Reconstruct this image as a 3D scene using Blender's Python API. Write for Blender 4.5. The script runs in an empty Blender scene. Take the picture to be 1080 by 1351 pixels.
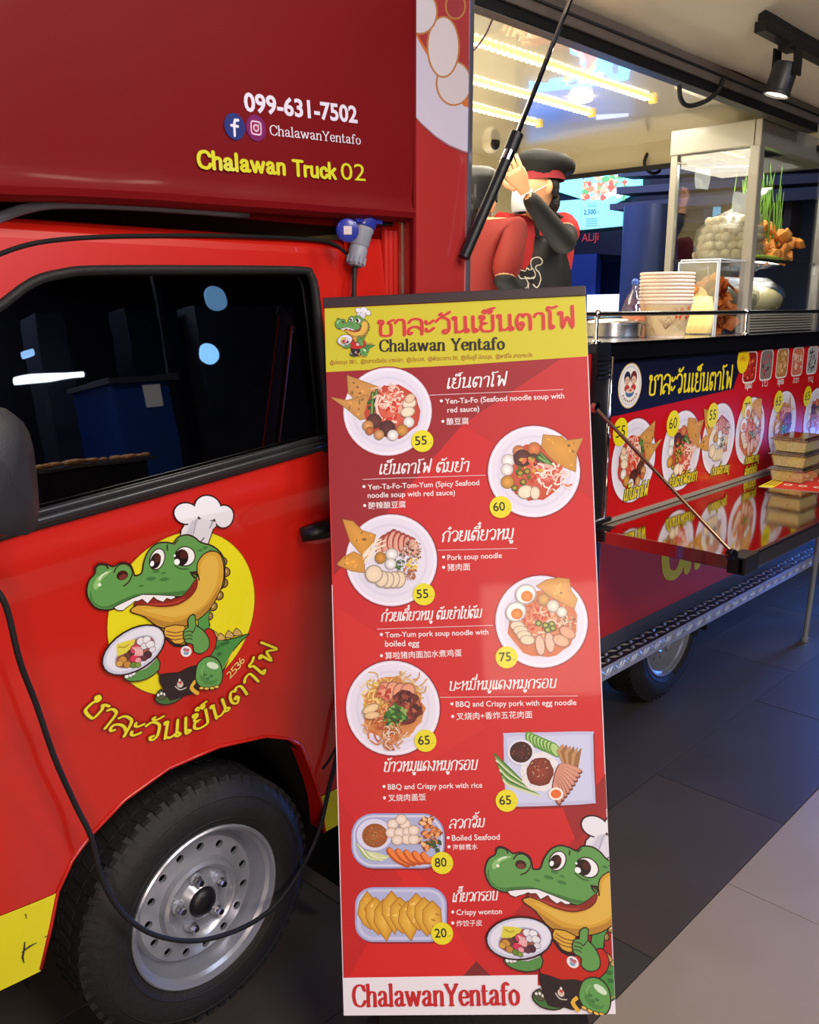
import bpy, bmesh, math, random
from mathutils import Vector, Matrix, noise
PI = math.pi
C = bpy.context.scene.collection
SC = bpy.context.scene
W_, H_ = 1080.0, 1351.0
# ------------------------------------------------------------------ camera
FPX, HOR, VPX, CAMH, CAMD = 1168.0, 403.5, 1692.0, 1.551, 1.475
PITCH = math.atan((675.5 - HOR) / FPX)
AZ = math.atan((VPX - 540.0) / (FPX / math.cos(PITCH)))
CP = Vector((0, -CAMD, CAMH))
FH = Vector((math.cos(AZ), math.sin(AZ), 0)); RT = Vector((math.sin(AZ), -math.cos(AZ), 0))
FW = FH * math.cos(PITCH) - Vector((0, 0, math.sin(PITCH)))
UP = FH * math.sin(PITCH) + Vector((0, 0, math.cos(PITCH)))
cd = bpy.data.cameras.new('camera'); cam = bpy.data.objects.new('camera', cd); C.objects.link(cam)
cd.sensor_fit = 'VERTICAL'; cd.sensor_height = 24.0; cd.lens = 24.0 * FPX / H_; cd.clip_start = 0.02
cam.matrix_world = Matrix(((RT.x, UP.x, -FW.x, CP.x), (RT.y, UP.y, -FW.y, CP.y), (RT.z, UP.z, -FW.z, CP.z), (0, 0, 0, 1)))
SC.camera = cam
# ------------------------------------------------------------------ world, lamps, exposure
SC.view_settings.view_transform = 'Standard'; SC.view_settings.look = 'None'
SC.view_settings.gamma = 1.0; SC.view_settings.use_curve_mapping = False
SC.view_settings.exposure = 0.0
wd = bpy.data.worlds.new('hall_air'); SC.world = wd; wd.use_nodes = True
wd.node_tree.nodes['Background'].inputs[0].default_value = (0.30, 0.34, 0.55, 1)
wd.node_tree.nodes['Background'].inputs[1].default_value = 0.12
SC.cycles.max_bounces = 8; SC.cycles.transparent_max_bounces = 16
SC.cycles.sample_clamp_indirect = 6.0

def area(name, loc, target, size, power, col, sy=None):
    l = bpy.data.lights.new(name, 'AREA'); l.energy = power; l.color = col; l.size = size
    if sy: l.shape = 'RECTANGLE'; l.size_y = sy
    o = bpy.data.objects.new(name, l); C.objects.link(o); o.location = loc
    d = Vector(target) - Vector(loc); o.rotation_euler = d.to_track_quat('-Z', 'Y').to_euler(); return o
area('hall_ceiling_lamp', (0.6, -3.0, 3.6), (1.0, 0, 0.9), 1.3, 98, (1.0, 0.93, 0.84))
area('front_fill_light', (-1.2, -3.4, 1.6), (1.5, 0, 0.5), 1.0, 64, (1.0, 0.80, 0.66), 0.7)  # added fill, low and frontal, so the door outshines the over-cab box
area('hall_left_lamp', (-2.8, -1.0, 3.9), (0.5, 0, 1.9), 1.2, 34, (0.50, 0.42, 1.0))
area('low_blue_fill', (6.5, -0.30, 0.62), (4.1, -0.2, 0.0), 0.55, 19, (0.07, 0.24, 1.0), .3).data.spread = math.radians(52)  # no sign stands here: unseen blue fill added to tint the floor
area('back_fill_light', (2.6, -6.2, 3.9), (2.6, -4.6, 0.4), 1.2, 90, (0.75, 0.82, 1.0))  # fill added behind the viewpoint to lighten what the window mirrors
area('hall_floor_lamp', (2.6, -2.6, 3.9), (2.2, -1.2, 0.0), 0.6, 44, (1.0, 0.86, 0.70))
area('hall_far_lamp', (5.2, 3.4, 3.9), (7.6, 3.4, 1.6), 1.2, 120, (0.50, 0.58, 1.0))

# ------------------------------------------------------------------ pixel rays (measuring aid: photo pixel -> point on a real plane)
def ray(u, v): return FW * FPX + RT * (u - 540.0) + UP * (675.5 - v)
def side(u, v, y=0.0):
    r = ray(u, v); return CP + r * ((y - CP.y) / r.y)
def flr(u, v, z=0.0):
    r = ray(u, v); return CP + r * ((z - CP.z) / r.z)
def atx(u, v, x):
    r = ray(u, v); return CP + r * ((x - CP.x) / r.x)
def sp(u, v, y=0.0):
    p = side(u, v, y); return (p.x, p.z)

# ------------------------------------------------------------------ materials
def lin(c):
    return tuple(((x / 255.0) / 12.92 if x / 255.0 <= 0.04045 else ((x / 255.0 + 0.055) / 1.055) ** 2.4) for x in c[:3])
_m = {}
def mat(name, col=(128, 128, 128), rough=0.5, metal=0.0, coat=0.0, bump=0.0, bscale=40.0, var=0.0, vscale=6.0, emit=None, estr=0.0,
        trans=0.0, alpha=1.0, spec=0.5, rvar=0.0, stretch=None, ior=1.45, croug=0.05):
    if name in _m: return _m[name]
    m = bpy.data.materials.new(name); m.use_nodes = True; nt = m.node_tree; N = nt.nodes; L = nt.links
    b = N['Principled BSDF']; c = lin(col)
    b.inputs['Base Color'].default_value = (*c, 1); b.inputs['Roughness'].default_value = rough
    b.inputs['Metallic'].default_value = metal; b.inputs['Coat Weight'].default_value = coat
    b.inputs['Coat Roughness'].default_value = croug
    b.inputs['Transmission Weight'].default_value = trans; b.inputs['Alpha'].default_value = alpha
    b.inputs['Specular IOR Level'].default_value = spec; b.inputs['IOR'].default_value = ior
    if emit: b.inputs['Emission Color'].default_value = (*lin(emit), 1); b.inputs['Emission Strength'].default_value = estr
    tc = N.new('ShaderNodeTexCoord'); mp = N.new('ShaderNodeMapping'); L.new(tc.outputs['Object'], mp.inputs[0])
    if stretch: mp.inputs['Scale'].default_value = stretch
    nz = N.new('ShaderNodeTexNoise'); nz.inputs['Scale'].default_value = vscale; nz.inputs['Detail'].default_value = 4; L.new(mp.outputs[0], nz.inputs[0])
    if var > 0:
        mx = N.new('ShaderNodeMix'); mx.data_type = 'RGBA'
        mx.inputs['A'].default_value = (*[x * (1 - var) for x in c], 1); mx.inputs['B'].default_value = (*[min(1, x * (1 + var)) for x in c], 1)
        L.new(nz.outputs['Fac'], mx.inputs['Factor']); L.new(mx.outputs['Result'], b.inputs['Base Color'])
    if rvar > 0:
        mr = N.new('ShaderNodeMapRange'); mr.inputs[3].default_value = max(0, rough - rvar); mr.inputs[4].default_value = min(1, rough + rvar)
        L.new(nz.outputs['Fac'], mr.inputs[0]); L.new(mr.outputs[0], b.inputs['Roughness'])
    if bump > 0:
        n2 = N.new('ShaderNodeTexNoise'); n2.inputs['Scale'].default_value = bscale; n2.inputs['Detail'].default_value = 3; L.new(mp.outputs[0], n2.inputs[0])
        bp = N.new('ShaderNodeBump'); bp.inputs['Strength'].default_value = bump; bp.inputs['Distance'].default_value = 0.01
        L.new(n2.outputs['Fac'], bp.inputs['Height']); L.new(bp.outputs[0], b.inputs['Normal'])
    _m[name] = m; return m
def glassmat(name, tint, clear, gloss_rough=0.01, base=0.06, bump=0.0, bscale=8):
    if name in _m: return _m[name]
    m = bpy.data.materials.new(name); m.use_nodes = True; nt = m.node_tree; N = nt.nodes; L = nt.links
    for n in list(N): N.remove(n)
    o = N.new('ShaderNodeOutputMaterial'); mx = N.new('ShaderNodeMixShader'); tr = N.new('ShaderNodeBsdfTransparent'); gl = N.new('ShaderNodeBsdfGlossy')
    fr = N.new('ShaderNodeFresnel'); ge = N.new('ShaderNodeNewGeometry'); mr = N.new('ShaderNodeMapRange')   # same reflection from both faces of a pane
    mr.inputs[3].default_value = 1.5; mr.inputs[4].default_value = 1 / 1.5; L.new(ge.outputs['Backfacing'], mr.inputs[0]); L.new(mr.outputs[0], fr.inputs[0])
    ma = N.new('ShaderNodeMath'); ma.operation = 'MULTIPLY_ADD'; ma.inputs[1].default_value = clear; ma.inputs[2].default_value = base
    tr.inputs[0].default_value = (*lin(tint), 1); gl.inputs['Roughness'].default_value = gloss_rough
    L.new(fr.outputs[0], ma.inputs[0]); L.new(ma.outputs[0], mx.inputs[0]); L.new(tr.outputs[0], mx.inputs[1]); L.new(gl.outputs[0], mx.inputs[2]); L.new(mx.outputs[0], o.inputs[0])
    if bump:
        n2 = N.new('ShaderNodeTexNoise'); n2.inputs['Scale'].default_value = bscale
        bp = N.new('ShaderNodeBump'); bp.inputs['Strength'].default_value = bump; bp.inputs['Distance'].default_value = 0.02
        L.new(n2.outputs['Fac'], bp.inputs['Height']); L.new(bp.outputs[0], gl.inputs['Normal']); L.new(bp.outputs[0], fr.inputs['Normal'])
    _m[name] = m; return m
def printmat(name, rough=0.35, coat=0.3, emit=0.0, spec=0.4):
    if name in _m: return _m[name]
    m = bpy.data.materials.new(name); m.use_nodes = True; N = m.node_tree.nodes; L = m.node_tree.links; b = N['Principled BSDF']
    a = N.new('ShaderNodeAttribute'); a.attribute_name = 'Col'; L.new(a.outputs['Color'], b.inputs['Base Color'])
    b.inputs['Roughness'].default_value = rough; b.inputs['Coat Weight'].default_value = coat; b.inputs['Specular IOR Level'].default_value = spec
    if emit: L.new(a.outputs['Color'], b.inputs['Emission Color']); b.inputs['Emission Strength'].default_value = emit
    _m[name] = m; return m
RED = mat('red_car_paint', (186, 24, 12), 0.34, coat=0.8, var=0.05, vscale=3, bump=0.02, bscale=3, croug=0.08)
REDBOX = mat('red_box_vinyl', (110, 5, 14), 0.58, coat=0.06, spec=0.2, var=0.05, vscale=2, bump=0.05, bscale=5, croug=0.12)
REDPAN = mat('red_lower_vinyl', (176, 22, 20), 0.4, coat=0.4, var=0.04)
YEL = mat('yellow_vinyl', (214, 205, 30), 0.4, coat=0.4, var=0.06)
BLK = mat('black_plastic', (16, 16, 20), 0.42, var=0.2, bump=0.1, bscale=200)
RUB = mat('black_rubber', (20, 20, 22), 0.62, var=0.2, bump=0.15, bscale=120)
TYRE = mat('tyre_rubber', (26, 25, 27), 0.7, var=0.25, vscale=14, bump=0.25, bscale=60)
DARK = mat('dark_void', (7, 7, 10), 0.8, var=0.2)
STEEL = mat('brushed_steel', (190, 192, 198), 0.22, metal=1.0, var=0.1, bump=0.03, bscale=20, stretch=(1, 30, 30))
CHROME = mat('chrome', (215, 215, 220), 0.08, metal=1.0, var=0.05)
MIRR = mat('mirror_steel', (214, 206, 200), 0.07, metal=1.0, var=0.03, bump=0.012, bscale=6)
WHEEL = mat('silver_wheel_paint', (172, 175, 186), 0.3, metal=0.6, var=0.18, vscale=9, bump=0.05, bscale=30)
ALUW = mat('white_aluminium', (150, 146, 136), 0.3, metal=0.15, coat=0.3, var=0.05)
CREAM = mat('cream_panel', (222, 208, 168), 0.2, coat=0.5, var=0.05, vscale=2, bump=0.06, bscale=3, croug=0.04)
GREYM = mat('grey_metal', (92, 94, 100), 0.35, metal=0.8, var=0.15)

# ------------------------------------------------------------------ object helpers
def link(o, parent=None):
    C.objects.link(o)
    if parent is not None:
        o.parent = parent
        if parent.type == 'EMPTY': o.matrix_parent_inverse = (Matrix.Translation(parent.location) @ parent.rotation_euler.to_matrix().to_4x4()).inverted()
    return o
def thing(name, label, cat, loc=(0, 0, 0), rotz=0, group=None):
    o = bpy.data.objects.new(name, None); o.empty_display_size = 0.05; link(o); o.location = loc; o.rotation_euler = (0, 0, rotz)
    o['label'] = label; o['category'] = cat
    if group: o['group'] = group
    return o
def tag(o, label, cat, group=None, kind=None):
    o['label'] = label; o['category'] = cat
    if group: o['group'] = group
    if kind: o['kind'] = kind
    return o
def struct(o): o['kind'] = 'structure'; return o
def mesh(name, verts, faces, m, parent=None, smooth=False, mi=None):
    me = bpy.data.meshes.new(name); me.from_pydata([tuple(v) for v in verts], [], faces); me.update()
    mats = m if isinstance(m, (list, tuple)) else [m]
    for x in mats: me.materials.append(x)
    if mi: me.polygons.foreach_set('material_index', mi)
    if smooth: me.polygons.foreach_set('use_smooth', [True] * len(me.polygons))
    o = bpy.data.objects.new(name, me)
    if parent is not None and parent.type == 'EMPTY' and parent.parent is None and any(parent.location):
        pass
    return link(o, parent)
class MB:
    """collects shapes into one mesh"""
    def __init__(s): s.v = []; s.f = []; s.sm = False
    def add(s, v, f):
        n = len(s.v); s.v += [Vector(p) for p in v]; s.f += [[i + n for i in q] for q in f]; return s
    def box(s, x0, x1, y0, y1, z0, z1, bev=0.0):
        b = min(bev, abs(x1 - x0) * .45, abs(y1 - y0) * .45, abs(z1 - z0) * .45)
        if b <= 0:
            v = [(x, y, z) for x in (x0, x1) for y in (y0, y1) for z in (z0, z1)]
            return s.add(v, [(0, 1, 3, 2), (4, 6, 7, 5), (0, 4, 5, 1), (2, 3, 7, 6), (0, 2, 6, 4), (1, 5, 7, 3)])
        bm = bmesh.new(); bmesh.ops.create_cube(bm, size=1)
        for q in bm.verts: q.co = Vector(((x0 + x1) / 2 + q.co.x * (x1 - x0), (y0 + y1) / 2 + q.co.y * (y1 - y0), (z0 + z1) / 2 + q.co.z * (z1 - z0)))
        bmesh.ops.bevel(bm, geom=bm.edges[:], offset=b, segments=2, affect='EDGES', profile=0.7)
        bm.verts.index_update()
        s.add([q.co.copy() for q in bm.verts], [[q.index for q in f.verts] for f in bm.faces]); bm.free(); return s
    def obox(s, c, ax, ay, az, bev=0.0):
        t = MB(); t.box(-1, 1, -1, 1, -1, 1)
        ax, ay, az = Vector(ax), Vector(ay), Vector(az); c = Vector(c)
        return s.add([c + ax * p.x + ay * p.y + az * p.z for p in t.v], t.f)
    def tube(s, pts, r, n=8, cap=True, closed=False):
        pts = [Vector(p) for p in pts]; k = len(pts); rr = r if isinstance(r, (list, tuple)) else [r] * k
        base = len(s.v); prev = None
        for i, p in enumerate(pts):
            if closed: d = pts[(i + 1) % k] - pts[i - 1]
            else: d = pts[min(i + 1, k - 1)] - pts[max(i - 1, 0)]
            if d.length < 1e-9: d = Vector((0, 0, 1))
            d.normalize()
            if prev is None:
                a = Vector((0, 0, 1)) if abs(d.z) < 0.9 else Vector((1, 0, 0)); e = d.cross(a).normalized()
            else:
                e = (prev - d * prev.dot(d)); e = e.normalized() if e.length > 1e-6 else d.orthogonal().normalized()
            prev = e; g = d.cross(e)
            for j in range(n):
                t = 2 * PI * j / n; s.v.append(p + (e * math.cos(t) + g * math.sin(t)) * rr[i])
        for i in range(k if closed else k - 1):
            for j in range(n):
                a = base + i * n + j; b2 = base + i * n + (j + 1) % n; c2 = base + ((i + 1) % k) * n + (j + 1) % n; d2 = base + ((i + 1) % k) * n + j
                s.f.append([a, b2, c2, d2])
        if cap and not closed:
            s.f.append([base + j for j in range(n)][::-1]); s.f.append([base + (k - 1) * n + j for j in range(n)])
        return s
    def lathe(s, c, axis, prof, n=32, a0=0.0):
        """prof: (radius, height along axis)"""
        axis = Vector(axis).normalized(); e = axis.orthogonal().normalized(); g = axis.cross(e); c = Vector(c); base = len(s.v)
        for r, h in prof:
            for j in range(n):
                t = a0 + 2 * PI * j / n; s.v.append(c + axis * h + (e * math.cos(t) + g * math.sin(t)) * max(r, 1e-5))
        for i in range(len(prof) - 1):
            for j in range(n):
                s.f.append([base + i * n + j, base + i * n + (j + 1) % n, base + (i + 1) * n + (j + 1) % n, base + (i + 1) * n + j])
        return s
    def ball(s, c, r, n=10, m=7, sq=(1, 1, 1)):
        c = Vector(c); base = len(s.v)
        for i in range(m + 1):
            th = PI * i / m
            for j in range(n):
                t = 2 * PI * j / n; s.v.append(c + Vector((math.sin(th) * math.cos(t) * sq[0], math.sin(th) * math.sin(t) * sq[1], math.cos(th) * sq[2])) * r)
        for i in range(m):
            for j in range(n):
                s.f.append([base + i * n + j, base + (i + 1) * n + j, base + (i + 1) * n + (j + 1) % n, base + i * n + (j + 1) % n])
        return s
    def build(s, name, m, parent=None, smooth=False, rel=None):
        """rel: subtract this world point (things whose empty stands at loc)"""
        v = s.v if rel is None else [p - Vector(rel) for p in s.v]
        o = mesh(name, v, s.f, m, parent, smooth)
        if smooth == 'auto':
            me = o.data; me.polygons.foreach_set('use_smooth', [True] * len(me.polygons))
            bm = bmesh.new(); bm.from_mesh(me)
            for e in bm.edges:
                if len(e.link_faces) == 2 and e.calc_face_angle(0) > 0.6: e.smooth = False
            bm.to_mesh(me); bm.free()
        return o
def copy_tree(o, parent=None):
    c = o.copy(); C.objects.link(c)
    if parent is not None: c.parent = parent
    for ch in list(o.children): copy_tree(ch, c)
    return c
def crom(pts, n=6, closed=False):
    out = []; k = len(pts)
    if k < 3: return list(pts)
    rng = range(k if closed else k - 1)
    for i in rng:
        if closed: p0, p1, p2, p3 = pts[i - 1], pts[i], pts[(i + 1) % k], pts[(i + 2) % k]
        else: p0, p1, p2, p3 = pts[max(i - 1, 0)], pts[i], pts[i + 1], pts[min(i + 2, k - 1)]
        for j in range(n):
            t = j / n
            out.append(tuple(0.5 * ((2 * b) + (-a + c) * t + (2 * a - 5 * b + 4 * c - d) * t * t + (-a + 3 * b - 3 * c + d) * t ** 3) for a, b, c, d in zip(p0, p1, p2, p3)))
    if not closed: out.append(tuple(pts[-1]))
    return out

# ------------------------------------------------------------------ flat print: shapes laid in painter's order
def font_mesh(txt, off=0.0):
    cu = bpy.data.curves.new('text', 'FONT'); cu.body = txt; cu.size = 1.0; cu.offset = off; cu.resolution_u = 3
    o = bpy.data.objects.new('text', cu); C.objects.link(o)
    me = o.to_mesh(); v = [(p.co.x, p.co.y) for p in me.vertices]; f = [list(p.vertices) for p in me.polygons]
    o.to_mesh_clear(); bpy.data.objects.remove(o); bpy.data.curves.remove(cu); return v, f
class Art:
    def __init__(s, dz=0.00003, z0=0.0003, clip=None, off=(0, 0), rot=0.0, scl=1.0):
        s.v = []; s.f = []; s.c = []; s.z = z0; s.dz = dz; s.clip = clip; s.T = None
    def _cl(s, p):
        if not s.clip: return p
        for ax, sg, lim in s.clip:        # keep sg*(p[ax]-lim) <= 0
            out = []
            for i in range(len(p)):
                a, b = p[i - 1], p[i]; da = sg * (a[ax] - lim); db = sg * (b[ax] - lim)
                if (da <= 0) != (db <= 0):
                    t = da / (da - db); out.append((a[0] + (b[0] - a[0]) * t, a[1] + (b[1] - a[1]) * t))
                if db <= 0: out.append(b)
            p = out
            if len(p) < 3: return []
        return p
    def poly(s, pts, col, raw=False):
        if s.T and not raw: pts = [s.T(p) for p in pts]
        p = s._cl([tuple(q[:2]) for q in pts])
        if len(p) < 3: return
        s.z += s.dz; n = len(s.v); s.v += [(q[0], q[1], s.z) for q in p]; s.f.append(list(range(n, n + len(p)))); s.c.append([lin(col)] * len(p))
    def grad(s, pts, col, cc, c0=None):
        if s.T: pts = [s.T(p) for p in pts]; c0 = s.T(c0) if c0 else None
        p = s._cl([tuple(q[:2]) for q in pts])
        if len(p) < 3: return
        s.z += s.dz; n = len(s.v)
        cx = c0 if c0 else (sum(q[0] for q in p) / len(p), sum(q[1] for q in p) / len(p))
        s.v += [(q[0], q[1], s.z) for q in p] + [(cx[0], cx[1], s.z)]
        a, b = lin(col), lin(cc); k = len(p)
        for i in range(k): s.f.append([n + i, n + (i + 1) % k, n + k]); s.c.append([a, a, b])
    def ell(s, cx, cy, rx, ry=None, rot=0.0, col=(255, 255, 255), cc=None, n=20, a0=0.0, a1=2 * PI, wob=0.0):
        ry = rx if ry is None else ry; ca, sa = math.cos(rot), math.sin(rot); P = []
        for i in range(n):
            t = a0 + (a1 - a0) * i / (n if a1 - a0 > 6.28 else n - 1); k = 1 + (random.uniform(-wob, wob) if wob else 0)
            x, y = rx * math.cos(t) * k, ry * math.sin(t) * k; P.append((cx + x * ca - y * sa, cy + x * sa + y * ca))
        if cc is None: s.poly(P, col)
        else: s.grad(P, col, cc)
    def stroke(s, pts, w, col, closed=False, nib=None, smooth=0, slope=0.0, cap=True):
        if smooth: pts = crom(pts, smooth, closed)
        if s.T:
            q0 = s.T((0, 0)); q1 = s.T((1, 0)); k = math.hypot(q1[0] - q0[0], q1[1] - q0[1]); w = w * k
            pts = [s.T(p) for p in pts]
        P = []
        for p in pts:
            if not P or math.hypot(p[0] - P[-1][0], p[1] - P[-1][1]) > 1e-7: P.append(p)
        k = len(P)
        if k < 2: return
        s.z += s.dz; z = s.z; L = []; R = []
        nb = nib or (1.0, 1.0); c = lin(col)
        for i in range(k):
            a = P[i - 1] if (i > 0 or closed) else P[i]; b = P[(i + 1) % k] if (i < k - 1 or closed) else P[i]
            d1 = (P[i][0] - a[0], P[i][1] - a[1]); d2 = (b[0] - P[i][0], b[1] - P[i][1])
            def nr(d):
                l = math.hypot(*d); return (d[0] / l, d[1] / l) if l > 1e-12 else None
            u1, u2 = nr(d1), nr(d2)
            if u1 is None: u1 = u2
            if u2 is None: u2 = u1
            t = nr((u1[0] + u2[0], u1[1] + u2[1])) or u1; nx, ny = -t[1], t[0]
            mi = 1.0 / max(0.55, abs(t[0] * u1[0] + t[1] * u1[1]))
            hw = w * math.sqrt((nb[0] * nx) ** 2 + (nb[1] * ny) ** 2) * mi
            zz = z + s.dz * 0.9 * i / k if not s.clip else z
            L.append((P[i][0] + nx * hw, P[i][1] + ny * hw, zz)); R.append((P[i][0] - nx * hw, P[i][1] - ny * hw, zz))
        for i in range(k if closed else k - 1):
            j = (i + 1) % k
            q = [L[i], L[j], R[j], R[i]]
            if s.clip:
                q2 = s._cl([a[:2] for a in q])
                if len(q2) < 3: continue
                n = len(s.v); s.v += [(a[0], a[1], z) for a in q2]; s.f.append(list(range(n, n + len(q2)))); s.c.append([c] * len(q2))
            else:
                n = len(s.v); s.v += q; s.f.append([n, n + 1, n + 2, n + 3]); s.c.append([c] * 4)
        s.z += s.dz
        if cap and not closed and not s.clip:
            for e in (0, k - 1):
                n = len(s.v); m = 8; s.v += [(P[e][0] + w * nb[0] * math.cos(2 * PI * t / m), P[e][1] + w * nb[1] * math.sin(2 * PI * t / m), s.z) for t in range(m)]
                s.f.append(list(range(n, n + m))); s.c.append([c] * m)
            s.z += s.dz
    def text(s, txt, p0, p1, col, h=None, off=0.0, slant=0.0, dz=None):
        """built-in font, from p0 to p1 along the baseline; h = cap height in metres"""
        v, f = font_mesh(txt, off)
        if not v: return
        x0 = min(a[0] for a in v); x1 = max(a[0] for a in v); dx, dy = p1[0] - p0[0], p1[1] - p0[1]; L = math.hypot(dx, dy); ux, uy = dx / L, dy / L
        sx = L / (x1 - x0); sy = (h / 0.68) if h else sx
        s.z += s.dz; n = len(s.v)
        for a in v:
            X = (a[0] - x0) * sx + slant * a[1] * sy; Y = a[1] * sy; s.v.append((p0[0] + ux * X - uy * Y, p0[1] + uy * X + ux * Y, s.z))
        c = lin(col)
        for q in f: s.f.append([i + n for i in q]); s.c.append([c] * len(q))
    def build(s, name, m, parent=None, fn=None, lat=None):
        me = bpy.data.meshes.new(name); me.from_pydata([tuple(fn(*q)) if (fn and not lat) else q for q in s.v], [], s.f); me.update()
        ca = me.color_attributes.new('Col', 'FLOAT_COLOR', 'CORNER'); flat = []
        for cs in s.c:
            for c in cs: flat += [c[0], c[1], c[2], 1.0]
        ca.data.foreach_set('color', flat); me.materials.append(m)
        if lat:      # cut along a lattice so that the print follows the curved sheet under it
            bm = bmesh.new(); bm.from_mesh(me); xs = [v.co.x for v in bm.verts]; ys = [v.co.y for v in bm.verts]
            for nrm, vals in (((1, 0, 0), xs), ((0, 1, 0), ys)):
                k = math.floor(min(vals) / lat) + 1
                while k * lat < max(vals):
                    bmesh.ops.bisect_plane(bm, geom=bm.verts[:] + bm.edges[:] + bm.faces[:], plane_co=tuple(n * k * lat for n in nrm), plane_no=nrm, dist=1e-7); k += 1
            dg = [a + b for a, b in zip(xs, ys)]; k = math.floor(min(dg) / lat) + 1
            while k * lat < max(dg):
                bmesh.ops.bisect_plane(bm, geom=bm.verts[:] + bm.edges[:] + bm.faces[:], plane_co=(k * lat, 0, 0), plane_no=(.70710678, .70710678, 0), dist=1e-7); k += 1
            for v in bm.verts:
                x, z, h = v.co; i, j = math.floor(x / lat + 1e-6), math.floor(z / lat + 1e-6); fx, fz = x / lat - i, z / lat - j; g = lambda a, b: surf((i + a) * lat, (j + b) * lat)
                if fx + fz <= 1: y = g(0, 0) + (g(1, 0) - g(0, 0)) * fx + (g(0, 1) - g(0, 0)) * fz
                else: y = g(1, 1) + (g(0, 1) - g(1, 1)) * (1 - fx) + (g(1, 0) - g(1, 1)) * (1 - fz)
                v.co = (x, y - .0016 - h, z)
            bm.to_mesh(me); bm.free()
        return link(bpy.data.objects.new(name, me), parent)

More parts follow.
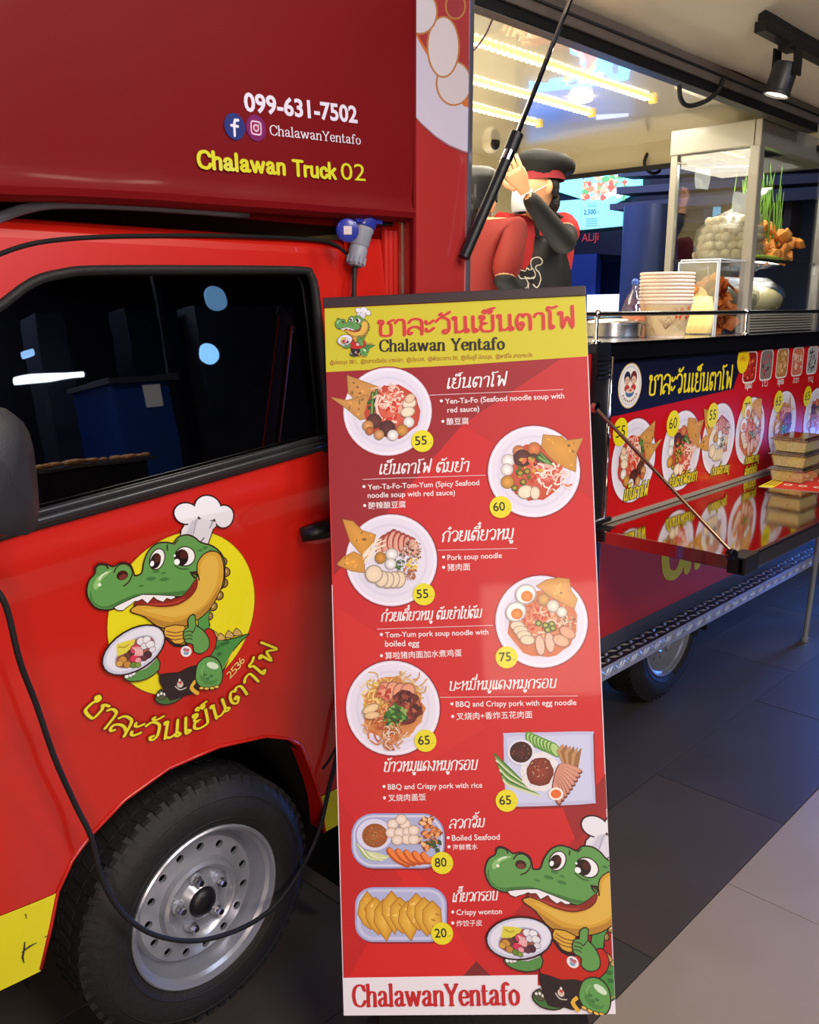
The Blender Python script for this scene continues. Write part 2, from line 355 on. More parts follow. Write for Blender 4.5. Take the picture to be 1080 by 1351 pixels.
# ------------------------------------------------------------------ hand drawn stroke letters (body height 10)
LP = lambda x, y: [(x + .9, y - .3), (x, y - .5), (x - .1, y + .6), (x + .9, y + .6)]
G = {
 'ก': (7.6, [[(1.2, 0), (1.2, 5.2), (.4, 6.4), (1.2, 7.6), (2.6, 9.4), (4.6, 9.7), (6.4, 8), (6.4, 0)]]),
 'ข': (7.2, [[(1.8, 7.8), (.8, 8.2), (1, 9.6), (2.3, 9.4), (2.4, 7.8), (1.5, 6), (1.5, 1.2), (2.6, .2), (4.8, .2), (6, 1.2), (6, 9.8)]]),
 'ช': (7.4, [[(1.8, 7.8), (.8, 8.2), (1, 9.6), (2.3, 9.4), (2.4, 7.8), (1.5, 6), (1.5, 1.2), (2.6, .2), (4.8, .2), (5.9, 1.2), (5.9, 6.6), (4.9, 8), (5.6, 9), (7.2, 9.8)]]),
 'ล': (7.6, [[(2, 1.4), (1.1, .4), (.4, 1.4), (.8, 3.6), (2.6, 4.9), (4.6, 4.6), (6.3, 2.6)], [(.8, 7.6), (2, 9.4), (4.2, 9.8), (6.3, 8), (6.3, 0)]]),
 'ว': (7, [[(.5, 7.6), (1.8, 9.4), (3.6, 9.8), (5.6, 8.4), (6, 5.5), (5.8, 2.2), (4.8, .3), (3.7, .3), (3.4, 1.5), (4.4, 2.2)]]),
 'น': (8.2, [LP(1, 9) + [(1.9, 8), (1.9, .2)], [(1.9, 1.2), (3.6, .4), (5.2, 1.6), (6, 3), (6, 9.8)], [(5.2, 1.4), (6.3, .2), (7.3, .9), (6.6, 2.2)]]),
 'เ': (3.4, [[(1.2, 9.8), (1.2, 1.2), (2, .2), (2.9, 1), (2, 1.9)]]),
 'แ': (6.2, [[(1.2, 9.8), (1.2, 1.2), (2, .2), (2.7, 1), (2, 1.9)], [(4.2, 9.8), (4.2, 1.2), (5, .2), (5.8, 1), (5, 1.9)]]),
 'ย': (7.6, [[(2, 8.4), (1, 8.3), (1, 9.6), (2.3, 9.5), (2.4, 8), (1.3, 6.6), (1.6, 5.3), (3, 5.1), (1.4, 4.3), (1.1, 1.8), (2.5, .2), (4.8, .2), (6.2, 1.6), (6.2, 9.8)]]),
 'ต': (7.8, [[(3.2, 4.6), (2.3, 4.3), (2.5, 3.2), (3.5, 3.4), (3.3, 2), (2.2, .2), (.9, 2.6), (.8, 6.5), (1.7, 9.2), (2.8, 9.6), (3.6, 8.2), (4.4, 9.6), (5.7, 9.2), (6.5, 7), (6.5, 0)]]),
 'ด': (7.8, [[(3.2, 4.6), (2.3, 4.3), (2.5, 3.2), (3.5, 3.4), (3.3, 2), (2.2, .2), (.9, 2.6), (.8, 6.5), (2, 9.2), (3.8, 9.8), (5.7, 9), (6.5, 7), (6.5, 0)]]),
 'า': (5.6, [[(.5, 7.8), (1.4, 9.4), (2.8, 9.8), (4.3, 8.4), (4.3, 0)]]),
 'โ': (4.8, [[(2.3, 1.9), (3, 1), (2.4, .2), (1.6, 1), (1.7, 9.8), (.8, 11.6), (1, 13.2), (2.6, 12.8), (4.6, 13.6)]]),
 'ไ': (4.2, [[(2.3, 1.9), (3, 1), (2.4, .2), (1.6, 1), (1.7, 10), (.8, 12.4), (1.6, 13.6), (3, 12.2)]]),
 'ฟ': (8.2, ['k', [(1.9, 8.7), (.9, 8.5), (.8, 9.6), (1.8, 9.6), (1.9, 7), (2.1, .4), (4.1, 6.6), (6.2, .4), (6.5, 7), (6.5, 13.4)]]),
 'พ': (8.2, ['k', [(1.9, 8.7), (.9, 8.5), (.8, 9.6), (1.8, 9.6), (1.9, 7), (2.1, .4), (4.1, 6.6), (6.2, .4), (6.5, 7), (6.5, 9.8)]]),
 'ม': (7.8, [LP(1, 9) + [(1.9, 8), (1.9, 2)], [(1.9, 2), (1, .3), (.2, 1.1), (1, 2), (2.6, 1.5), (4.4, .4), (6.1, 1.4), (6.1, 9.8)]]),
 'ห': (8, [LP(1, 9) + [(1.9, 8), (1.9, 0)], [(1.9, 4.4), (3.8, 6.6), (5.4, 8), (5.2, 9.4), (6.4, 9.4), (6.3, 7.5), (6.3, 0)]]),
 'บ': (7.6, [LP(1, 9) + [(1.8, 8), (1.8, 1), (2.6, .2), (5.4, .2), (6.2, 1), (6.2, 9.8)]]),
 'ป': (7.6, [LP(1, 9) + [(1.8, 8), (1.8, 1), (2.6, .2), (5.4, .2), (6.2, 1), (6.2, 13)]]),
 'ร': (6.4, [[(3.8, 2), (3.2, .9), (4, .1), (4.9, .9), (4.7, 4.6), (3.4, 6), (1.5, 6.4), (.8, 7.8), (1.9, 9.3), (5.4, 9.6)]]),
 'ส': (7.6, [[(2, 1.4), (1.1, .4), (.4, 1.4), (.8, 3.6), (2.6, 4.9), (4.6, 4.6), (6.3, 2.6)], [(.8, 7.6), (2, 9.4), (4.2, 9.8), (6.3, 8), (6.3, 0)], [(5.2, 9), (7.2, 11)]]),
 'อ': (7.4, [[(2, 4.8), (2.4, 5.8), (1.3, 6.2), (.9, 5), (.9, 1.8), (2.2, .2), (4.6, .2), (6, 1.8), (6, 7), (4.7, 9.6), (2.4, 9.7), (.9, 8.3)]]),
 'ง': (6.2, [[(3.6, 8.2), (2.8, 9), (3.6, 9.8), (4.6, 8.8), (4.5, 1), (3.8, .2), (.6, 4.2)]]),
 'จ': (7, [[(.5, 8), (1.8, 9.5), (3.8, 9.8), (5.6, 8.4), (5.8, 5), (4.8, .8), (3.4, .2), (2.4, 3.2), (3.2, 4.4), (4, 3.6), (3, 2.6)]]),
 'ะ': (4.6, [[(.6, 8.2), (.8, 6.8), (2, 6.6), (3.9, 8.4)], [(.6, 3.4), (.8, 2), (2, 1.8), (3.9, 3.6)]]),
 'C': (7.2, [[(6.6, 7.4), (5.6, 9.3), (4, 9.9), (1.7, 8.6), (.8, 5), (1.7, 1.3), (4.1, 0.1), (5.8, .8), (6.8, 2.6)], 's', [(6.7, 6.9), (6.7, 9.7)]]),
 'h': (6.2, ['k', [(1.3, 0), (1.3, 10.2)], [(1.3, 4.9), (2.6, 6.5), (3.9, 6.6), (4.8, 5.4), (4.8, 0)], 's', [(.3, 0.15), (2.3, .15)], [(3.8, .15), (5.9, .15)], [(.3, 10.1), (1.3, 10.1)]]),
 'a': (5.8, [[(1, 5.2), (1.8, 6.5), (3.2, 6.7), (4.1, 5.4), (4.1, 1.2), (4.7, .3), (5.5, .7)], [(4.1, 3.9), (2, 3.3), (1, 1.8), (1.9, .3), (3.2, .5), (4.1, 1.8)]]),
 'l': (3, ['k', [(1.4, 0), (1.4, 10.2)], 's', [(.3, .15), (2.6, .15)], [(.3, 10.1), (1.4, 10.1)]]),
 'w': (8.8, ['k', [(.9, 6.6), (2.6, .2)], [(2.7, .2), (4.3, 6.4)], [(4.2, 6.4), (6, .2)], [(6.1, .2), (7.7, 6.6)], 's', [(0, 6.6), (2, 6.6)], [(6.7, 6.6), (8.6, 6.6)]]),
 'n': (6.2, ['k', [(1.3, 0), (1.3, 6.7)], [(1.3, 4.9), (2.6, 6.5), (3.9, 6.6), (4.8, 5.4), (4.8, 0)], 's', [(.3, 0.15), (2.3, .15)], [(3.8, .15), (5.9, .15)], [(.3, 6.6), (1.3, 6.6)]]),
 'Y': (7.4, ['k', [(1, 9.8), (3.7, 4.6)], [(6.6, 9.8), (3.7, 4.6)], [(3.7, 4.8), (3.7, 0)], 's', [(0, 9.8), (2.2, 9.8)], [(5.4, 9.8), (7.4, 9.8)], [(2.4, .15), (5, .15)]]),
 'e': (5.6, [[(1, 3.7), (4.7, 3.8), (4.5, 5.8), (3.1, 6.8), (1.4, 5.8), (.9, 3.2), (1.9, .7), (3.3, .2), (4.9, 1.5)]]),
 't': (4.2, [[(1.6, 9), (1.6, 1.4), (2.4, .3), (3.7, .9)], 's', [(.3, 6.5), (3.4, 6.5)]]),
 'f': (4.4, [[(4.3, 9.2), (3.2, 10.1), (1.9, 8.8), (1.8, 6), (1.8, 0)], 's', [(.4, 6.5), (3.7, 6.5)], [(.7, .15), (3, .15)]]),
 'o': (5.9, [[(2.9, 6.7), (1.2, 5.4), (.9, 3.3), (1.4, 1.1), (2.9, .1), (4.5, 1.1), (5, 3.3), (4.6, 5.4), (2.9, 6.7)]]),
 'T': (6.2, ['k', [(.4, 9.6), (5.8, 9.6)], [(3.1, 9.6), (3.1, 0)]]),
 'r': (4.2, ['k', [(1.2, 0), (1.2, 6.7)], [(1.2, 4.8), (2.2, 6.2), (3.8, 6.4)]]),
 'u': (6, ['k', [(1.2, 6.7), (1.2, 1.6), (2.2, .3), (3.6, .5), (4.7, 2)], [(4.7, 6.7), (4.7, 0)]]),
 'c': (5.2, [[(4.5, 4.9), (4, 6.3), (2.8, 6.7), (1.4, 5.6), (1, 3.3), (1.5, 1), (2.9, .1), (4.2, .7), (4.7, 2)]]),
 'k': (5.8, ['k', [(1.2, 0), (1.2, 10.2)], [(4.9, 6.6), (1.5, 3)], [(2.6, 4.1), (5, 0)]]),
 '8': (6.2, [[(3, 5.2), (1.3, 6.6), (1.4, 8.8), (3, 9.8), (4.7, 8.8), (4.7, 6.6), (3, 5.2), (1, 3.4), (1.2, 1), (3, .1), (4.9, 1), (5, 3.4), (3, 5.2)]]),
 ' ': (4, []),
}
MK = {  # marks, x relative to the right end of the previous base letter
 'ั': [[(-4.2, 12.6), (-4.8, 11.8), (-4, 11.2), (-2.6, 11.5), (-.6, 13.2)]],
 '็': [[(-4.4, 11.4), (-5.3, 12.1), (-4.7, 13.2), (-3.3, 12.2), (-2.5, 11.3), (-1.8, 12.6), (-2.8, 13.6), (-.6, 14.4)]],
 'ี': [[(-5.8, 11.2), (-4.6, 12.9), (-2.6, 13), (-1.4, 11.4), (-5.8, 11.2)], [(-1.4, 11.3), (-1.3, 14)]],
 'ิ': [[(-5.8, 11.2), (-4.6, 12.9), (-2.6, 13), (-1.4, 11.4), (-5.8, 11.2)]],
 '่': [[(-1.6, 0), (-1.4, 2.2)]],
 '้': [[(-3.6, 1.7), (-4, .9), (-3.2, .3), (-1.9, .8), (-.5, 2.4)]],
 '๊': [[(-4.6, .2), (-4.3, 1.8), (-3.4, .6), (-2.6, 1.8), (-2.2, .2), (-.6, 2.2)]],
 '๋': [[(-3.4, 1), (-1, 1.1)], [(-2.3, -.1), (-2.1, 2.3)]],
 'ู': [[(-3.4, -1.8), (-2.6, -1.2), (-2.2, -2.4), (-2, -3.8), (-.7, -3.6), (-.6, -1.4)]],
 'ุ': [[(-2.4, -1.8), (-1.6, -1.2), (-1.2, -2.4), (-1.1, -3.8)]],
}
def glyph_strokes(txt):
    x = 0.0; out = []; up = False; last = 0.0
    for ch in txt:
        if ch in MK:
            tone = ch in '่้๊๋'; dy = (14.6 if up else 11.4) if tone else 0.0
            if ch in 'ั็ีิ': up = True
            for st in MK[ch]: out.append((crom([(p[0] + x, p[1] + dy) for p in st], 4), False))
            continue
        if ch == 'ำ':
            out.append((crom([(x - 1.6, 11.4), (x - 2.4, 12.2), (x - 1.6, 13), (x - .8, 12.2), (x - 1.6, 11.4)], 4), False)); ch = 'า'
        w, ss = G[ch]; up = False; k = False; srf = False
        for st in ss:
            if st == 'k': k = True; continue
            if st == 's': srf = True; k = True; continue
            q = [(p[0] + x, p[1]) for p in st]
            out.append((q if (k and len(q) < 4) else crom(q, 5), srf))
        x += w
    return out, x
def stext(art, txt, p0, p1, h, w, col, nib=(1, 1), serif=True, slant=0.0, outline=None, arc=None):
    """p0->p1 baseline, h = body height (10 units), w = half stroke width in units"""
    S, tot = glyph_strokes(txt); dx, dy = p1[0] - p0[0], p1[1] - p0[1]; L = math.hypot(dx, dy); ux, uy = dx / L, dy / L; sx = L / tot; sy = h / 10.0
    def T(p):
        X, Y = p[0] * sx + slant * p[1] * sy, p[1] * sy
        if arc:
            cx, cy, R = arc; a = p0[0] + (p1[0] - p0[0]) * (p[0] / tot); r = R - Y; return (cx + r * math.cos(a), cy + r * math.sin(a))
        return (p0[0] + ux * X - uy * Y, p0[1] + uy * X + ux * Y)
    for pas in ((1, 0) if outline else (0,)):
        for st, srf in S:
            if srf and not serif: continue
            ww = w * sy * (0.8 if srf else 1.0) ; nb = nib if not srf else (.45, .45)
            if pas: art.stroke([T(p) for p in st], ww + outline[1], outline[0], nib=(max(nb[0], .7), max(nb[1], .7)))
            else: art.stroke([T(p) for p in st], ww, col, nib=nb)
        if pas: art.z += 0.0001

# ================================================================== THE HALL (setting)
def slab(name, x0, x1, y0, y1, z0, z1, m, parent=None, bev=0):
    return MB().box(x0, x1, y0, y1, z0, z1, bev).build(name, m, parent)
TILE_D = mat('dark_stone_tile', (66, 61, 58), 0.34, var=0.16, vscale=5, bump=0.03, bscale=60, rvar=0.08)
TILE_D2 = mat('dark_stone_tile_warm', (74, 66, 60), 0.34, var=0.16, vscale=4, bump=0.03, bscale=60, rvar=0.08)
TILE_L = mat('light_stone_tile', (150, 138, 126), 0.38, var=0.12, vscale=5, bump=0.03, bscale=70, rvar=0.08)
GROUT = mat('grout', (60, 55, 52), 0.8, var=0.1)
HALLW = mat('hall_wall_paint', (44, 44, 56), 0.6, var=0.1)
floor = struct(slab('floor', -6.5, 15, -7.5, 11, -0.12, -0.004, GROUT))
struct(slab('ceiling', -6.5, 15, -7.5, 11, 4.2, 4.3, HALLW))
struct(slab('wall_front', -6.5, 15, -7.6, -7.5, 0, 4.2, HALLW)); struct(slab('wall_back', -6.5, 15, 11, 11.1, 0, 4.2, HALLW))
struct(slab('wall_left', -6.6, -6.5, -7.5, 11, 0, 4.2, HALLW)); struct(slab('wall_right', 15, 15.1, -7.5, 11, 0, 4.2, HALLW))
random.seed(4)
tmesh = {}
def tile(w, d, m):
    k = (round(w, 3), round(d, 3), m.name)
    if k not in tmesh:
        o = MB().box(0.0015, w - .0015, 0.0015, d - .0015, -0.03, 0, 0.0012).build('tile', m, floor); tmesh[k] = o; return o
    o = tmesh[k].copy(); C.objects.link(o); return o
for j in range(-4, 9):
    y0 = -0.62 + 0.43 * j
    xo = 1.75 if j % 2 == 0 else 2.155
    for i in range(-4, 8):
        m = TILE_L if j < 0 else (TILE_D if (i + j) % 3 else TILE_D2)
        t = tile(0.8, 0.43, m); t.location = (xo + 0.8 * i, y0, random.uniform(-.0006, 0.0006))
far = MB().box(8.2, 15, -7.5, 11, -.03, -.001); far.box(-6.5, -1.6, -7.5, 11, -.03, -.001); far.box(-1.6, 8.2, -7.5, -2.35, -.03, -.001); far.box(-1.6, 8.2, 3.25, 11, -.03, -.001)
struct(far.build('trim_1', TILE_D))

# ================================================================== THE FOOD TRUCK
truck = thing('food_truck', 'red food truck with a cartoon crocodile logo on its door and an open serving side', 'truck', (2.0, 0.8, 0))
def surf(x, z):
    y = 0.0
    if z > 1.16: y += 0.10 * (z - 1.16) ** 2 / (z - 1.16 + 0.06)
    if x < 0.6: y += 0.10 * ((0.6 - x) / 0.5) ** 2
    # crease below the window and soft hollow over the arch
    y += -0.007 * math.exp(-((z - (1.115 + (x - .55) * .085)) / 0.035) ** 2)
    zc = 0.80 - 0.30 * (x - .55) ** 2
    y += 0.010 / (1 + math.exp(-(zc - z) * 60)) if z < 1.0 else 0
    return y
def bpt(u, v):
    y = 0.0
    for _ in range(6):
        p = side(u, v, y); y = surf(p.x, p.z)
    return (p.x, p.z)
def interp(poly, x):
    if x <= poly[0][0]:
        a, b = poly[0], poly[1]
    elif x >= poly[-1][0]: a, b = poly[-2], poly[-1]
    else:
        for a, b in zip(poly, poly[1:]):
            if a[0] <= x <= b[0]: break
    return a[1] + (b[1] - a[1]) * (x - a[0]) / max(1e-9, b[0] - a[0])
WTOP = [(.18, 1.16), (.24, 1.24), (.34, 1.36), (.44, 1.455)] + sorted(bpt(u, v) for u, v in ((-60, 440), (-20, 414), (0, 403), (41, 373), (81, 361), (143, 356), (367, 356), (405, 358)))
BELT = [(.10, 1.10), (.3, 1.125)] + [bpt(u, v) for u, v in ((0, 709), (45, 697), (232, 646), (424, 592))]
BELT = [b for i, b in enumerate(BELT) if i < 1 or b[0] > BELT[i - 1][0]]
XR = bpt(423, 480)[0]
ARCH = [sp(u, v) for u, v in ((57, 1282), (70, 1225), (79, 1179), (98, 1138), (121, 1106), (167, 1058), (225, 1016), (292, 987), (354, 973), (383, 976), (400, 985), (412, 1014), (421, 1039), (427, 1062), (431, 1100))]
ZB = 0.335
def low(x):
    if x <= ARCH[0][0] or x >= ARCH[-1][0]: return ZB if x < 1 else 0.30
    return interp(ARCH, x)
XC0, XC1 = 0.10, 1.50
def rng(a, b, st): n = max(2, int(round((b - a) / st))); return [a + (b - a) * i / n for i in range(n + 1)]
def sheet(mb, xs, zl, zh, nz, zmat=None):
    base = len(mb.v)
    for x in xs:
        a, b = zl(x), zh(x)
        for k in range(nz + 1):
            z = a + (b - a) * k / nz; mb.v.append(Vector((x, surf(x, z), z)))
    for i in range(len(xs) - 1):
        for k in range(nz):
            q = base + i * (nz + 1) + k; mb.f.append([q, q + nz + 1, q + nz + 2, q + 1])
def lowxs(a, b):
    xs = set(round(x, 4) for x in rng(a, b, 0.012)) | set(round(p[0], 4) for p in ARCH if a < p[0] < b)
    return sorted(xs)
XSEAM = 1.375
# yellow skirt height
def skirt(x): return max(low(x), interp([(.1, .49), (.483, .484), (.594, .479), (.7, .479)], x)) if x < 1 else max(low(x), .40)
door = MB(); sheet(door, lowxs(XC0, XR), skirt, lambda x: interp(BELT, x), 46)
sheet(door, lowxs(XR, XSEAM), skirt, lambda x: 1.66, 56)
sheet(door, lowxs(.2, XR), lambda x: interp(WTOP, x), lambda x: min(1.66, interp(WTOP, x) + .4), 10)
door_o = door.build('door', RED, truck, smooth=True)
rear = MB(); sheet(rear, lowxs(XSEAM, XC1), skirt, lambda x: 1.70, 56)
rear.box(XC1 - .002, 1.70, 0.05, .09, .42, 1.74)
for k, x in enumerate((1.50, 1.515, 1.53)): rear.tube([(x, .045, .45), (x, .045, 1.72)], .010, 8)
rear.build('cab_rear_panel', RED, truck, smooth='auto')
for xa, xb in ((XC0, ARCH[0][0] + .06), (ARCH[-2][0], XC1)):
    sk = MB(); sheet(sk, lowxs(xa, xb), low, skirt, 6)
    sk.v = [p - Vector((0, .0015, 0)) for p in sk.v]
    sk.build('yellow_skirt', YEL, truck)
# scuffs on the front skirt
sc_ = MB()
for pts_ in ([(32, 1242), (31, 1252), (29, 1262), (31, 1270)], [(28, 1256), (38, 1248), (48, 1243)], [(58, 1236), (62, 1234)], [(33, 1205), (34, 1211)]):
    sc_.tube([tuple(Vector((lambda q: (q.x, surf(q.x, q.z) - .0018, q.z))(side(u, v, surf(side(u, v).x, .4))))) for u, v in pts_], [.0012] + [.0022] * (len(pts_) - 2) + [.0008], 5)
sc_.build('scuff_marks', mat('scuff_dark', (52, 36, 32), .7, var=.3), truck)['kind'] = 'stuff'
# wheel arch lip
lip = MB(); P = [Vector((x, surf(x, z), z)) for x, z in ARCH]
for i in range(len(P) - 1):
    a, b = P[i], P[i + 1]; lip.add([a, b, b + Vector((0, .05, 0)), a + Vector((0, .05, 0))], [(0, 1, 2, 3)])
lip.build('wheel_arch_lip', RED, truck)
lip2 = MB().tube([p + Vector((0, -.001, 0)) for p in P], .004, 6); lip2.build('arch_edge', RED, truck, smooth=True)
# roof, front, inner shell of the cab
sh = MB()
sh.box(.16, 1.68, .10, 1.52, 1.66, 1.69); sh.box(.10, .16, .12, 1.5, .34, 1.10); sh.box(.12, 1.5, 1.50, 1.54, .4, 1.66); sh.box(1.50, 1.56, .10, 1.5, .4, 1.68)
for i in range(5):
    a = PI / 2 * i / 4; b = PI / 2 * (i + 1) / 4
    f = lambda t: (surf(.9, 1.66) + .04 * (1 - math.cos(t)), 1.66 + .035 * math.sin(t))
    (ya, za), (yb, zb) = f(a), f(b); sh.add([(.2, ya, za), (1.5, ya, za), (1.5, yb, zb), (.2, yb, zb)], [(0, 1, 2, 3)])
sh.build('cab_shell', RED, truck)
it = MB(); it.box(.2, 1.48, .12, 1.46, .60, .64); it.box(1.44, 1.48, .1, 1.5, .6, 1.66); it.box(.2, 1.48, 1.46, 1.49, .6, 1.66)
it.build('cab_interior', DARK, truck)
for yy in (.18, .85):
    seat = MB().box(.95, 1.40, yy, yy + .5, .64, .86, .05); seat.box(1.22, 1.36, yy + .03, yy + .47, .82, 1.42, .06); seat.box(1.26, 1.36, yy + .13, yy + .37, 1.42, 1.60, .05)
    seat.build('seat', mat('seat_fabric', (30, 30, 36), 0.8, var=.2), truck, smooth='auto')
stw = MB(); stw.tube([(.62 + .05 * math.sin(2 * PI * i / 28), .42 + .18 * math.cos(2 * PI * i / 28), 1.1 + .17 * math.sin(2 * PI * i / 28)) for i in range(28)], .012, 8, closed=True); stw.tube([(.62, .42, 1.1), (.4, .42, .85)], .02)
stw.build('steering_wheel', BLK, truck, smooth=True)
# wheel well
ww = MB(); n = 18
for i in range(n):
    a = PI * i / n; b = PI * (i + 1) / n; R0 = .375; c0 = (.905, .29)
    pa = (c0[0] + R0 * math.cos(a), c0[1] + R0 * math.sin(a)); pb = (c0[0] + R0 * math.cos(b), c0[1] + R0 * math.sin(b))
    ww.add([(pa[0], .03, pa[1]), (pb[0], .03, pb[1]), (pb[0], .42, pb[1]), (pa[0], .42, pa[1])], [(0, 1, 2, 3)])
    ww.add([(pa[0], .42, pa[1]), (pb[0], .42, pb[1]), (c0[0], .42, c0[1])], [(0, 1, 2)])
ww.box(.1, .53, .10, .45, .34, .36); ww.box(1.28, 1.5, .1, .45, .34, .36)
ww.build('wheel_well', DARK, truck, smooth=False)
ul = MB().box(.3, 4.3, .35, 1.3, .30, .45); ul.box(1.3, 1.5, .28, 1.3, .2, .5, .02); ul.box(.5, 4.2, .45, .52, .24, .32); ul.box(.5, 4.2, 1.1, 1.17, .24, .32)
ul.build('chassis', DARK, truck)
mf = MB().box(1.31, 1.33, .03, .22, .10, .42, .005); mf.build('mudflap', RUB, truck)
# window: rubber frame, glass
def on(x, z, d=0.0): return Vector((x, surf(x, z) - d, z))
loop = [(x, z) for x, z in WTOP if .2 < x < XR] + [(XR - .012, interp(WTOP, XR - .02) - .004), (XR, 1.585), (XR + .003, 1.45), (XR + .004, interp(BELT, XR) + .006)]
botl = [(x, interp(BELT, x) + .004) for x in rng(XR - .02, .2, -.1) ] if False else [(x, interp(BELT, x) + .004) for x in reversed(rng(.2, XR - .02, .08))]
wl = loop + botl
fr = MB(); fr.tube([on(x, z, .003) for x, z in crom(wl, 3, True)], .0085, 8, closed=True); fr.build('window_seal', RUB, truck, smooth=True)
bs = MB()
for dz, r in ((.012, .010), (.026, .007)): bs.tube([on(x, interp(BELT, x) + dz, .006) for x in rng(.2, XR, .06)], r, 8)
bs.build('belt_moulding', mat('satin_trim', (58, 58, 62), .25, metal=.5, var=.1), truck, smooth=True)
GLS = glassmat('tinted_window_glass', (64, 68, 86), 1.25, 0.012, base=0.16, bump=0.02, bscale=3)
gl = MB(); base = 0; xs = rng(.22, XR - .002, .03)
for x in xs:
    a, b = interp(BELT, x), interp(WTOP, x)
    for k in range(9): z = a + (b - a) * k / 8; gl.v.append(Vector((x, surf(x, z) + .012, z)))
for i in range(len(xs) - 1):
    for k in range(8): q = i * 9 + k; gl.f.append([q, q + 9, q + 10, q + 1])
gl.build('window_glass', GLS, door_o, smooth=True)
# glass channel so that nothing shows beside the pane
chn = MB(); cl = crom(wl, 3, True)
for i in range(len(cl)):
    a, b = cl[i - 1], cl[i]; chn.add([on(*a, .002), on(*b, .002), on(*b, -.022), on(*a, -.022)], [(0, 1, 2, 3)])
chn.build('window_channel', RUB, door_o)
# door seam
sm = [bpt(u, v) for u, v in ((-40, 356), (0, 335), (50, 320), (120, 313), (200, 311), (300, 311), (400, 315), (440, 322), (460, 340), (468, 366))] + [(XSEAM, 1.50), (XSEAM, 1.2), (XSEAM - .002, .9), (XSEAM - .01, .62), (1.28, .50), (1.245, .47)]
ss = MB(); ss.tube([on(x, z, -.001) for x, z in crom(sm, 4)], .0045, 6); ss.build('door_seam', DARK, door_o, smooth=True)
# roof gutter
gt = MB(); gt.tube([on(x, z, -.01) for x, z in crom([bpt(u, v) for u, v in ((-60, 330), (-20, 298), (0, 288), (40, 274), (90, 268), (200, 272), (330, 282))], 4)], .009, 8); gt.build('roof_gutter', mat('gutter_grey', (96, 98, 110), .4, var=.1), truck, smooth=True)
# door handle
h0 = Vector((*[0],)) if False else None
dh = MB(); a = sp(387, 706); b = sp(470, 680)
q = [(0, 0), (.004, .026), (.02, .034), (.17, .036), (.175, .005), (.02, -.012)]
zc = a[1]; x0 = a[0]
dh.tube([(x0 + .012, -.012, zc), (x0 + .05, -.032, zc + .006), (x0 + .11, -.035, zc + .008), (x0 + .16, -.012, zc + .006)], [.016, .019, .019, .014], 10)
dh.build('door_handle', BLK, door_o, smooth=True)
rc = MB(); rc.ball((x0 + .09, .004, zc + .002), 1, 16, 8, (.10, .007, .045)); rc.build('handle_recess', RED, door_o, smooth=True)
# side mirror
mr = MB(); c = side(2, 620, -.16)
ring = []
for k, (s_, yy) in enumerate(((.78, .07), (.97, .04), (1.0, 0), (.93, -.035), (.6, -.055), (.02, -.06))):
    for j in range(20):
        t = 2 * PI * j / 20; ex = math.copysign(abs(math.cos(t)) ** .55, math.cos(t)); ez = math.copysign(abs(math.sin(t)) ** .6, math.sin(t))
        ring.append(Vector((c.x + .052 * s_ * ex - .012, c.y + yy, c.z + .098 * s_ * ez - .012 * ex)))
base = len(mr.v); mr.v += ring
for k in range(5):
    for j in range(20): mr.f.append([k * 20 + j, k * 20 + (j + 1) % 20, (k + 1) * 20 + (j + 1) % 20, (k + 1) * 20 + j])
mr.f.append(list(range(20)))
mro = mr.build('side_mirror', mat('mirror_housing', (34, 34, 42), .45, var=.2, bump=.05, bscale=300), truck, smooth='auto')
MB().tube([(c.x - .02, c.y + .02, c.z - .08), (c.x - .08, c.y + .08, c.z - .15), (c.x - .10, .01, c.z - .17)], .014).build('mirror_arm', BLK, mro, smooth=True)

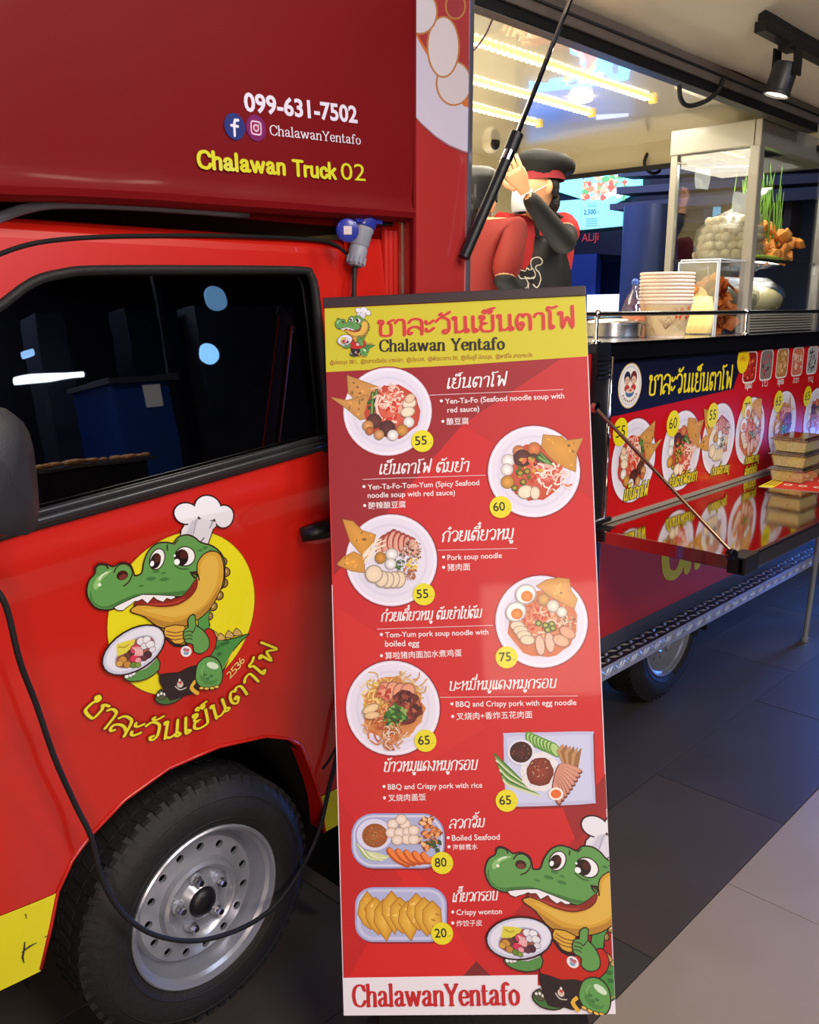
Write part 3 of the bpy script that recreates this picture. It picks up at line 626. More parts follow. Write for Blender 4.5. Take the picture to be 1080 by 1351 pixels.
# ---- wheels
def make_wheel(name, x, y, z, steer=0.0):
    """outer face towards -y at y"""
    root = None
    ax = (0, -1, 0); cz = Vector((x, y, z))
    t = MB(); Rt = z - .002
    t.lathe(cz, ax, [(.176, -.008), (.186, .004), (.205, .011), (.235, .012), (.256, .004), (.270, -.010), (Rt, -.024), (Rt, -.135), (.270, -.15), (.24, -.165), (.18, -.165)], 64)
    to = t.build(name, TYRE, truck, smooth='auto')
    tr = MB()
    for i in range(56):
        a = 2 * PI * i / 56
        for (h0, h1, da) in ((-.012, -.048, .02), (-.056, -.1, -.02), (-.108, -.142, .02)):
            r = Rt + .002; c0, s0 = math.cos(a), math.sin(a); c1, s1 = math.cos(a + da), math.sin(a + da); w = .0085
            def pp(cc, s_, hh, k): return cz + Vector((cc * r - s_ * w * k, -hh * -1 * -1, s_ * r + cc * w * k))
            A = [cz + Vector((c0 * rr - s0 * w * k, -h0, s0 * rr + c0 * w * k)) for rr in (r - .012, r) for k in (-1, 1)]
            B = [cz + Vector((c1 * rr - s1 * w * k, -h1, s1 * rr + c1 * w * k)) for rr in (r - .012, r) for k in (-1, 1)]
            tr.add(A + B, [(2, 3, 7, 6), (0, 2, 6, 4), (1, 5, 7, 3), (0, 1, 3, 2), (4, 6, 7, 5)])
        # shoulder grooves and raised side ticks
        c0, s0 = math.cos(a), math.sin(a); rr = .2705
        p = cz + Vector((c0 * rr, .012, s0 * rr)); e = Vector((c0 * .011, .0085, s0 * .011)); g = Vector((-s0, 0, c0)) * .0075
        tr.obox(p, e, g, Vector((c0 * .0015, -.0022, s0 * .0015)))
    tr.build('tread', TYRE, to)
    # side wall ribs
    rb = MB()
    for rr, hh in ((.200, .0105), (.246, .0095)): rb.lathe(cz, ax, [(rr - .002, hh - .003), (rr, hh + .0015), (rr + .002, hh - .003)], 64)
    rb.build('sidewall_rib', TYRE, to, smooth=True)
    # rim: bead, well, and dished disc with a ring of holes
    r = MB()
    r.lathe(cz, ax, [(.180, -.006), (.1815, .004), (.178, .007), (.1735, .005), (.171, -.006), (.163, -.012), (.158, -.030), (.153, -.046), (.150, -.056), (.147, -.052), (.139, -.040)], 64)
    nh = 15; ra, rb_ = .098, .139; ha, hb = -.034, -.040; rc_ = .1215; hr = .0094
    for i in range(nh):
        a0 = 2 * PI * i / nh; a1 = 2 * PI * (i + 1) / nh; am = (a0 + a1) / 2
        outer = []
        for k in range(5): outer.append((rb_, a0 + (a1 - a0) * k / 4))
        outer.append((rc_, a1))
        for k in range(5): outer.append((ra, a1 - (a1 - a0) * k / 4))
        outer.append((rc_, a0))
        inner = []
        for (rr, t) in outer:
            dx = rr * math.cos(t) - rc_ * math.cos(am); dz = rr * math.sin(t) - rc_ * math.sin(am); l = math.hypot(dx, dz)
            inner.append((rc_ * math.cos(am) + dx / l * hr, rc_ * math.sin(am) + dz / l * hr))
        V = [cz + Vector((rr * math.cos(t), -(ha + (hb - ha) * (rr - ra) / (rb_ - ra)), rr * math.sin(t))) for rr, t in outer]
        V += [cz + Vector((px, .037, pz)) for px, pz in inner]; V += [cz + Vector((px, .046, pz)) for px, pz in inner]
        m = len(outer); F = []
        for k in range(m):
            k2 = (k + 1) % m; F.append([k, k2, m + k2, m + k]); F.append([m + k, m + k2, 2 * m + k2, 2 * m + k])
        r.add(V, F)
    r.lathe(cz, ax, [(.098, -.034), (.092, -.022), (.084, -.018), (.078, -.022), (.072, -.034), (.066, -.036), (.050, -.033), (.042, -.024), (.036, -.018), (.0335, -.020), (.033, -.04)], 64)
    for i in range(5):
        a = 2 * PI * i / 5 + .45; p = cz + Vector((.055 * math.cos(a), .034, .055 * math.sin(a))); r.lathe(p, ax, [(.016, 0), (.015, .007), (.010, .010), (.0, .010)], 16)
    ro = r.build('rim', WHEEL, to, smooth='auto')
    MB().lathe(cz, ax, [(.15, -.075), (.02, -.075)], 32).build('brake_drum', DARK, to)
    MB().lathe(cz, ax, [(.034, -.04), (.033, -.018), (.028, -.010), (.018, -.005), (.0, -.003)], 28).build('hub_cap', BLK, to, smooth=True)
    for i in range(5):
        a = 2 * PI * i / 5 + .45; p = cz + Vector((.055 * math.cos(a), .025, .055 * math.sin(a)))
        MB().lathe(p, ax, [(.011, 0), (.0105, .006), (.0085, .008), (.0085, .016), (.007, .019), (0, .019)], 6).build('lug_nut', STEEL, to)
    return to
make_wheel('front_wheel', .905, 0.0, .285)
make_wheel('rear_wheel', 3.115, .085, .285)
# ---- luton box over the cab
YB = -0.012
lb = [(0.0, 1.722)] + [sp(u, v, YB) for u, v in ((0, 260), (100, 262), (200, 267), (350, 277), (540, 290))]
BX0 = 1.538
lu = MB(); xs = rng(0.0, BX0, .02)
for x in xs:
    zb = interp(lb, x)
    prof = [(.10, zb - .0), (.012, zb - .004), (-.004, zb + .004), (-.008, zb + .016), (.0, zb + .030), (.002, zb + .05), (0, zb + .075), (.0, 2.0), (0, 2.3), (0, 2.62)]
    k = 0
    for yy, z in prof:
        w = .003 * math.sin(x * 23 + z * 9) * math.exp(-(z - zb) * 14) + .0022 * noise.noise(Vector((x * 3, z * 3, 0)))
        lu.v.append(Vector((x, YB + yy + w, z)))
m = 10
for i in range(len(xs) - 1):
    for k in range(m - 1): q = i * m + k; lu.f.append([q, q + m, q + m + 1, q + 1])
lu.box(0.0, BX0, YB + .1, 1.6, 1.725, 1.74); lu.box(0, .012, YB, 1.6, 1.72, 2.62); lu.box(0, BX0, YB + .002, 1.6, 2.60, 2.62)
luo = lu.build('overcab_box', REDBOX, truck, smooth='auto')
# ---- kitchen body: front strip with a food picture, lower side, roof, inner faces
ks = MB().box(BX0, 1.724, YB, .02, .43, 2.64, .004); strip = ks.build('corner_panel', mat('faded_red_vinyl', (160, 44, 44), 0.3, coat=.5, var=.05), truck, smooth='auto')
MB().box(1.722, 1.738, YB - .003, .03, .43, 2.30, .003).build('corner_trim', mat('silver_edge', (150, 150, 165), .25, metal=.8, var=.1), truck)
MB().box(BX0 - .004, BX0 + .004, YB - .003, YB + .01, .43, 2.64, .002).build('corner_edge', REDBOX, truck)
bd = MB(); bd.box(1.55, 4.55, .02, 1.76, .60, .65); bd.build('deck', GREYM, truck)
MB().box(1.56, 1.74, .03, 1.76, .65, 2.4).build('bulkhead', CREAM, truck)
MB().box(1.72, 4.22, 1.72, 1.76, .65, 2.36).build('far_side_wall', CREAM, truck)
# ceiling panel, wavy glossy sheet
cp = MB(); nx, ny = 60, 30
for i in range(nx + 1):
    for j in range(ny + 1):
        x = 1.72 + (4.2 - 1.72) * i / nx; y = .02 + 1.71 * j / ny; cp.v.append(Vector((x, y, 2.334 + .003 * noise.noise(Vector((x * 2.2, y * 2.2, 3))))))
for i in range(nx):
    for j in range(ny): q = i * (ny + 1) + j; cp.f.append([q, q + 1, q + ny + 2, q + ny + 1])
cp.build('ceiling_panel', mat('glossy_cream_ceiling', (226, 218, 192), 0.25, coat=1.0, var=.04, vscale=2, croug=.01), truck, smooth=True)
MB().box(1.72, 4.25, .0, 1.76, 2.36, 2.62).build('roof', REDBOX, truck)
MB().box(4.16, 4.22, .02, 1.76, 2.21, 2.37).build('rear_header', mat('cream_header', (200, 190, 160), .3, coat=.3), truck)
MB().box(4.14, 4.16, .02, 1.72, 2.20, 2.222).build('rear_header_seal', RUB, truck)
MB().box(4.16, 4.22, 1.68, 1.72, .65, 2.3).build('rear_post', GREYM, truck)
MB().box(4.18, 4.22, .02, 1.68, .65, 1.30).build('rear_gate', GREYM, truck)
# opening frame along the hatch hinge
f1 = MB().box(1.738, 3.90, -.012, .03, 2.232, 2.262, .004); f1.build('opening_frame', BLK, truck)
f2 = MB().box(1.738, 3.905, -.020, .0, 2.262, 2.318, .004); f2.build('hatch_hinge', mat('dark_extrusion', (112, 102, 96), .35, metal=.3, var=.1), truck)
MB().tube([(1.74, -.022, 2.29), (3.9, -.022, 2.29)], .004, 6).build('hatch_seal', RUB, truck, smooth=True)
# open hatch: wavy shiny sheet rising outwards
HS = 0.42
def hz(y): return 2.315 + (-y) * HS
hp = MB(); nx, ny = 80, 30
for i in range(nx + 1):
    for j in range(ny + 1):
        x = 1.74 + (4.5 - 1.74) * i / nx; y = -.012 - 1.1 * j / ny
        hp.v.append(Vector((x, y, hz(y) + .010 * noise.noise(Vector((x * 1.7, y * 2.4, 1))) + .004 * noise.noise(Vector((x * 5, y * 6, 4))))))
for i in range(nx):
    for j in range(ny): q = i * (ny + 1) + j; hp.f.append([q, q + 1, q + ny + 2, q + ny + 1])
hatch = hp.build('hatch_panel', mat('pearl_sheet', (240, 230, 206), 0.28, metal=.1, coat=.2, var=.06, vscale=1.5), truck, smooth=True)
MB().add([(1.74, -.02, 2.36), (4.5, -.02, 2.36), (4.5, -1.12, 2.36 + 1.1 * HS), (1.74, -1.12, 2.36 + 1.1 * HS)], [(0, 1, 2, 3)]).build('hatch_skin', REDBOX, hatch)
# gas strut
s0 = side(612, 338, .0); s1 = side(752, 0, -.02); d = (s1 - s0)
top = s0 + d * 1.12; top = Vector((top.x, -.30, hz(-.30) - .01)) if False else s0 + d * 1.02
s0 = Vector((s0.x + .03, -.03, s0.z)); 
def at_pix(u, v, y): return side(u, v, y)
S0 = at_pix(612, 340, -.03); Sa = at_pix(681, 180, -.075); Sb = at_pix(683, 172, -.078); S1 = at_pix(752, 0, -.13); S2 = S1 + (S1 - Sb) * .25
st = MB().tube([S0, S0 + (Sa - S0) * .78, Sa], [.0135, .0135, .0135], 14); sto = st.build('gas_strut', BLK, truck, smooth='auto')
MB().tube([S0 + (Sa - S0) * .80, S0 + (Sa - S0) * .88], .0142, 14).build('strut_ring', CHROME, sto, smooth='auto')
MB().tube([S0 + (Sa - S0) * .88, Sa + (Sb - Sa) * .5], .0165, 14).build('strut_collar', BLK, sto, smooth='auto')
MB().tube([Sa, S1, S2], .0062, 10).build('strut_rod', CHROME, sto, smooth='auto')
# ---- counter side
CZ = 1.44
MB().box(1.74, 4.55, .0, .52, CZ - .03, CZ, .003).build('counter_top', STEEL, truck)
X0 = sp(800, 470)[0]
MB().box(X0 - .02, 4.55, -.012, .02, 1.386, CZ - .004, .003).build('counter_fascia', mat('dark_gloss_trim', (26, 26, 34), .15, metal=.6, coat=.5, var=.2), truck)
MB().box(X0 - .02, 4.55, -.016, -.010, CZ - .006, CZ + .002, .001).build('fascia_edge', CHROME, truck)
MB().box(X0 - .02, 4.55, -.018, -.010, 1.380, 1.390, .001).build('panel_top_trim', CHROME, truck)
MB().box(2.325, 2.40, -.02, .03, .43, CZ + .004, .004).build('counter_post', BLK, truck)
br = MB()
for k in range(5): br.box(2.33, 2.40, -.026, -.018, 1.335 + k * .014, 1.343 + k * .014)
br.build('post_ribs', BLK, truck)
MB().tube([(2.405, -.022, 1.40), (2.408, -.022, .88)], .006, 8).build('post_trim', CHROME, truck, smooth=True)
pan = MB().box(2.41, 4.6, -.008, .02, .872, 1.386, .002).build('menu_panel', mat('menu_red_vinyl', (192, 22, 26), .2, coat=.7, var=.03), truck)
MB().box(1.74, 2.33, .0, .03, .43, CZ - .03).build('front_side_panel', REDPAN, truck)
low_p = MB().box(2.40, 4.6, -.004, .03, .465, .872, .002).build('lower_panel', REDPAN, truck)
MB().box(1.6, 4.6, -.006, .03, .41, .467, .003).build('sill_strip', mat('grey_sill', (66, 66, 74), .4, var=.1), truck)
# running board: tread and lip of checker plate, each raised diamond a real bump
rbm = MB().box(2.0, 4.9, -.068, .0, .396, .41, .002); rbm.box(2.0, 4.9, -.071, -.067, .362, .41, .001)
rbo = rbm.build('running_board', mat('checker_dark', (44, 42, 44), .4, metal=.5, var=.2), truck)
dm = MB(); dl = MB()
n = 0
for i in range(72):
    x = 2.03 + i * .04
    for j in range(2):
        s_ = 1 if (i + j) % 2 else -1; c = Vector((x, -.018 - j * .032, .4108)); e = Vector((.018, .011 * s_, 0)); g = Vector((-.005 * s_, .0065, 0))
        dm.add([c - e - Vector((0, 0, .001)), c + g, c + e - Vector((0, 0, .001)), c - g, c + Vector((0, 0, .0045))], [(0, 1, 4), (1, 2, 4), (2, 3, 4), (3, 0, 4)])
    s_ = 1 if i % 2 else -1
    for zz in (.386,):
        c = Vector((x, -.0718, zz)); e = Vector((.017, 0, .019 * s_)); g = Vector((-.004 * s_, 0, .004))
        for dx in (0, .02):
            c2 = c + Vector((dx, 0, 0)); dl.add([c2 - e, c2 + g, c2 + e, c2 - g, c2 - Vector((0, .005, 0))], [(0, 1, 4), (1, 2, 4), (2, 3, 4), (3, 0, 4)])
dm.build('tread_diamonds', mat('checker_worn', (176, 170, 164), .38, metal=.5, var=.2), rbo)['kind'] = 'stuff'
LIPM = mat('checker_silver', (176, 182, 204), .36, metal=.5, var=.15)
MB().box(2.0, 4.9, -.0725, -.0705, .362, .409).build('board_lip', LIPM, rbo); dl.build('lip_diamonds', LIPM, rbo)['kind'] = 'stuff'
for xa, xb in ((2.55, 2.86), (3.46, 3.9)): MB().box(xa, xb, .0, .03, .315, .40, .01).build('yellow_valance', YEL, truck)
MB().box(3.40, 3.42, .06, .24, .22, .34).build('rear_mudflap', RUB, truck)
MB().box(2.6, 4.2, .05, .07, .30, .45).build('valance_back', DARK, truck)
# fold-down shelf
sf = MB().box(2.36, 4.7, -.492, -.012, .853, .866, .002); sfo = sf.build('folding_shelf', MIRR, truck)
MB().box(2.345, 4.7, -.508, -.490, .820, .868, .004).build('shelf_rim', mat('dark_blue_rim', (24, 26, 40), .25, metal=.3, coat=.4, var=.1), sfo)
MB().box(2.352, 2.364, -.49, -.012, .826, .866, .002).build('shelf_side', CHROME, sfo)
MB().box(2.345, 2.44, -.512, -.46, .818, .869, .004).build('shelf_corner', BLK, sfo)
MB().box(2.345, 2.42, -.06, -.01, .83, .868, .004).build('hinge_corner', BLK, sfo)
MB().tube([(2.34, -.02, .885), (2.44, -.02, .885)], .010, 10).build('shelf_hinge', STEEL, sfo, smooth='auto')
MB().box(2.41, 4.6, -.016, -.006, .868, .880, .001).build('panel_bottom_trim', ALUW, truck)
sr = MB(); A0 = side(785, 538, -.03); A1 = flr(968, 732, .875); A1 = Vector((A1.x, A1.y, A1.z))
sr.tube([A0, A1], .0055, 10); sro = sr.build('shelf_stay', mat('bronze_steel', (150, 120, 100), .25, metal=.9, var=.1), truck, smooth='auto')
for p in (A0, A1): MB().lathe(p + Vector((0, .006, 0)), (0, -1, 0) if p is A0 else (-1, -.2, .2), [(.0, .016), (.016, .014), (.017, 0), (.0, 0)], 18).build('stay_eye', CHROME, sro, smooth='auto')
# rail on the counter
rl = MB().tube([(2.25, -.004, 1.527), (4.6, -.004, 1.527)], .0075, 12); rlo = rl.build('counter_rail', STEEL, truck, smooth='auto')
for px in (787, 984):
    x = side(px, 415, -.004).x; p = MB().tube([(x, -.004, CZ), (x, -.004, CZ + .008), (x, -.004, CZ + .012), (x, -.004, 1.522)], [.016, .016, .0065, .0065], 12); p.ball((x, -.004, 1.528), .0135, 12, 8); p.build('rail_post', CHROME, rlo, smooth='auto')
# ceiling LED strips (each with beads), downlight
LEDW = mat('led_white', (255, 248, 220), .5, emit=(255, 244, 200), estr=4.0)
LEDY = mat('led_tube', (250, 240, 190), .4, emit=(250, 232, 150), estr=1.0)
for (a, b) in (((560, 40), (862, 135)), ((560, 92), (777, 154)), ((560, 131), (710, 167))):
    pa, pb = flr(*a, 2.318), flr(*b, 2.318); pa.x = max(pa.x, 1.76); y = (pa.y + pb.y) / 2
    lo = MB().box(pa.x, pb.x, y - .007, y + .007, 2.323, 2.336, .002).build('led_strip', LEDY, truck)
    bd_ = MB(); nb = int((pb.x - pa.x) / .03)
    for i in range(nb):
        bd_.box(pa.x + i * .03, pa.x + i * .03 + .014, y - .009, y + .009, 2.319, 2.325)
    o = bd_.build('led_beads', LEDW, lo); o['kind'] = 'stuff'
    MB().box(pb.x - .004, pb.x + .014, y - .015, y + .015, 2.316, 2.336, .003).build('led_end_cap', mat('amber_cap', (230, 200, 110), .3, emit=(230, 190, 90), estr=.8), lo)
p = flr(766, 132, 2.32)
MB().lathe(p, (0, 0, -1), [(0, -.01), (.042, -.01), (.044, .0), (.038, .004), (0, .004)], 28).build('downlight', mat('downlight_glow', (255, 250, 235), .4, emit=(255, 245, 225), estr=9), truck, smooth=True)
area('kitchen_led_lamp', (2.7, .75, 2.29), (2.7, .75, 0), 1.6, 22, (1.0, .90, .70), .6)
area('kitchen_bounce_fill', (2.9, .95, 1.2), (2.9, .9, 2.3), 1.7, 26, (1.0, .93, .76), .8)  # unseen upward fill added to brighten the ceiling like worktop bounce
area('kitchen_rear_lamp', (3.6, .6, 2.28), (3.6, .6, 0), .5, 3, (1.0, .9, .72), .5)
# dome camera under the ceiling
p = side(646, 190, 1.45)
cc = MB().lathe(p + Vector((0, 0, .075)), (0, 0, -1), [(.05, 0), (.05, .012), (.03, .02), (.022, .05)], 20); cc.ball(p + Vector((-.005, -.01, 0)), .045, 18, 12)
co = cc.build('dome_camera', mat('camera_white', (226, 220, 196), .35, var=.05), truck, smooth='auto')
dv = (CP - p).normalized() + RT * .75; dv.normalize()
MB().lathe(p + Vector((-.005, -.01, 0)) + dv * .034, dv, [(0, .014), (.016, .012), (.027, .004), (.029, 0)], 18).build('camera_lens', BLK, co, smooth=True)

# ================================================================== PRINTED ARTWORK
PRV = printmat('printed_vinyl', 0.5, 0.08); PRD = printmat('door_decal', 0.34, 0.7); PRS = printmat('side_print', 0.22, 0.6); PRC = printmat('cup_print', 0.5, 0.0)
OUT = (46, 16, 14)
def croc(a):
    def shp(pts, col, w=6, sm=3, oc=OUT):
        q = crom(pts, sm, True) if sm else pts
        if w: a.stroke(q, w, oc, closed=True)
        a.poly(q, col)
    def el(x, y, rx, ry, rot, col, w=0, cc=None):
        if w: a.ell(x, y, rx + w, ry + w, rot, OUT, n=24)
        a.ell(x, y, rx, ry, rot, col, cc, n=24)
    # tail
    shp([(630, 660), (690, 712), (760, 705), (822, 686), (790, 715), (745, 770), (718, 830), (690, 860), (640, 800)], (70, 138, 66), 7)
    for x, y in ((668, 690), (700, 702), (738, 690), (774, 680)): shp([(x - 18, y + 8), (x - 6, y - 22), (x + 20, y + 4)], (196, 162, 92), 4, 2)
    a.poly(crom([(700, 850), (735, 800), (755, 760), (745, 772), (716, 826), (690, 858)], 2, True), (232, 190, 50))
    for x, y in ((680, 745), (705, 730), (690, 775), (726, 722)): el(x, y, 13, 9, -.4, (48, 104, 50))
    # spikes behind the jaw
    for x, y, r in ((706, 350, 17), (718, 398, 19), (708, 448, 19), (688, 505, 18), (660, 555, 18), (642, 600, 16), (630, 640, 14)):
        el(x, y, r, r, 0, (150, 118, 62), 5); el(x - 4, y - 3, r * .6, r * .6, 0, (214, 186, 118))
    shp([(600, 590), (652, 545), (640, 600), (640, 665), (600, 670)], (78, 146, 70), 5)
    # hat
    shp([(508, 240), (528, 172), (575, 165), (680, 165), (655, 200), (634, 272), (600, 262)], (222, 222, 232), 7, 2)
    for x, y, rx, ry in ((532, 128, 54, 46), (704, 142, 42, 50), (630, 104, 58, 56)): el(x, y, rx, ry, 0, (226, 226, 236), 7)
    for x, y, rx, ry in ((532, 128, 54, 46), (704, 142, 42, 50), (630, 104, 58, 56)): el(x, y, rx, ry, 0, (226, 226, 236))
    a.poly([(526, 236), (540, 170), (600, 150), (672, 168), (650, 200), (632, 262), (600, 254)], (214, 214, 226))
    a.poly([(530, 236), (556, 160), (585, 150), (566, 238)], (196, 196, 212)); a.stroke([(566, 225), (572, 170), (580, 150)], 2, (150, 148, 165), smooth=3); a.stroke([(600, 262), (618, 240)], 3, OUT); a.stroke([(655, 158), (640, 195)], 3, (120, 116, 130))
    # back of the head
    head = [(84, 490), (92, 440), (122, 404), (118, 378), (135, 362), (165, 364), (200, 376), (235, 358), (275, 366), (292, 400), (300, 418), (335, 404), (345, 350), (365, 300), (400, 268), (440, 264), (475, 268), (495, 240), (535, 229), (572, 242), (600, 264), (660, 284), (704, 330), (712, 400), (700, 470), (640, 470), (590, 430), (560, 478), (520, 506), (440, 505), (360, 500), (310, 512), (260, 532), (215, 558), (180, 568), (130, 562), (98, 530)]
    shp(head, (94, 152, 80), 8, 3)
    a.poly(crom([(98, 480), (110, 530), (150, 556), (200, 545), (300, 500), (420, 492), (540, 480), (580, 430), (560, 478), (520, 502), (440, 502), (360, 497), (310, 509), (260, 529), (215, 553), (180, 564), (130, 558), (96, 520)], 2, True), (66, 118, 58))
    el(145, 392, 30, 26, 0, (88, 146, 76)); a.stroke([(118, 400), (120, 375), (140, 362), (165, 366), (176, 380)], 4, OUT, smooth=3)
    el(248, 404, 46, 44, 0, (96, 156, 82)); a.stroke([(205, 400), (218, 372), (245, 359), (276, 370), (290, 400), (275, 440), (250, 462)], 3.5, OUT, smooth=3)
    el(243, 413, 27, 22, -.35, (60, 20, 16)); el(246, 420, 19, 13, -.35, (112, 52, 44))
    a.poly(crom([(110, 460), (130, 420), (185, 388), (190, 396), (150, 430), (135, 465), (120, 480)], 3, True), (142, 190, 118)); el(138, 456, 8, 8, 0, (224, 240, 214)); a.stroke([(136, 432), (150, 412), (172, 398)], 4, (214, 234, 204), smooth=2)
    for x, y, rx, ry in ((376, 428, 23, 9), (436, 431, 21, 9), (330, 461, 13, 5), (398, 395, 16, 7), (432, 402, 12, 5), (600, 298, 12, 6), (624, 286, 13, 7), (652, 300, 12, 6)): el(x, y, rx, ry, -.1, (66, 120, 60))
    # jaw
    jaw = [(588, 420), (590, 360), (618, 318), (655, 304), (690, 318), (706, 370), (704, 440), (680, 505), (640, 570), (590, 612), (520, 648), (452, 655), (400, 640), (345, 600), (292, 582), (286, 568), (330, 548), (420, 556), (500, 548), (556, 505)]
    shp(jaw, (206, 158, 56), 6)
    a.poly(crom([(598, 420), (602, 366), (628, 328), (660, 322), (682, 350), (680, 430), (640, 520), (570, 580), (480, 604), (400, 590), (330, 568), (420, 566), (500, 556), (566, 508)], 3, True), (216, 176, 74))
    a.poly(crom([(340, 596), (400, 612), (470, 628), (560, 600), (640, 540), (690, 460), (680, 505), (640, 570), (590, 610), (520, 645), (452, 652), (400, 637)], 2, True), (176, 128, 48))
    # mouth
    shp([(296, 548), (330, 520), (390, 512), (470, 520), (530, 500), (582, 430), (584, 470), (550, 515), (490, 548), (420, 556), (350, 548)], (132, 40, 30), 3)
    a.poly(crom([(340, 543), (400, 540), (470, 538), (530, 515), (500, 540), (420, 551), (360, 547)], 2, True), (172, 60, 46))
    a.stroke([(578, 425), (560, 405), (584, 398), (596, 434)], 4, OUT, smooth=3); a.stroke([(556, 398), (590, 412)], 4, OUT)
    teeth = [(206, 560), (240, 542), (290, 519), (335, 502), (400, 504), (482, 508), (484, 514), (466, 522), (446, 516), (430, 533), (404, 524), (386, 510), (358, 540), (334, 520), (312, 530), (298, 530), (280, 546), (262, 558), (246, 572), (222, 572)]
    a.stroke(teeth, 4, OUT, closed=True); a.poly(teeth, (232, 232, 238))
    # eyes
    el(402, 338, 31, 47, .3, (236, 236, 240), 5); el(394, 346, 24, 37, .25, (30, 14, 14)); el(404, 335, 14, 20, .3, (74, 30, 24)); el(379, 359, 9, 13, .2, (246, 246, 250))
    el(530, 325, 44, 42, .1, (236, 236, 240), 5); el(514, 330, 32, 38, .1, (30, 14, 14)); el(524, 318, 17, 20, 0, (74, 30, 24)); el(493, 351, 13, 14, 0, (246, 246, 250)); el(482, 322, 5, 6, 0, (246, 246, 250))
    a.stroke([(484, 366), (510, 382), (545, 382)], 3, (60, 100, 52), smooth=3); a.stroke([(448, 296), (446, 272)], 3, OUT); a.stroke([(478, 270), (494, 248)], 3, OUT)
    # neck
    shp([(440, 652), (526, 646), (528, 715), (485, 724), (446, 702)], (214, 166, 60), 5, 2)
    for y in (668, 684, 700): a.stroke([(446, y), (485, y + 8), (524, y)], 2.5, (120, 70, 30), smooth=2)
    # left leg, shirt, shorts
    shp([(420, 940), (400, 966), (404, 992), (440, 1006), (490, 994), (525, 966), (470, 985), (440, 960)], (64, 112, 58), 7, 2)
    el(424, 968, 20, 17, 0, (80, 86, 60), 3)
    for x, y in ((409, 962), (423, 955), (438, 958)): el(x, y, 6, 7, 0, (226, 226, 220), 2)
    shp([(445, 700), (485, 732), (535, 730), (600, 690), (630, 660), (655, 668), (672, 712), (650, 772), (585, 832), (500, 862), (420, 870), (404, 820), (415, 750)], (186, 34, 22), 6)
    a.stroke([(442, 702), (484, 736), (540, 734)], 6, (34, 20, 24), smooth=3)
    shp([(414, 870), (500, 860), (588, 826), (592, 940), (530, 962), (468, 985), (432, 930)], (36, 24, 28), 5, 2)
    el(508, 912, 14, 16, 0, (206, 190, 180)); el(508, 904, 8, 7, 0, (190, 60, 50)); a.stroke([(486, 922), (508, 938), (536, 928)], 3, (196, 186, 180), smooth=3); el(505, 893, 5, 6, 0, (230, 225, 220))
    el(534, 761, 25, 25, 0, (226, 224, 226)); el(528, 753, 8, 8, 0, (150, 110, 140)); el(541, 755, 8, 8, 0, (190, 90, 90)); el(534, 769, 12, 8, 0, (120, 150, 190)); el(534, 762, 4, 3, 0, (220, 180, 160))
    # right leg
    a.stroke([(575, 900), (560, 930), (590, 955)], 10, (222, 176, 60), smooth=3)
    shp([(580, 870), (590, 820), (630, 788), (675, 800), (698, 850), (694, 905), (660, 932), (610, 925), (585, 900)], (92, 154, 80), 7)
    el(640, 880, 40, 34, .2, (74, 132, 66)); el(648, 868, 34, 26, .3, (92, 154, 80)); el(656, 826, 28, 15, .3, (206, 226, 196)); a.stroke([(610, 870), (606, 850), (616, 826)], 3, (130, 180, 110), smooth=2)
    for x, y in ((622, 868), (634, 886), (650, 874)): el(x, y, 9, 7, 0, (62, 116, 56))
    for x, y in ((606, 930), (630, 932), (655, 930), (676, 924)): el(x, y, 10, 6, 0, (226, 186, 80), 3)
    # thumb up
    shp([(546, 650), (544, 618), (556, 598), (572, 598), (578, 642), (606, 662), (634, 700), (636, 742), (604, 768), (572, 760), (566, 728), (534, 718), (524, 690), (528, 662)], (94, 152, 80), 6)
    for y in (672, 690, 706): a.stroke([(528, y), (550, y - 5), (562, y)], 2.5, OUT, smooth=2)
    a.stroke([(578, 642), (568, 668), (560, 676)], 2.5, OUT, smooth=2)
    # serving hand and bowl
    shp([(250, 870), (330, 838), (398, 790), (408, 842), (350, 885), (290, 896), (262, 890)], (84, 140, 72), 6, 2)
    for x, y in ((262, 872), (280, 866), (292, 858)): el(x, y, 9, 12, .5, (232, 232, 236), 2)
    a.poly([(298, 850), (330, 836), (362, 800), (398, 778), (392, 800), (350, 838), (310, 852)], (190, 180, 196))
    el(292, 754, 156, 88, -.56, (196, 200, 222), 8); el(296, 750, 146, 77, -.56, (222, 222, 236)); el(298, 762, 108, 56, -.62, (176, 178, 204)); el(299, 764, 102, 51, -.62, (150, 90, 84))
    a.poly([(212, 728), (258, 712), (300, 704), (292, 730), (262, 764), (216, 784)], (214, 206, 70)); a.stroke([(222, 740), (250, 742), (270, 728)], 3, (170, 140, 40))
    for x, y, r, c in ((326, 714, 20, (224, 224, 232)), (352, 706, 18, (230, 228, 236)), (340, 736, 16, (214, 212, 224)), (368, 728, 19, (226, 226, 234)), (378, 752, 15, (216, 214, 226)), (282, 768, 20, (84, 44, 44)), (262, 784, 17, (104, 56, 50)), (356, 776, 19, (70, 40, 54)), (340, 790, 15, (92, 50, 60)), (300, 750, 24, (200, 70, 96)), (316, 766, 20, (222, 110, 130)), (294, 792, 20, (206, 50, 84)), (312, 800, 14, (226, 150, 160)), (240, 800, 20, (196, 142, 60)), (226, 816, 16, (206, 156, 74)), (262, 820, 17, (188, 134, 60)), (290, 822, 15, (96, 132, 54)), (312, 822, 12, (122, 150, 60))):
        el(x, y, r, r * .85, -.4, c, 1.8)
    for k in range(6): a.stroke([(286 + k * 8, 742 - k), (300 + k * 6, 756), (296 + k * 7, 778)], 2, (236, 206, 206), smooth=2)

def dbox(x0, y0, s): return lambda X, Y: (x0 + X / s, y0 + Y / s)
K3 = dbox(90, 640, 1080 / 310.0)
def doorP(p): return sp(*K3(p[0], p[1]))
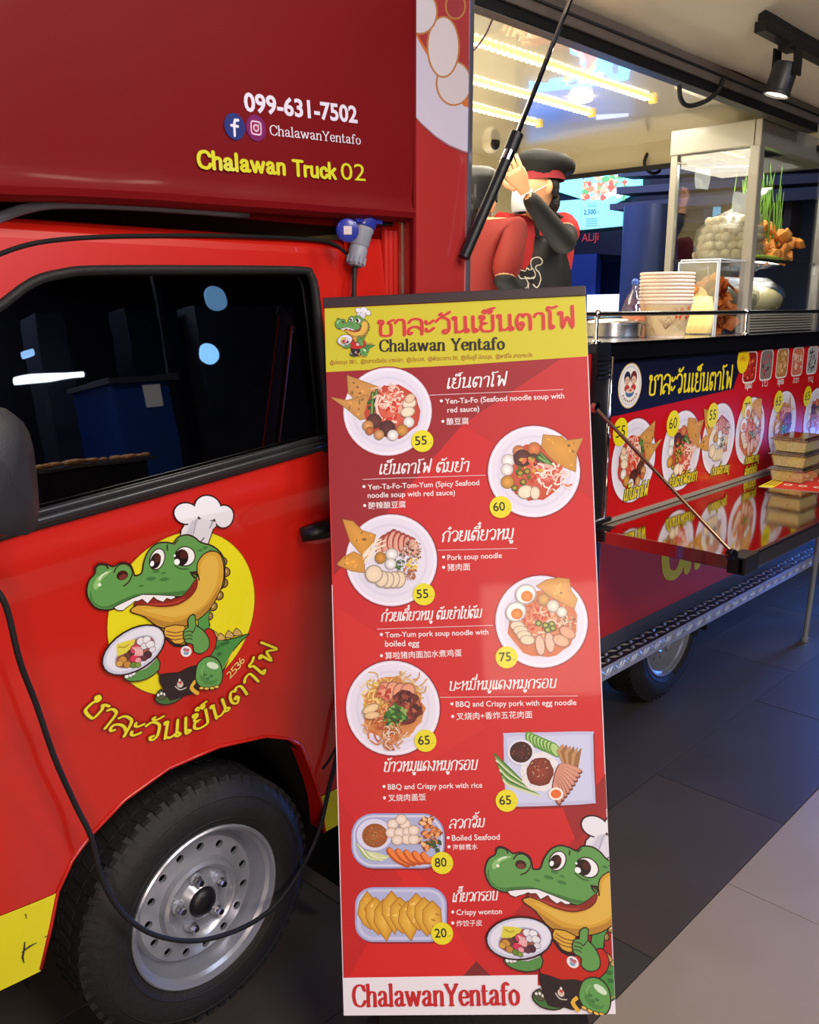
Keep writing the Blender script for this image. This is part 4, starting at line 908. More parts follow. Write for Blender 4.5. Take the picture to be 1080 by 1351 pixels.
# the door emblem: yellow disc, figure, lettering on an arc
dfn = lambda u, v, z: (u, surf(u, v) - 0.0008 - z, v)
cpt = [doorP(p) for p in ((178, 640), (852, 545), (430, 965), (700, 285))]
def circ3(a, b, c):
    ax, ay = a; bx, by = b; cx, cy = c; d = 2 * (ax * (by - cy) + bx * (cy - ay) + cx * (ay - by))
    ux = ((ax * ax + ay * ay) * (by - cy) + (bx * bx + by * by) * (cy - ay) + (cx * cx + cy * cy) * (ay - by)) / d
    uy = ((ax * ax + ay * ay) * (cx - bx) + (bx * bx + by * by) * (ax - cx) + (cx * cx + cy * cy) * (bx - ax)) / d
    return ux, uy, math.hypot(ax - ux, ay - uy)
ecx, ecz, eR = circ3(cpt[0], cpt[1], cpt[2])
em = Art(); em.ell(ecx, ecz, eR * 1.008, col=(120, 84, 16), n=64); em.ell(ecx, ecz, eR, col=(222, 212, 28), n=64)
em.build('emblem_disc', PRD, door_o, dfn, lat=.025)
em = Art(dz=.00002, z0=.0008); em.T = doorP; croc(em); em.build('crocodile_emblem', PRD, door_o, dfn, lat=.025)
tx = Art(dz=.00001, z0=.0006)
def polar(X, Y): x, z = doorP((X, Y)); return math.atan2(z - ecz, x - ecx), math.hypot(x - ecx, z - ecz)
a0, r0 = polar(60, 1020); a1, r1 = polar(985, 735); a2, r2 = polar(390, 1175); a3, r3 = polar(480, 1170)
if a0 > 0: a0 -= 2 * PI
stext(tx, 'ชาละวันเย็นตาโฟ', (a0, 0), (a1, .0001), abs(polar(480, 1085)[1] - polar(480, 1165)[1]), .95, (226, 216, 40), nib=(1, .62), outline=((120, 20, 10), .0035), arc=(ecx, ecz, (r2 + r3) / 2))
# small year on the arc
for k, ch in enumerate('2536'):
    aa = polar(745 + k * 18, 878 - k * 22)[0]; rr = polar(770, 845)[1]
    bx, bz = ecx + (rr + .004) * math.cos(aa), ecz + (rr + .004) * math.sin(aa); tx.text(ch, (bx - .006 * -math.sin(aa), bz - .006 * math.cos(aa)), (bx + .006 * -math.sin(aa), bz + .006 * math.cos(aa)), (222, 196, 120), h=.017)
tx.build('curved_lettering', PRD, door_o, dfn, lat=.025)
# lettering on the box over the cab
bfn = lambda u, v, z: (u, YB - 0.0012 - z, v)
def hpx(u, v, d, y=YB): return abs(sp(u, v - d, y)[1] - sp(u, v, y)[1])
lt = Art(dz=.00001)
lt.text('099-631-7502', sp(322, 146, YB), sp(471, 162, YB), (222, 216, 236), h=hpx(322, 146, 23), off=.03)

lt.build('phone_number', PRD, luo, bfn)
ic = Art(dz=.00003); c1 = sp(309, 167, YB); c2 = sp(337, 169, YB)
ic.ell(*c1, .0235, col=(40, 50, 120)); ic.stroke([(c1[0] + .008, c1[1] + .012), (c1[0] + .001, c1[1] + .011), (c1[0] - .001, c1[1] + .004), (c1[0] - .001, c1[1] - .016)], .0026, (226, 222, 240)); ic.stroke([(c1[0] - .008, c1[1] + .001), (c1[0] + .007, c1[1] + .001)], .0024, (226, 222, 240))
ic.ell(*c2, .0235, col=(110, 30, 100), cc=(150, 40, 80)); w_ = (226, 200, 226)
q = [(c2[0] + .0115 * math.copysign(abs(math.cos(t)) ** .4, math.cos(t)), c2[1] + .0115 * math.copysign(abs(math.sin(t)) ** .4, math.sin(t))) for t in [2 * PI * k / 24 + .01 for k in range(24)]]
ic.stroke(q, .0013, w_, closed=True); ic.stroke([(c2[0] + .0055 * math.cos(2 * PI * k / 14), c2[1] + .0055 * math.sin(2 * PI * k / 14)) for k in range(14)], .0013, w_, closed=True); ic.ell(c2[0] + .0065, c2[1] + .0065, .0014, col=w_, n=8)
ic.build('round_icons', PRD, luo, bfn)
lt = Art(dz=.00001); stext(lt, 'ChalawanYentafo', sp(355, 178, YB), sp(475, 191, YB), hpx(355, 178, 13), .85, (220, 210, 226), nib=(1, .5)); lt.build('serif_lettering', PRD, luo, bfn)
lt = Art(dz=.00001); stext(lt, 'Chalawan Truck', sp(260, 221, YB), sp(443, 236, YB), hpx(260, 221, 22), 1.45, (206, 206, 46), nib=(1, .7), serif=False)
lt.text('02', sp(449, 237, YB), sp(481, 239, YB), (206, 206, 46), h=hpx(449, 237, 22))
lt.build('bold_lettering', PRD, luo, bfn)

# ------------------------------------------------------------------ dishes (unit plate, y up)
def ring(a, x, y, r, cols):
    for k, c in cols: a.ell(x, y, r * k, col=c, n=40)
def chip(a, pts, col):
    d = tuple(int(c * .72) for c in col); a.stroke(pts, .012, d, closed=True); a.grad(pts, col, tuple(min(255, int(c * 1.1)) for c in col))
    xs = [p[0] for p in pts]; ys = [p[1] for p in pts]; cx, cy = sum(xs) / len(xs), sum(ys) / len(ys)
    for k in range(7):
        i = random.randrange(len(pts)); t = random.uniform(.1, .8); x = cx + (pts[i][0] - cx) * t; y = cy + (pts[i][1] - cy) * t
        a.ell(x, y, random.uniform(.02, .06), random.uniform(.015, .04), random.uniform(0, 3), random.choice([d, tuple(min(255, int(c * 1.22)) for c in col)]), n=8, wob=.3)
def dish(a, T, kind, seed=1):
    random.seed(seed); a.T = T
    def U(cx, cy, r): return lambda X, Y: ((X - cx) / r, (cy - Y) / r)
    def ball(x, y, r, c): a.ell(x, y, r * 1.08, r * 1.08, 0, tuple(int(k * .6) for k in c), n=14); a.ell(x, y, r, r, 0, tuple(int(k * .85) for k in c), tuple(min(255, int(k * 1.12)) for k in c), n=14)
    def slc(x, y, rx, ry, rot, c): a.ell(x, y, rx, ry, rot, tuple(int(k * .72) for k in c), n=16); a.ell(x, y, rx * .86, ry * .86, rot, c, tuple(min(255, int(k * 1.08)) for k in c), n=16)
    def nood(x, y, R, n, cols, w=.012):
        for _ in range(n):
            t = random.uniform(0, 6.28); d = R * math.sqrt(random.random()); px, py = x + d * math.cos(t), y + d * math.sin(t); th = random.uniform(0, 6.28); L = random.uniform(.1, .26)
            a.stroke([(px, py), (px + L * .5 * math.cos(th) + random.uniform(-.06, .06), py + L * .5 * math.sin(th)), (px + L * math.cos(th + .5), py + L * math.sin(th + .5))], w, random.choice(cols), smooth=3, cap=False)
    def bits(x, y, R, n, s, cols, el=1.6):
        for _ in range(n):
            t = random.uniform(0, 6.28); d = R * math.sqrt(random.random()); k = random.uniform(.6, 1.3); a.ell(x + d * math.cos(t), y + d * math.sin(t), s * k * el, s * k, random.uniform(0, 3.1), random.choice(cols), n=7, wob=.25)
    def green(x0, y0, x1, y1, w): a.stroke([(x0, y0), ((x0 + x1) / 2 + .02, (y0 + y1) / 2), (x1, y1)], w, (44, 84, 34), smooth=2); a.stroke([(x0, y0), (x1, y1)], w * .4, (120, 160, 84))
    WH = [(1.03, (150, 30, 34)), (1.0, (214, 210, 228)), (.975, (236, 232, 244)), (.93, (224, 220, 236)), (.80, (214, 210, 228)), (.74, (222, 218, 234))]
    if kind in 'ABCDE': ring(a, 0, 0, 1.0, WH)
    if kind == 'A':
        u = U(267, 477, 171)
        for P in ([(115, 330), (238, 382), (205, 420), (150, 432), (118, 400)], [(48, 412), (110, 428), (190, 410), (206, 430), (190, 500), (160, 505), (110, 460)]): chip(a, [u(*p) for p in P], (190, 138, 72))
        a.ell(*u(285, 480), .62, .62, 0, (186, 60, 44), (214, 110, 84), n=24, wob=.06)
        green(*u(205, 500), *u(212, 405), .05); green(*u(228, 395), *u(218, 450), .04); bits(*u(215, 450), .14, 12, .03, [(54, 96, 40), (88, 130, 60), (40, 70, 34)])
        nood(*u(285, 430), .3, 50, [(236, 190, 170), (244, 214, 196), (222, 120, 100), (240, 228, 214)], .016)
        a.stroke([u(232, 420), u(225, 450), u(240, 500), u(300, 520)], .028, (240, 206, 190), smooth=4); bits(*u(275, 480), .25, 26, .035, [(200, 52, 40), (226, 96, 70), (236, 170, 150)])
        for x, y in ((352, 450), (345, 482)): slc(*u(x, y), .17, .12, .2, (228, 212, 186))
        slc(*u(355, 430), .13, .1, .6, (222, 190, 160))
        for x, y, r, c in ((215, 512, .16, (96, 52, 46)), (265, 542, .17, (88, 46, 44)), (348, 522, .12, (240, 232, 226)), (322, 552, .13, (198, 142, 66)), (285, 570, .12, (240, 232, 226)), (190, 530, .12, (206, 150, 90)), (232, 566, .11, (204, 152, 100)), (196, 550, .09, (188, 110, 60))): ball(*u(x, y), r, c)
    elif kind == 'B':
        u = U(827, 711, 184)
        a.ell(*u(830, 715), .60, .62, 0, (190, 72, 48), (206, 100, 78), n=24, wob=.06)
        chip(a, [u(*p) for p in ((870, 565), (945, 575), (960, 592), (1026, 586), (1000, 640), (992, 718), (930, 690), (888, 650), (862, 610))], (196, 140, 62))
        for x, y, r, c in ((832, 620, .14, (206, 120, 70)), (770, 628, .13, (204, 130, 84)), (726, 664, .14, (238, 230, 226)), (720, 700, .13, (236, 228, 224)), (720, 750, .14, (206, 150, 70)), (782, 656, .18, (92, 50, 48)), (826, 664, .13, (100, 56, 50))): ball(*u(x, y), r, c)
        green(*u(850, 655), *u(900, 690), .07); green(*u(856, 640), *u(912, 700), .03)
        a.stroke([u(830, 700), u(870, 688), u(945, 720)], .04, (226, 170, 160), smooth=4)
        nood(*u(895, 735), .28, 46, [(240, 206, 190), (226, 140, 120), (244, 226, 214), (214, 90, 76)], .017); bits(*u(810, 700), .26, 34, .033, [(196, 60, 40), (206, 160, 70), (90, 110, 40), (220, 110, 80)])
        for x, y in ((800, 710), (772, 716), (783, 752), (748, 775)): a.ell(*u(x, y), .075, .07, 0, (60, 84, 28), n=10); a.ell(*u(x, y), .05, .045, 0, (176, 150, 60), n=8)
        slc(*u(790, 792), .18, .15, .3, (232, 214, 186)); slc(*u(828, 798), .11, .15, 0, (232, 210, 186))
    elif kind == 'C':
        u = U(272, 196, 174)
        for P in ([(92, 36), (130, 44), (165, 80), (215, 98), (205, 130), (180, 190), (150, 160), (118, 120)], [(66, 204), (92, 178), (130, 160), (170, 180), (168, 240), (120, 232), (72, 210)]): chip(a, [u(*p) for p in P], (200, 142, 58))
        for k in range(7): a.ell(*u(238 + k * 20, 118 + abs(k - 2) * 8), .12, .24, -.5 + k * .12, (150, 60, 54), n=14); a.ell(*u(240 + k * 20, 122 + abs(k - 2) * 8), .10, .21, -.5 + k * .12, (216, 150, 130), (226, 176, 156), n=14)
        for k in range(12): a.stroke([u(232 + random.uniform(-20, 20), 110 + k * 5), u(205 + random.uniform(-16, 16), 135 + k * 4), u(178 + random.uniform(-14, 14), 170 + k * 3)], .012, (236, 226, 206), smooth=3)
        bits(*u(345, 165), .26, 80, .018, [(120, 84, 64), (196, 176, 160), (84, 60, 50), (222, 206, 190)]); bits(*u(300, 215), .14, 30, .02, [(48, 80, 36), (84, 120, 54)]); bits(*u(352, 214), .14, 26, .018, [(216, 186, 60), (236, 206, 90)]); bits(*u(340, 246), .16, 46, .018, [(150, 84, 44), (186, 120, 70)])
        for x, y, r, c in ((232, 186, .12, (196, 140, 56)), (275, 174, .125, (236, 232, 228)), (270, 210, .115, (236, 232, 226))): ball(*u(x, y), r, c)
        for k in range(4): slc(*u(300 - k * 22, 270 - (k == 3) * 4), .15, .19, -.2, (222, 204, 176))
        slc(*u(205, 246), .20, .20, 0, (224, 206, 178))
    elif kind == 'D':
        u = U(834, 426, 175)
        a.ell(*u(838, 436), .76, .72, 0, (206, 110, 66), (220, 150, 110), n=26, wob=.05)
        chip(a, [u(*p) for p in ((820, 290), (860, 268), (905, 262), (945, 268), (950, 310), (972, 345), (960, 380), (920, 360), (870, 330))], (206, 152, 88))
        nood(*u(840, 430), .5, 70, [(236, 176, 140), (226, 200, 176), (206, 90, 60), (240, 214, 190)], .014); bits(*u(820, 400), .36, 50, .03, [(200, 70, 50), (226, 130, 96), (196, 90, 60)])
        bits(*u(930, 430), .2, 50, .02, [(190, 140, 110), (226, 196, 170), (140, 90, 70)])
        for x, y in ((778, 320), (738, 386)): slc(*u(x, y), .24, .22, .5, (238, 232, 230)); a.ell(*u(x + 4, y + 8), .13, .12, 0, (206, 110, 40), (232, 150, 60), n=16)
        for x, y, r, c in ((845, 342, .13, (206, 156, 92)), (880, 368, .13, (234, 222, 208)), (912, 392, .11, (236, 226, 214))): ball(*u(x, y), r, c)
        for k in range(4): slc(*u(742 + k * 12, 440 + k * 18), .17, .11, -.1, (226, 200, 172))
        for x, y, r in ((825, 515, .3), (862, 505, .28)): a.ell(*u(x, y), .11, .24, .1, (176, 110, 90), n=14); a.ell(*u(x, y), .09, .21, .1, (226, 188, 166), n=14)
        slc(*u(905, 500), .2, .13, -.4, (222, 170, 140)); slc(*u(930, 470), .2, .12, -.6, (220, 160, 130))
        for x, y in ((822, 432), (848, 440), (872, 436), (856, 458), (876, 452)): a.ell(*u(x, y), .075, .07, 0, (64, 96, 32), n=10); a.ell(*u(x, y), .045, .04, 0, (176, 176, 90), n=8)
    elif kind == 'E':
        u = U(277, 752, 174)
        a.ell(*u(278, 755), .66, .66, 0, (206, 136, 76), (190, 110, 70), n=28, wob=.07)
        nood(*u(225, 700), .34, 60, [(230, 196, 110), (206, 160, 70), (240, 214, 140)], .013); nood(*u(240, 820), .42, 70, [(206, 120, 70), (226, 176, 120), (176, 80, 44)], .015); nood(*u(330, 680), .3, 40, [(222, 186, 110), (206, 150, 70)], .012)
        for k in range(4): slc(*u(255 + k * 26, 690 + (k > 1) * 6), .17, .22, .3 - k * .25, (220, 150, 120))
        a.ell(*u(325, 750), .34, .36, 0, (96, 36, 32), (130, 50, 40), n=18, wob=.12); bits(*u(325, 750), .34, 60, .035, [(110, 40, 34), (150, 64, 50), (70, 26, 26), (180, 96, 70)]); bits(*u(245, 700), .16, 20, .03, [(176, 60, 40), (200, 110, 80)])
        bits(*u(285, 785), .24, 44, .035, [(58, 112, 40), (100, 156, 66), (40, 84, 34), (136, 180, 96)])
        slc(*u(196, 752), .2, .09, .4, (226, 196, 150)); slc(*u(200, 776), .18, .08, .1, (222, 186, 140)); nood(*u(275, 850), .22, 26, [(222, 206, 190), (206, 140, 90)], .012)
    a.T = None

# ------------------------------------------------------------------ the standing banner
import numpy as np
BS = 0.90
c4 = [CP + (Vector(p) - CP) * BS for p in ((1.383, .127, 1.546), (1.781, -.322, 1.572), (1.501, -.661, .034), (1.104, -.212, .007))]
Bo = c4[3]; Br = (c4[2] - c4[3]).normalized(); Bu = (c4[0] - c4[3]); BWd = (c4[2] - c4[3]).length; BHt = Bu.length; Bu = (Bu - Br * Bu.dot(Br)).normalized(); Bn = Br.cross(Bu).normalized()
if Bn.dot(CP - Bo) < 0: Bn = -Bn
bfnB = lambda u, v, z: tuple(Bo + Br * u + Bu * v + Bn * z)
def B(px, py):
    r = ray(px, py); p = CP + r * ((Bo - CP).dot(Bn) / r.dot(Bn)) - Bo; return (p.dot(Br), p.dot(Bu))
bc = Bo + Br * BWd / 2; 
ban = thing('roll_up_banner', 'tall red menu banner with eight dishes, leaning against the truck in front of its door', 'banner', (bc.x, bc.y, 0))
def bbox(name, u0, u1, v0, v1, z0, z1, m, parent=ban, bev=.001):
    t = MB().box(u0, u1, v0, v1, z0, z1, bev); t.v = [Vector(bfnB(*p)) for p in t.v]; return t.build(name, m, parent)
vt = B(428, 408)[1]
sheetB = bbox('banner_sheet', 0, BWd, 0, BHt + .001, -.0035, 0, mat('banner_red', (198, 32, 36), .5, coat=.08, var=.02), bev=.0005)
bbox('added_dark_back', .002, BWd - .002, .002, BHt - .002, -.0046, -.0036, mat('added_back_grey', (40, 40, 46), .7, var=.05), bev=0)  # dark back added so the cab window does not mirror red
bbox('top_rail', -.002, BWd + .002, BHt, BHt + .021, -.008, .004, mat('banner_top_rail', (48, 30, 34), .5, var=.1), bev=.003)
bbox('side_edge', BWd - .0012, BWd + .0006, 0, BHt, -.004, .0004, mat('white_edge', (220, 214, 220), .5), bev=0)
bbox('side_edge', -.0008, .0008, 0, BHt * .6, -.004, .0004, mat('white_edge', (220, 214, 220), .5), bev=0)
MB().tube([Vector(bfnB(BWd / 2, -.02, -.03)), Vector(bfnB(BWd / 2, BHt, -.012))], .007, 10).build('support_pole', STEEL, ban, smooth='auto')
q = Bo + Br * BWd / 2
bb = MB(); hb = Vector((Br.x, Br.y, 0)).normalized(); hn = Vector((hb.y, -hb.x, 0)); 
if hn.dot(CP - q) < 0: hn = -hn
cb = Vector((q.x, q.y, .085)) - hn * .055
bb.obox(cb, hb * .225, hn * .045, Vector((0, 0, .045))); bb.build('base_cassette', mat('base_black', (22, 22, 26), .4, var=.1), ban)
bb = MB(); bb.obox(Vector((q.x, q.y, q.z - .022)) - hn * .02, hb * .20, hn * .012, Vector((0, 0, .026))); bb.build('sheet_clamp', BLK, ban)
for k in (-1, 1):
    MB().obox(Vector((cb.x, cb.y, .02)) + hb * .15 * k, hb * .015, hn * .13, Vector((0, 0, .02))).build('foot', BLK, ban)
clipB = [(0, -1, 0.0), (0, 1, BWd), (1, -1, 0.0)]
bg = Art(clip=clipB, z0=.0002)
bg.poly([B(430, 491), B(740, 473), B(610, 560), B(575, 600), B(440, 760)], (150, 30, 38)); bg.poly([B(740, 473), B(776, 470), B(786, 660), B(610, 560)], (186, 38, 42))
bg.poly([B(443, 800), B(520, 850), B(640, 960), B(560, 1010), B(446, 920)], (204, 40, 40)); bg.poly([B(450, 1060), B(560, 1160), B(640, 1290), B(454, 1290)], (208, 34, 34))
bg.poly([B(448, 1055), B(452, 1290), B(460, 1290), B(530, 1160)], (190, 32, 34)); bg.poly([B(806, 1040), B(770, 1090), B(700, 1180), B(640, 1250), B(700, 1290), B(806, 1290)], (166, 34, 38))
bg.poly([B(628, 1268), B(608, 1290), B(650, 1290)], (120, 36, 40)); bg.poly([B(740, 1060), B(770, 1060), B(806, 1010), B(806, 1060), B(760, 1110)], (150, 34, 38))
bg.build('background_pattern', PRV, sheetB, bfnB)
hd = Art(clip=clipB, z0=.0004); hd.poly([B(428, 407), B(600, 399), B(774, 389), B(777, 470), B(600, 482), B(430, 491)], (198, 190, 40)); hd.build('yellow_header', PRV, sheetB, bfnB)
wb = Art(clip=clipB, z0=.0004); wb.poly([B(452, 1290), B(709, 1286), B(709, 1300), B(812, 1300), B(812, 1342), B(452, 1342)], (232, 228, 236)); wb.build('white_footer', PRV, sheetB, bfnB)
def fit(src, dst):
    A = np.array([[x, y, 1] for x, y in src]); X, _, _, _ = np.linalg.lstsq(A, np.array(dst), rcond=None)
    return lambda p: (p[0] * X[0][0] + p[1] * X[1][0] + X[2][0], p[0] * X[0][1] + p[1] * X[1][1] + X[2][1])
big = fit([doorP(p) for p in ((530, 130), (527, 325), (85, 490), (535, 760), (292, 755), (440, 1000), (640, 860))], [B(*p) for p in ((785.5, 1090), (770.7, 1143.7), (640, 1145.5), (755.2, 1271.5), (684.8, 1236.3), (715, 1325), (783.7, 1310))])
sml = fit([doorP(p) for p in ((630, 45), (527, 325), (85, 490), (820, 684), (440, 1005), (292, 755))], [B(*p) for p in ((480.5, 404.4), (471.3, 423.9), (442.6, 427.6), (494.4, 455.7), (464.8, 469.6), (454.3, 449.8))])
ca = Art(dz=.00002, z0=.0008, clip=clipB); ca.T = lambda p: big(doorP(p)); croc(ca); ca.build('crocodile_print', PRV, sheetB, bfnB)
ca = Art(dz=.00001, z0=.0008); ca.T = lambda p: sml(doorP(p)); croc(ca); ca.build('small_crocodile_print', PRV, sheetB, bfnB)
ti = Art(dz=.00001, z0=.0007)
stext(ti, 'ชาละวันเย็นตาโฟ', B(498, 444), B(761, 432), .0335, 1.05, (196, 52, 48), nib=(1, .62), outline=((232, 170, 90), .0008))
ti.build('banner_title', PRV, sheetB, bfnB)
ti = Art(dz=.00001, z0=.0007); stext(ti, 'Chalawan Yentafo', B(500, 464), B(666, 461), .0245, .98, (34, 22, 20), nib=(1, .5)); ti.build('banner_subtitle', PRV, sheetB, bfnB)
ti = Art(dz=.00001, z0=.0007)
ti.text('@อ่อนนุช 38/1,  @ตลาดเรือบิน บางปลา,  @ประเวศ,  @พัฒนาการ 50,  @เซ็นจูรี่ อ่อนนุช,  @พาซิโอ ลาดกระบัง', B(435, 481), B(702, 471), (150, 76, 30), h=.008, off=.012)
ti.build('branch_line', PRV, sheetB, bfnB)
ft = Art(dz=.00001, z0=.0009); stext(ft, 'ChalawanYentafo', B(465, 1328), B(686, 1325), .0425, .86, (190, 34, 40), nib=(1, .5)); ft.build('footer_title', PRV, sheetB, bfnB)
def plateT(cx, cy, r, flip=False):
    k = -1 if flip else 1; return lambda p: (cx + p[0] * r * k, cy + p[1] * r)
def badge(n, px, py, parent=sheetB, r=14.5):
    c = B(px, py); e = B(px + r, py); R = math.hypot(e[0] - c[0], e[1] - c[1]); a = Art(dz=.00003, z0=.0022); a.ell(*c, R, col=(226, 216, 40), n=28)
    p0 = (c[0] - R * .66, c[1] - R * .36); a.text(n, p0, (c[0] + R * .42, c[1] - R * .32), (30, 24, 20), h=R * .78, off=.012); a.text('.-', (c[0] + R * .48, c[1] - R * .32), (c[0] + R * .82, c[1] - R * .30), (120, 100, 30), h=R * .3)
    a.build('price_badge', PRV, parent, bfnB)
DI = [('A', 511, 543, 58.5, '55', 557, 582), ('B', 704, 622, 61, '60', 660, 669), ('C', 516, 739, 60.5, '55', 559, 784), ('D', 714, 820, 61, '75', 668, 867), ('E', 518, 934, 62, '65', 561, 977)]
for k, (kd, px, py, r, pr, bx, by) in enumerate(DI):
    c = B(px, py); e = B(px + r, py); R = math.hypot(e[0] - c[0], e[1] - c[1]); a = Art(dz=.000008, z0=.0006); dish(a, plateT(c[0], c[1], R), kd, 11 + k)
    a.build('dish_picture', PRV, sheetB, bfnB); badge(pr, bx, by)
KB = dbox(430, 990, 2.7); KC = dbox(420, 670, 1080 / 380.0)
def TB(k): return lambda p: B(*k(p[0], p[1]))
def rrect(x0, y0, x1, y1, r, n=5):
    P = []
    for cx, cy, a in ((x1 - r, y0 + r, -PI / 2), (x1 - r, y1 - r, 0), (x0 + r, y1 - r, PI / 2), (x0 + r, y0 + r, PI)):
        for i in range(n + 1): t = a + PI / 2 * i / n; P.append((cx + r * math.cos(t), cy + r * math.sin(t)))
    return P
# rice tray
random.seed(5)
a = Art(dz=.000008, z0=.0006); a.T = TB(lambda x, y: (x, y))
def rnd_in(x, y, rx, ry): t = random.uniform(0, 6.28); d = math.sqrt(random.random()); return x + rx * d * math.cos(t), y + ry * d * math.sin(t)
q4 = crom([(664, 972), (668, 967), (720, 966), (778, 965), (782, 970), (783, 1010), (785, 1054), (780, 1060), (725, 1063), (672, 1064), (667, 1060), (665, 1015)], 3, True)
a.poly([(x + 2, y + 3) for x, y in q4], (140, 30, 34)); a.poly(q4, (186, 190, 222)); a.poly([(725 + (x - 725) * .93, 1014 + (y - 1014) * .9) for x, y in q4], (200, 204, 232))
for i in range(8): a.ell(700 + i * 4.5, 975 + i * 2.0, 6.5, 11, -.5, (86, 140, 54), n=14); a.ell(700.7 + i * 4.5, 975 + i * 2, 5, 9.2, -.5, (170, 204, 130), n=14)
for k in range(9): a.stroke([(652 + k * 1.5, 995 + k * 4.2), (672, 1014 + k * 2.8), (700 + k * 1.5, 1042 + k)], 1.3, ((66, 112, 44), (120, 160, 84), (206, 216, 180))[k % 3], smooth=3)
a.ell(712, 1018, 26, 26, 0, (228, 224, 226), n=24, wob=.04)
for _ in range(60): x, y = rnd_in(712, 1018, 24, 24); a.ell(x, y, 1.5, .8, random.uniform(0, 3), random.choice([(240, 238, 238), (206, 200, 204)]), n=6)
a.ell(712, 1018, 18, 19, .2, (110, 44, 32), (150, 64, 40), n=18, wob=.06)
for _ in range(40): x, y = rnd_in(711, 1013, 13, 12); a.ell(x, y, .9, .6, random.uniform(0, 3), random.choice([(226, 200, 160), (176, 96, 60), (80, 30, 24)]), n=5)
a.ell(687, 992, 18, 17, 0, (222, 220, 234), n=24); a.ell(687, 992, 15, 14, 0, (52, 22, 22), (80, 34, 28), n=20)
for _ in range(22): x, y = rnd_in(687, 992, 12, 11); a.ell(x, y, 1.2, 1, 0, random.choice([(120, 50, 36), (30, 12, 14), (150, 90, 60)]), n=6)
for i in range(6): a.poly([(734 + i * 5, 990 + i * 1), (742 + i * 5, 981 + i), (752 + i * 2, 1004 + i * 2), (744 + i * 2, 1012 + i * 2)], ((186, 140, 96), (150, 104, 64))[i % 2])
for i in range(9): a.ell(752 - i * 2.2, 1014 + i * 4.0, 17, 5.4, .3 + i * .13, (110, 50, 40), n=14); a.ell(752 - i * 2.2, 1013 + i * 4.0, 15.5, 4.2, .3 + i * .13, (202, 140, 118), (216, 160, 138), n=14)
a.ell(733, 1047, 10, 8.5, 0, (240, 232, 224), n=16); a.ell(733, 1047, 7, 6, 0, (226, 110, 50), n=14)
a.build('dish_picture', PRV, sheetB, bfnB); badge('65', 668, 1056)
# seafood tray
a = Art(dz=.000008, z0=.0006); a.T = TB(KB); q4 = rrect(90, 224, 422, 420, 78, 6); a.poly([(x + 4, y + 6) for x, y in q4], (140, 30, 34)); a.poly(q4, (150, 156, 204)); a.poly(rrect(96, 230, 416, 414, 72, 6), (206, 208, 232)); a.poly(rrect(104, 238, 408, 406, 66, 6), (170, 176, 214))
for k in range(16): a.stroke([(110 + k * 3, 330 + k * 2), (140 + k * 3, 372 + random.uniform(-10, 10)), (196 + k * 2, 392 - k)], 3, random.choice([(206, 216, 160), (230, 232, 200), (150, 180, 90)]), smooth=3)
a.ell(172, 300, 68, 62, 0, (160, 166, 210), n=30); a.ell(172, 300, 63, 57, 0, (214, 214, 236), n=30); a.ell(174, 303, 46, 43, 0, (146, 84, 36), (166, 100, 50), n=26)
for _ in range(40): x, y = rnd_in(174, 303, 38, 34); a.ell(x, y, 3.2, 2.2, random.uniform(0, 3), random.choice([(186, 130, 70), (110, 56, 26), (200, 70, 40)]), n=6)
for k in range(24): x, y = rnd_in(360, 300, 42, 58); a.ell(x, y, 16, 9, random.uniform(0, 3), (150, 76, 36), n=10, wob=.2); a.ell(x, y, 13, 7, random.uniform(0, 3), random.choice([(226, 160, 100), (214, 130, 76), (236, 190, 140)]), n=10, wob=.2)
for k in range(10): x, y = rnd_in(385, 335, 24, 24); a.ell(x, y, 9, 5, random.uniform(0, 3), (54, 84, 52), n=8)
for x, y in ((238, 262), (232, 292), (262, 292), (282, 262), (292, 290), (288, 316), (312, 316), (312, 284), (254, 318), (268, 245)): a.ell(x, y, 21, 19, 0, (170, 140, 120), n=14); a.ell(x, y, 19, 17, 0, (222, 200, 182), (244, 232, 222), n=14)
for k in range(5): a.stroke([(226 + k * 30, 356 + k * 4), (250 + k * 28, 384 + k * 2), (290 + k * 22, 404 - k * 4)], 12, (186, 80, 30), smooth=3); a.stroke([(228 + k * 30, 354 + k * 4), (252 + k * 28, 381 + k * 2), (290 + k * 22, 400 - k * 4)], 8, (232, 130, 60), smooth=3)
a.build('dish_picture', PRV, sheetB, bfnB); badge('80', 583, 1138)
# crispy tray
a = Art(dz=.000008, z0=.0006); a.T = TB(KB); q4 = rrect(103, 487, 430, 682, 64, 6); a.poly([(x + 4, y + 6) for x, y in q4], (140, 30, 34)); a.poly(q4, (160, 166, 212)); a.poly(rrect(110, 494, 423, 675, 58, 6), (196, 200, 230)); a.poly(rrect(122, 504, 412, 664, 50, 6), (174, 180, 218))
for k in range(9):
    x = 148 + k * 29; y = 560 + (k % 3) * 14; P = [(x - 30 + random.uniform(-5, 5), y - 20), (x - 2, y - 52 + random.uniform(-8, 8)), (x + 26, y - 24), (x + 32, y + 40), (x + 10, y + 84 + random.uniform(-10, 10)), (x - 14, y + 58), (x - 34, y + 22)]
    a.stroke(P, 3, (170, 110, 30), closed=True); a.grad(P, (206, 150, 44), (236, 194, 84))
    for _ in range(5): px, py = rnd_in(x, y + 10, 22, 44); a.ell(px, py, 9, 4, random.uniform(0, 3), random.choice([(240, 206, 110), (190, 130, 36), (222, 170, 60)]), n=7, wob=.2)
a.build('dish_picture', PRV, sheetB, bfnB); badge('20', 583, 1231)
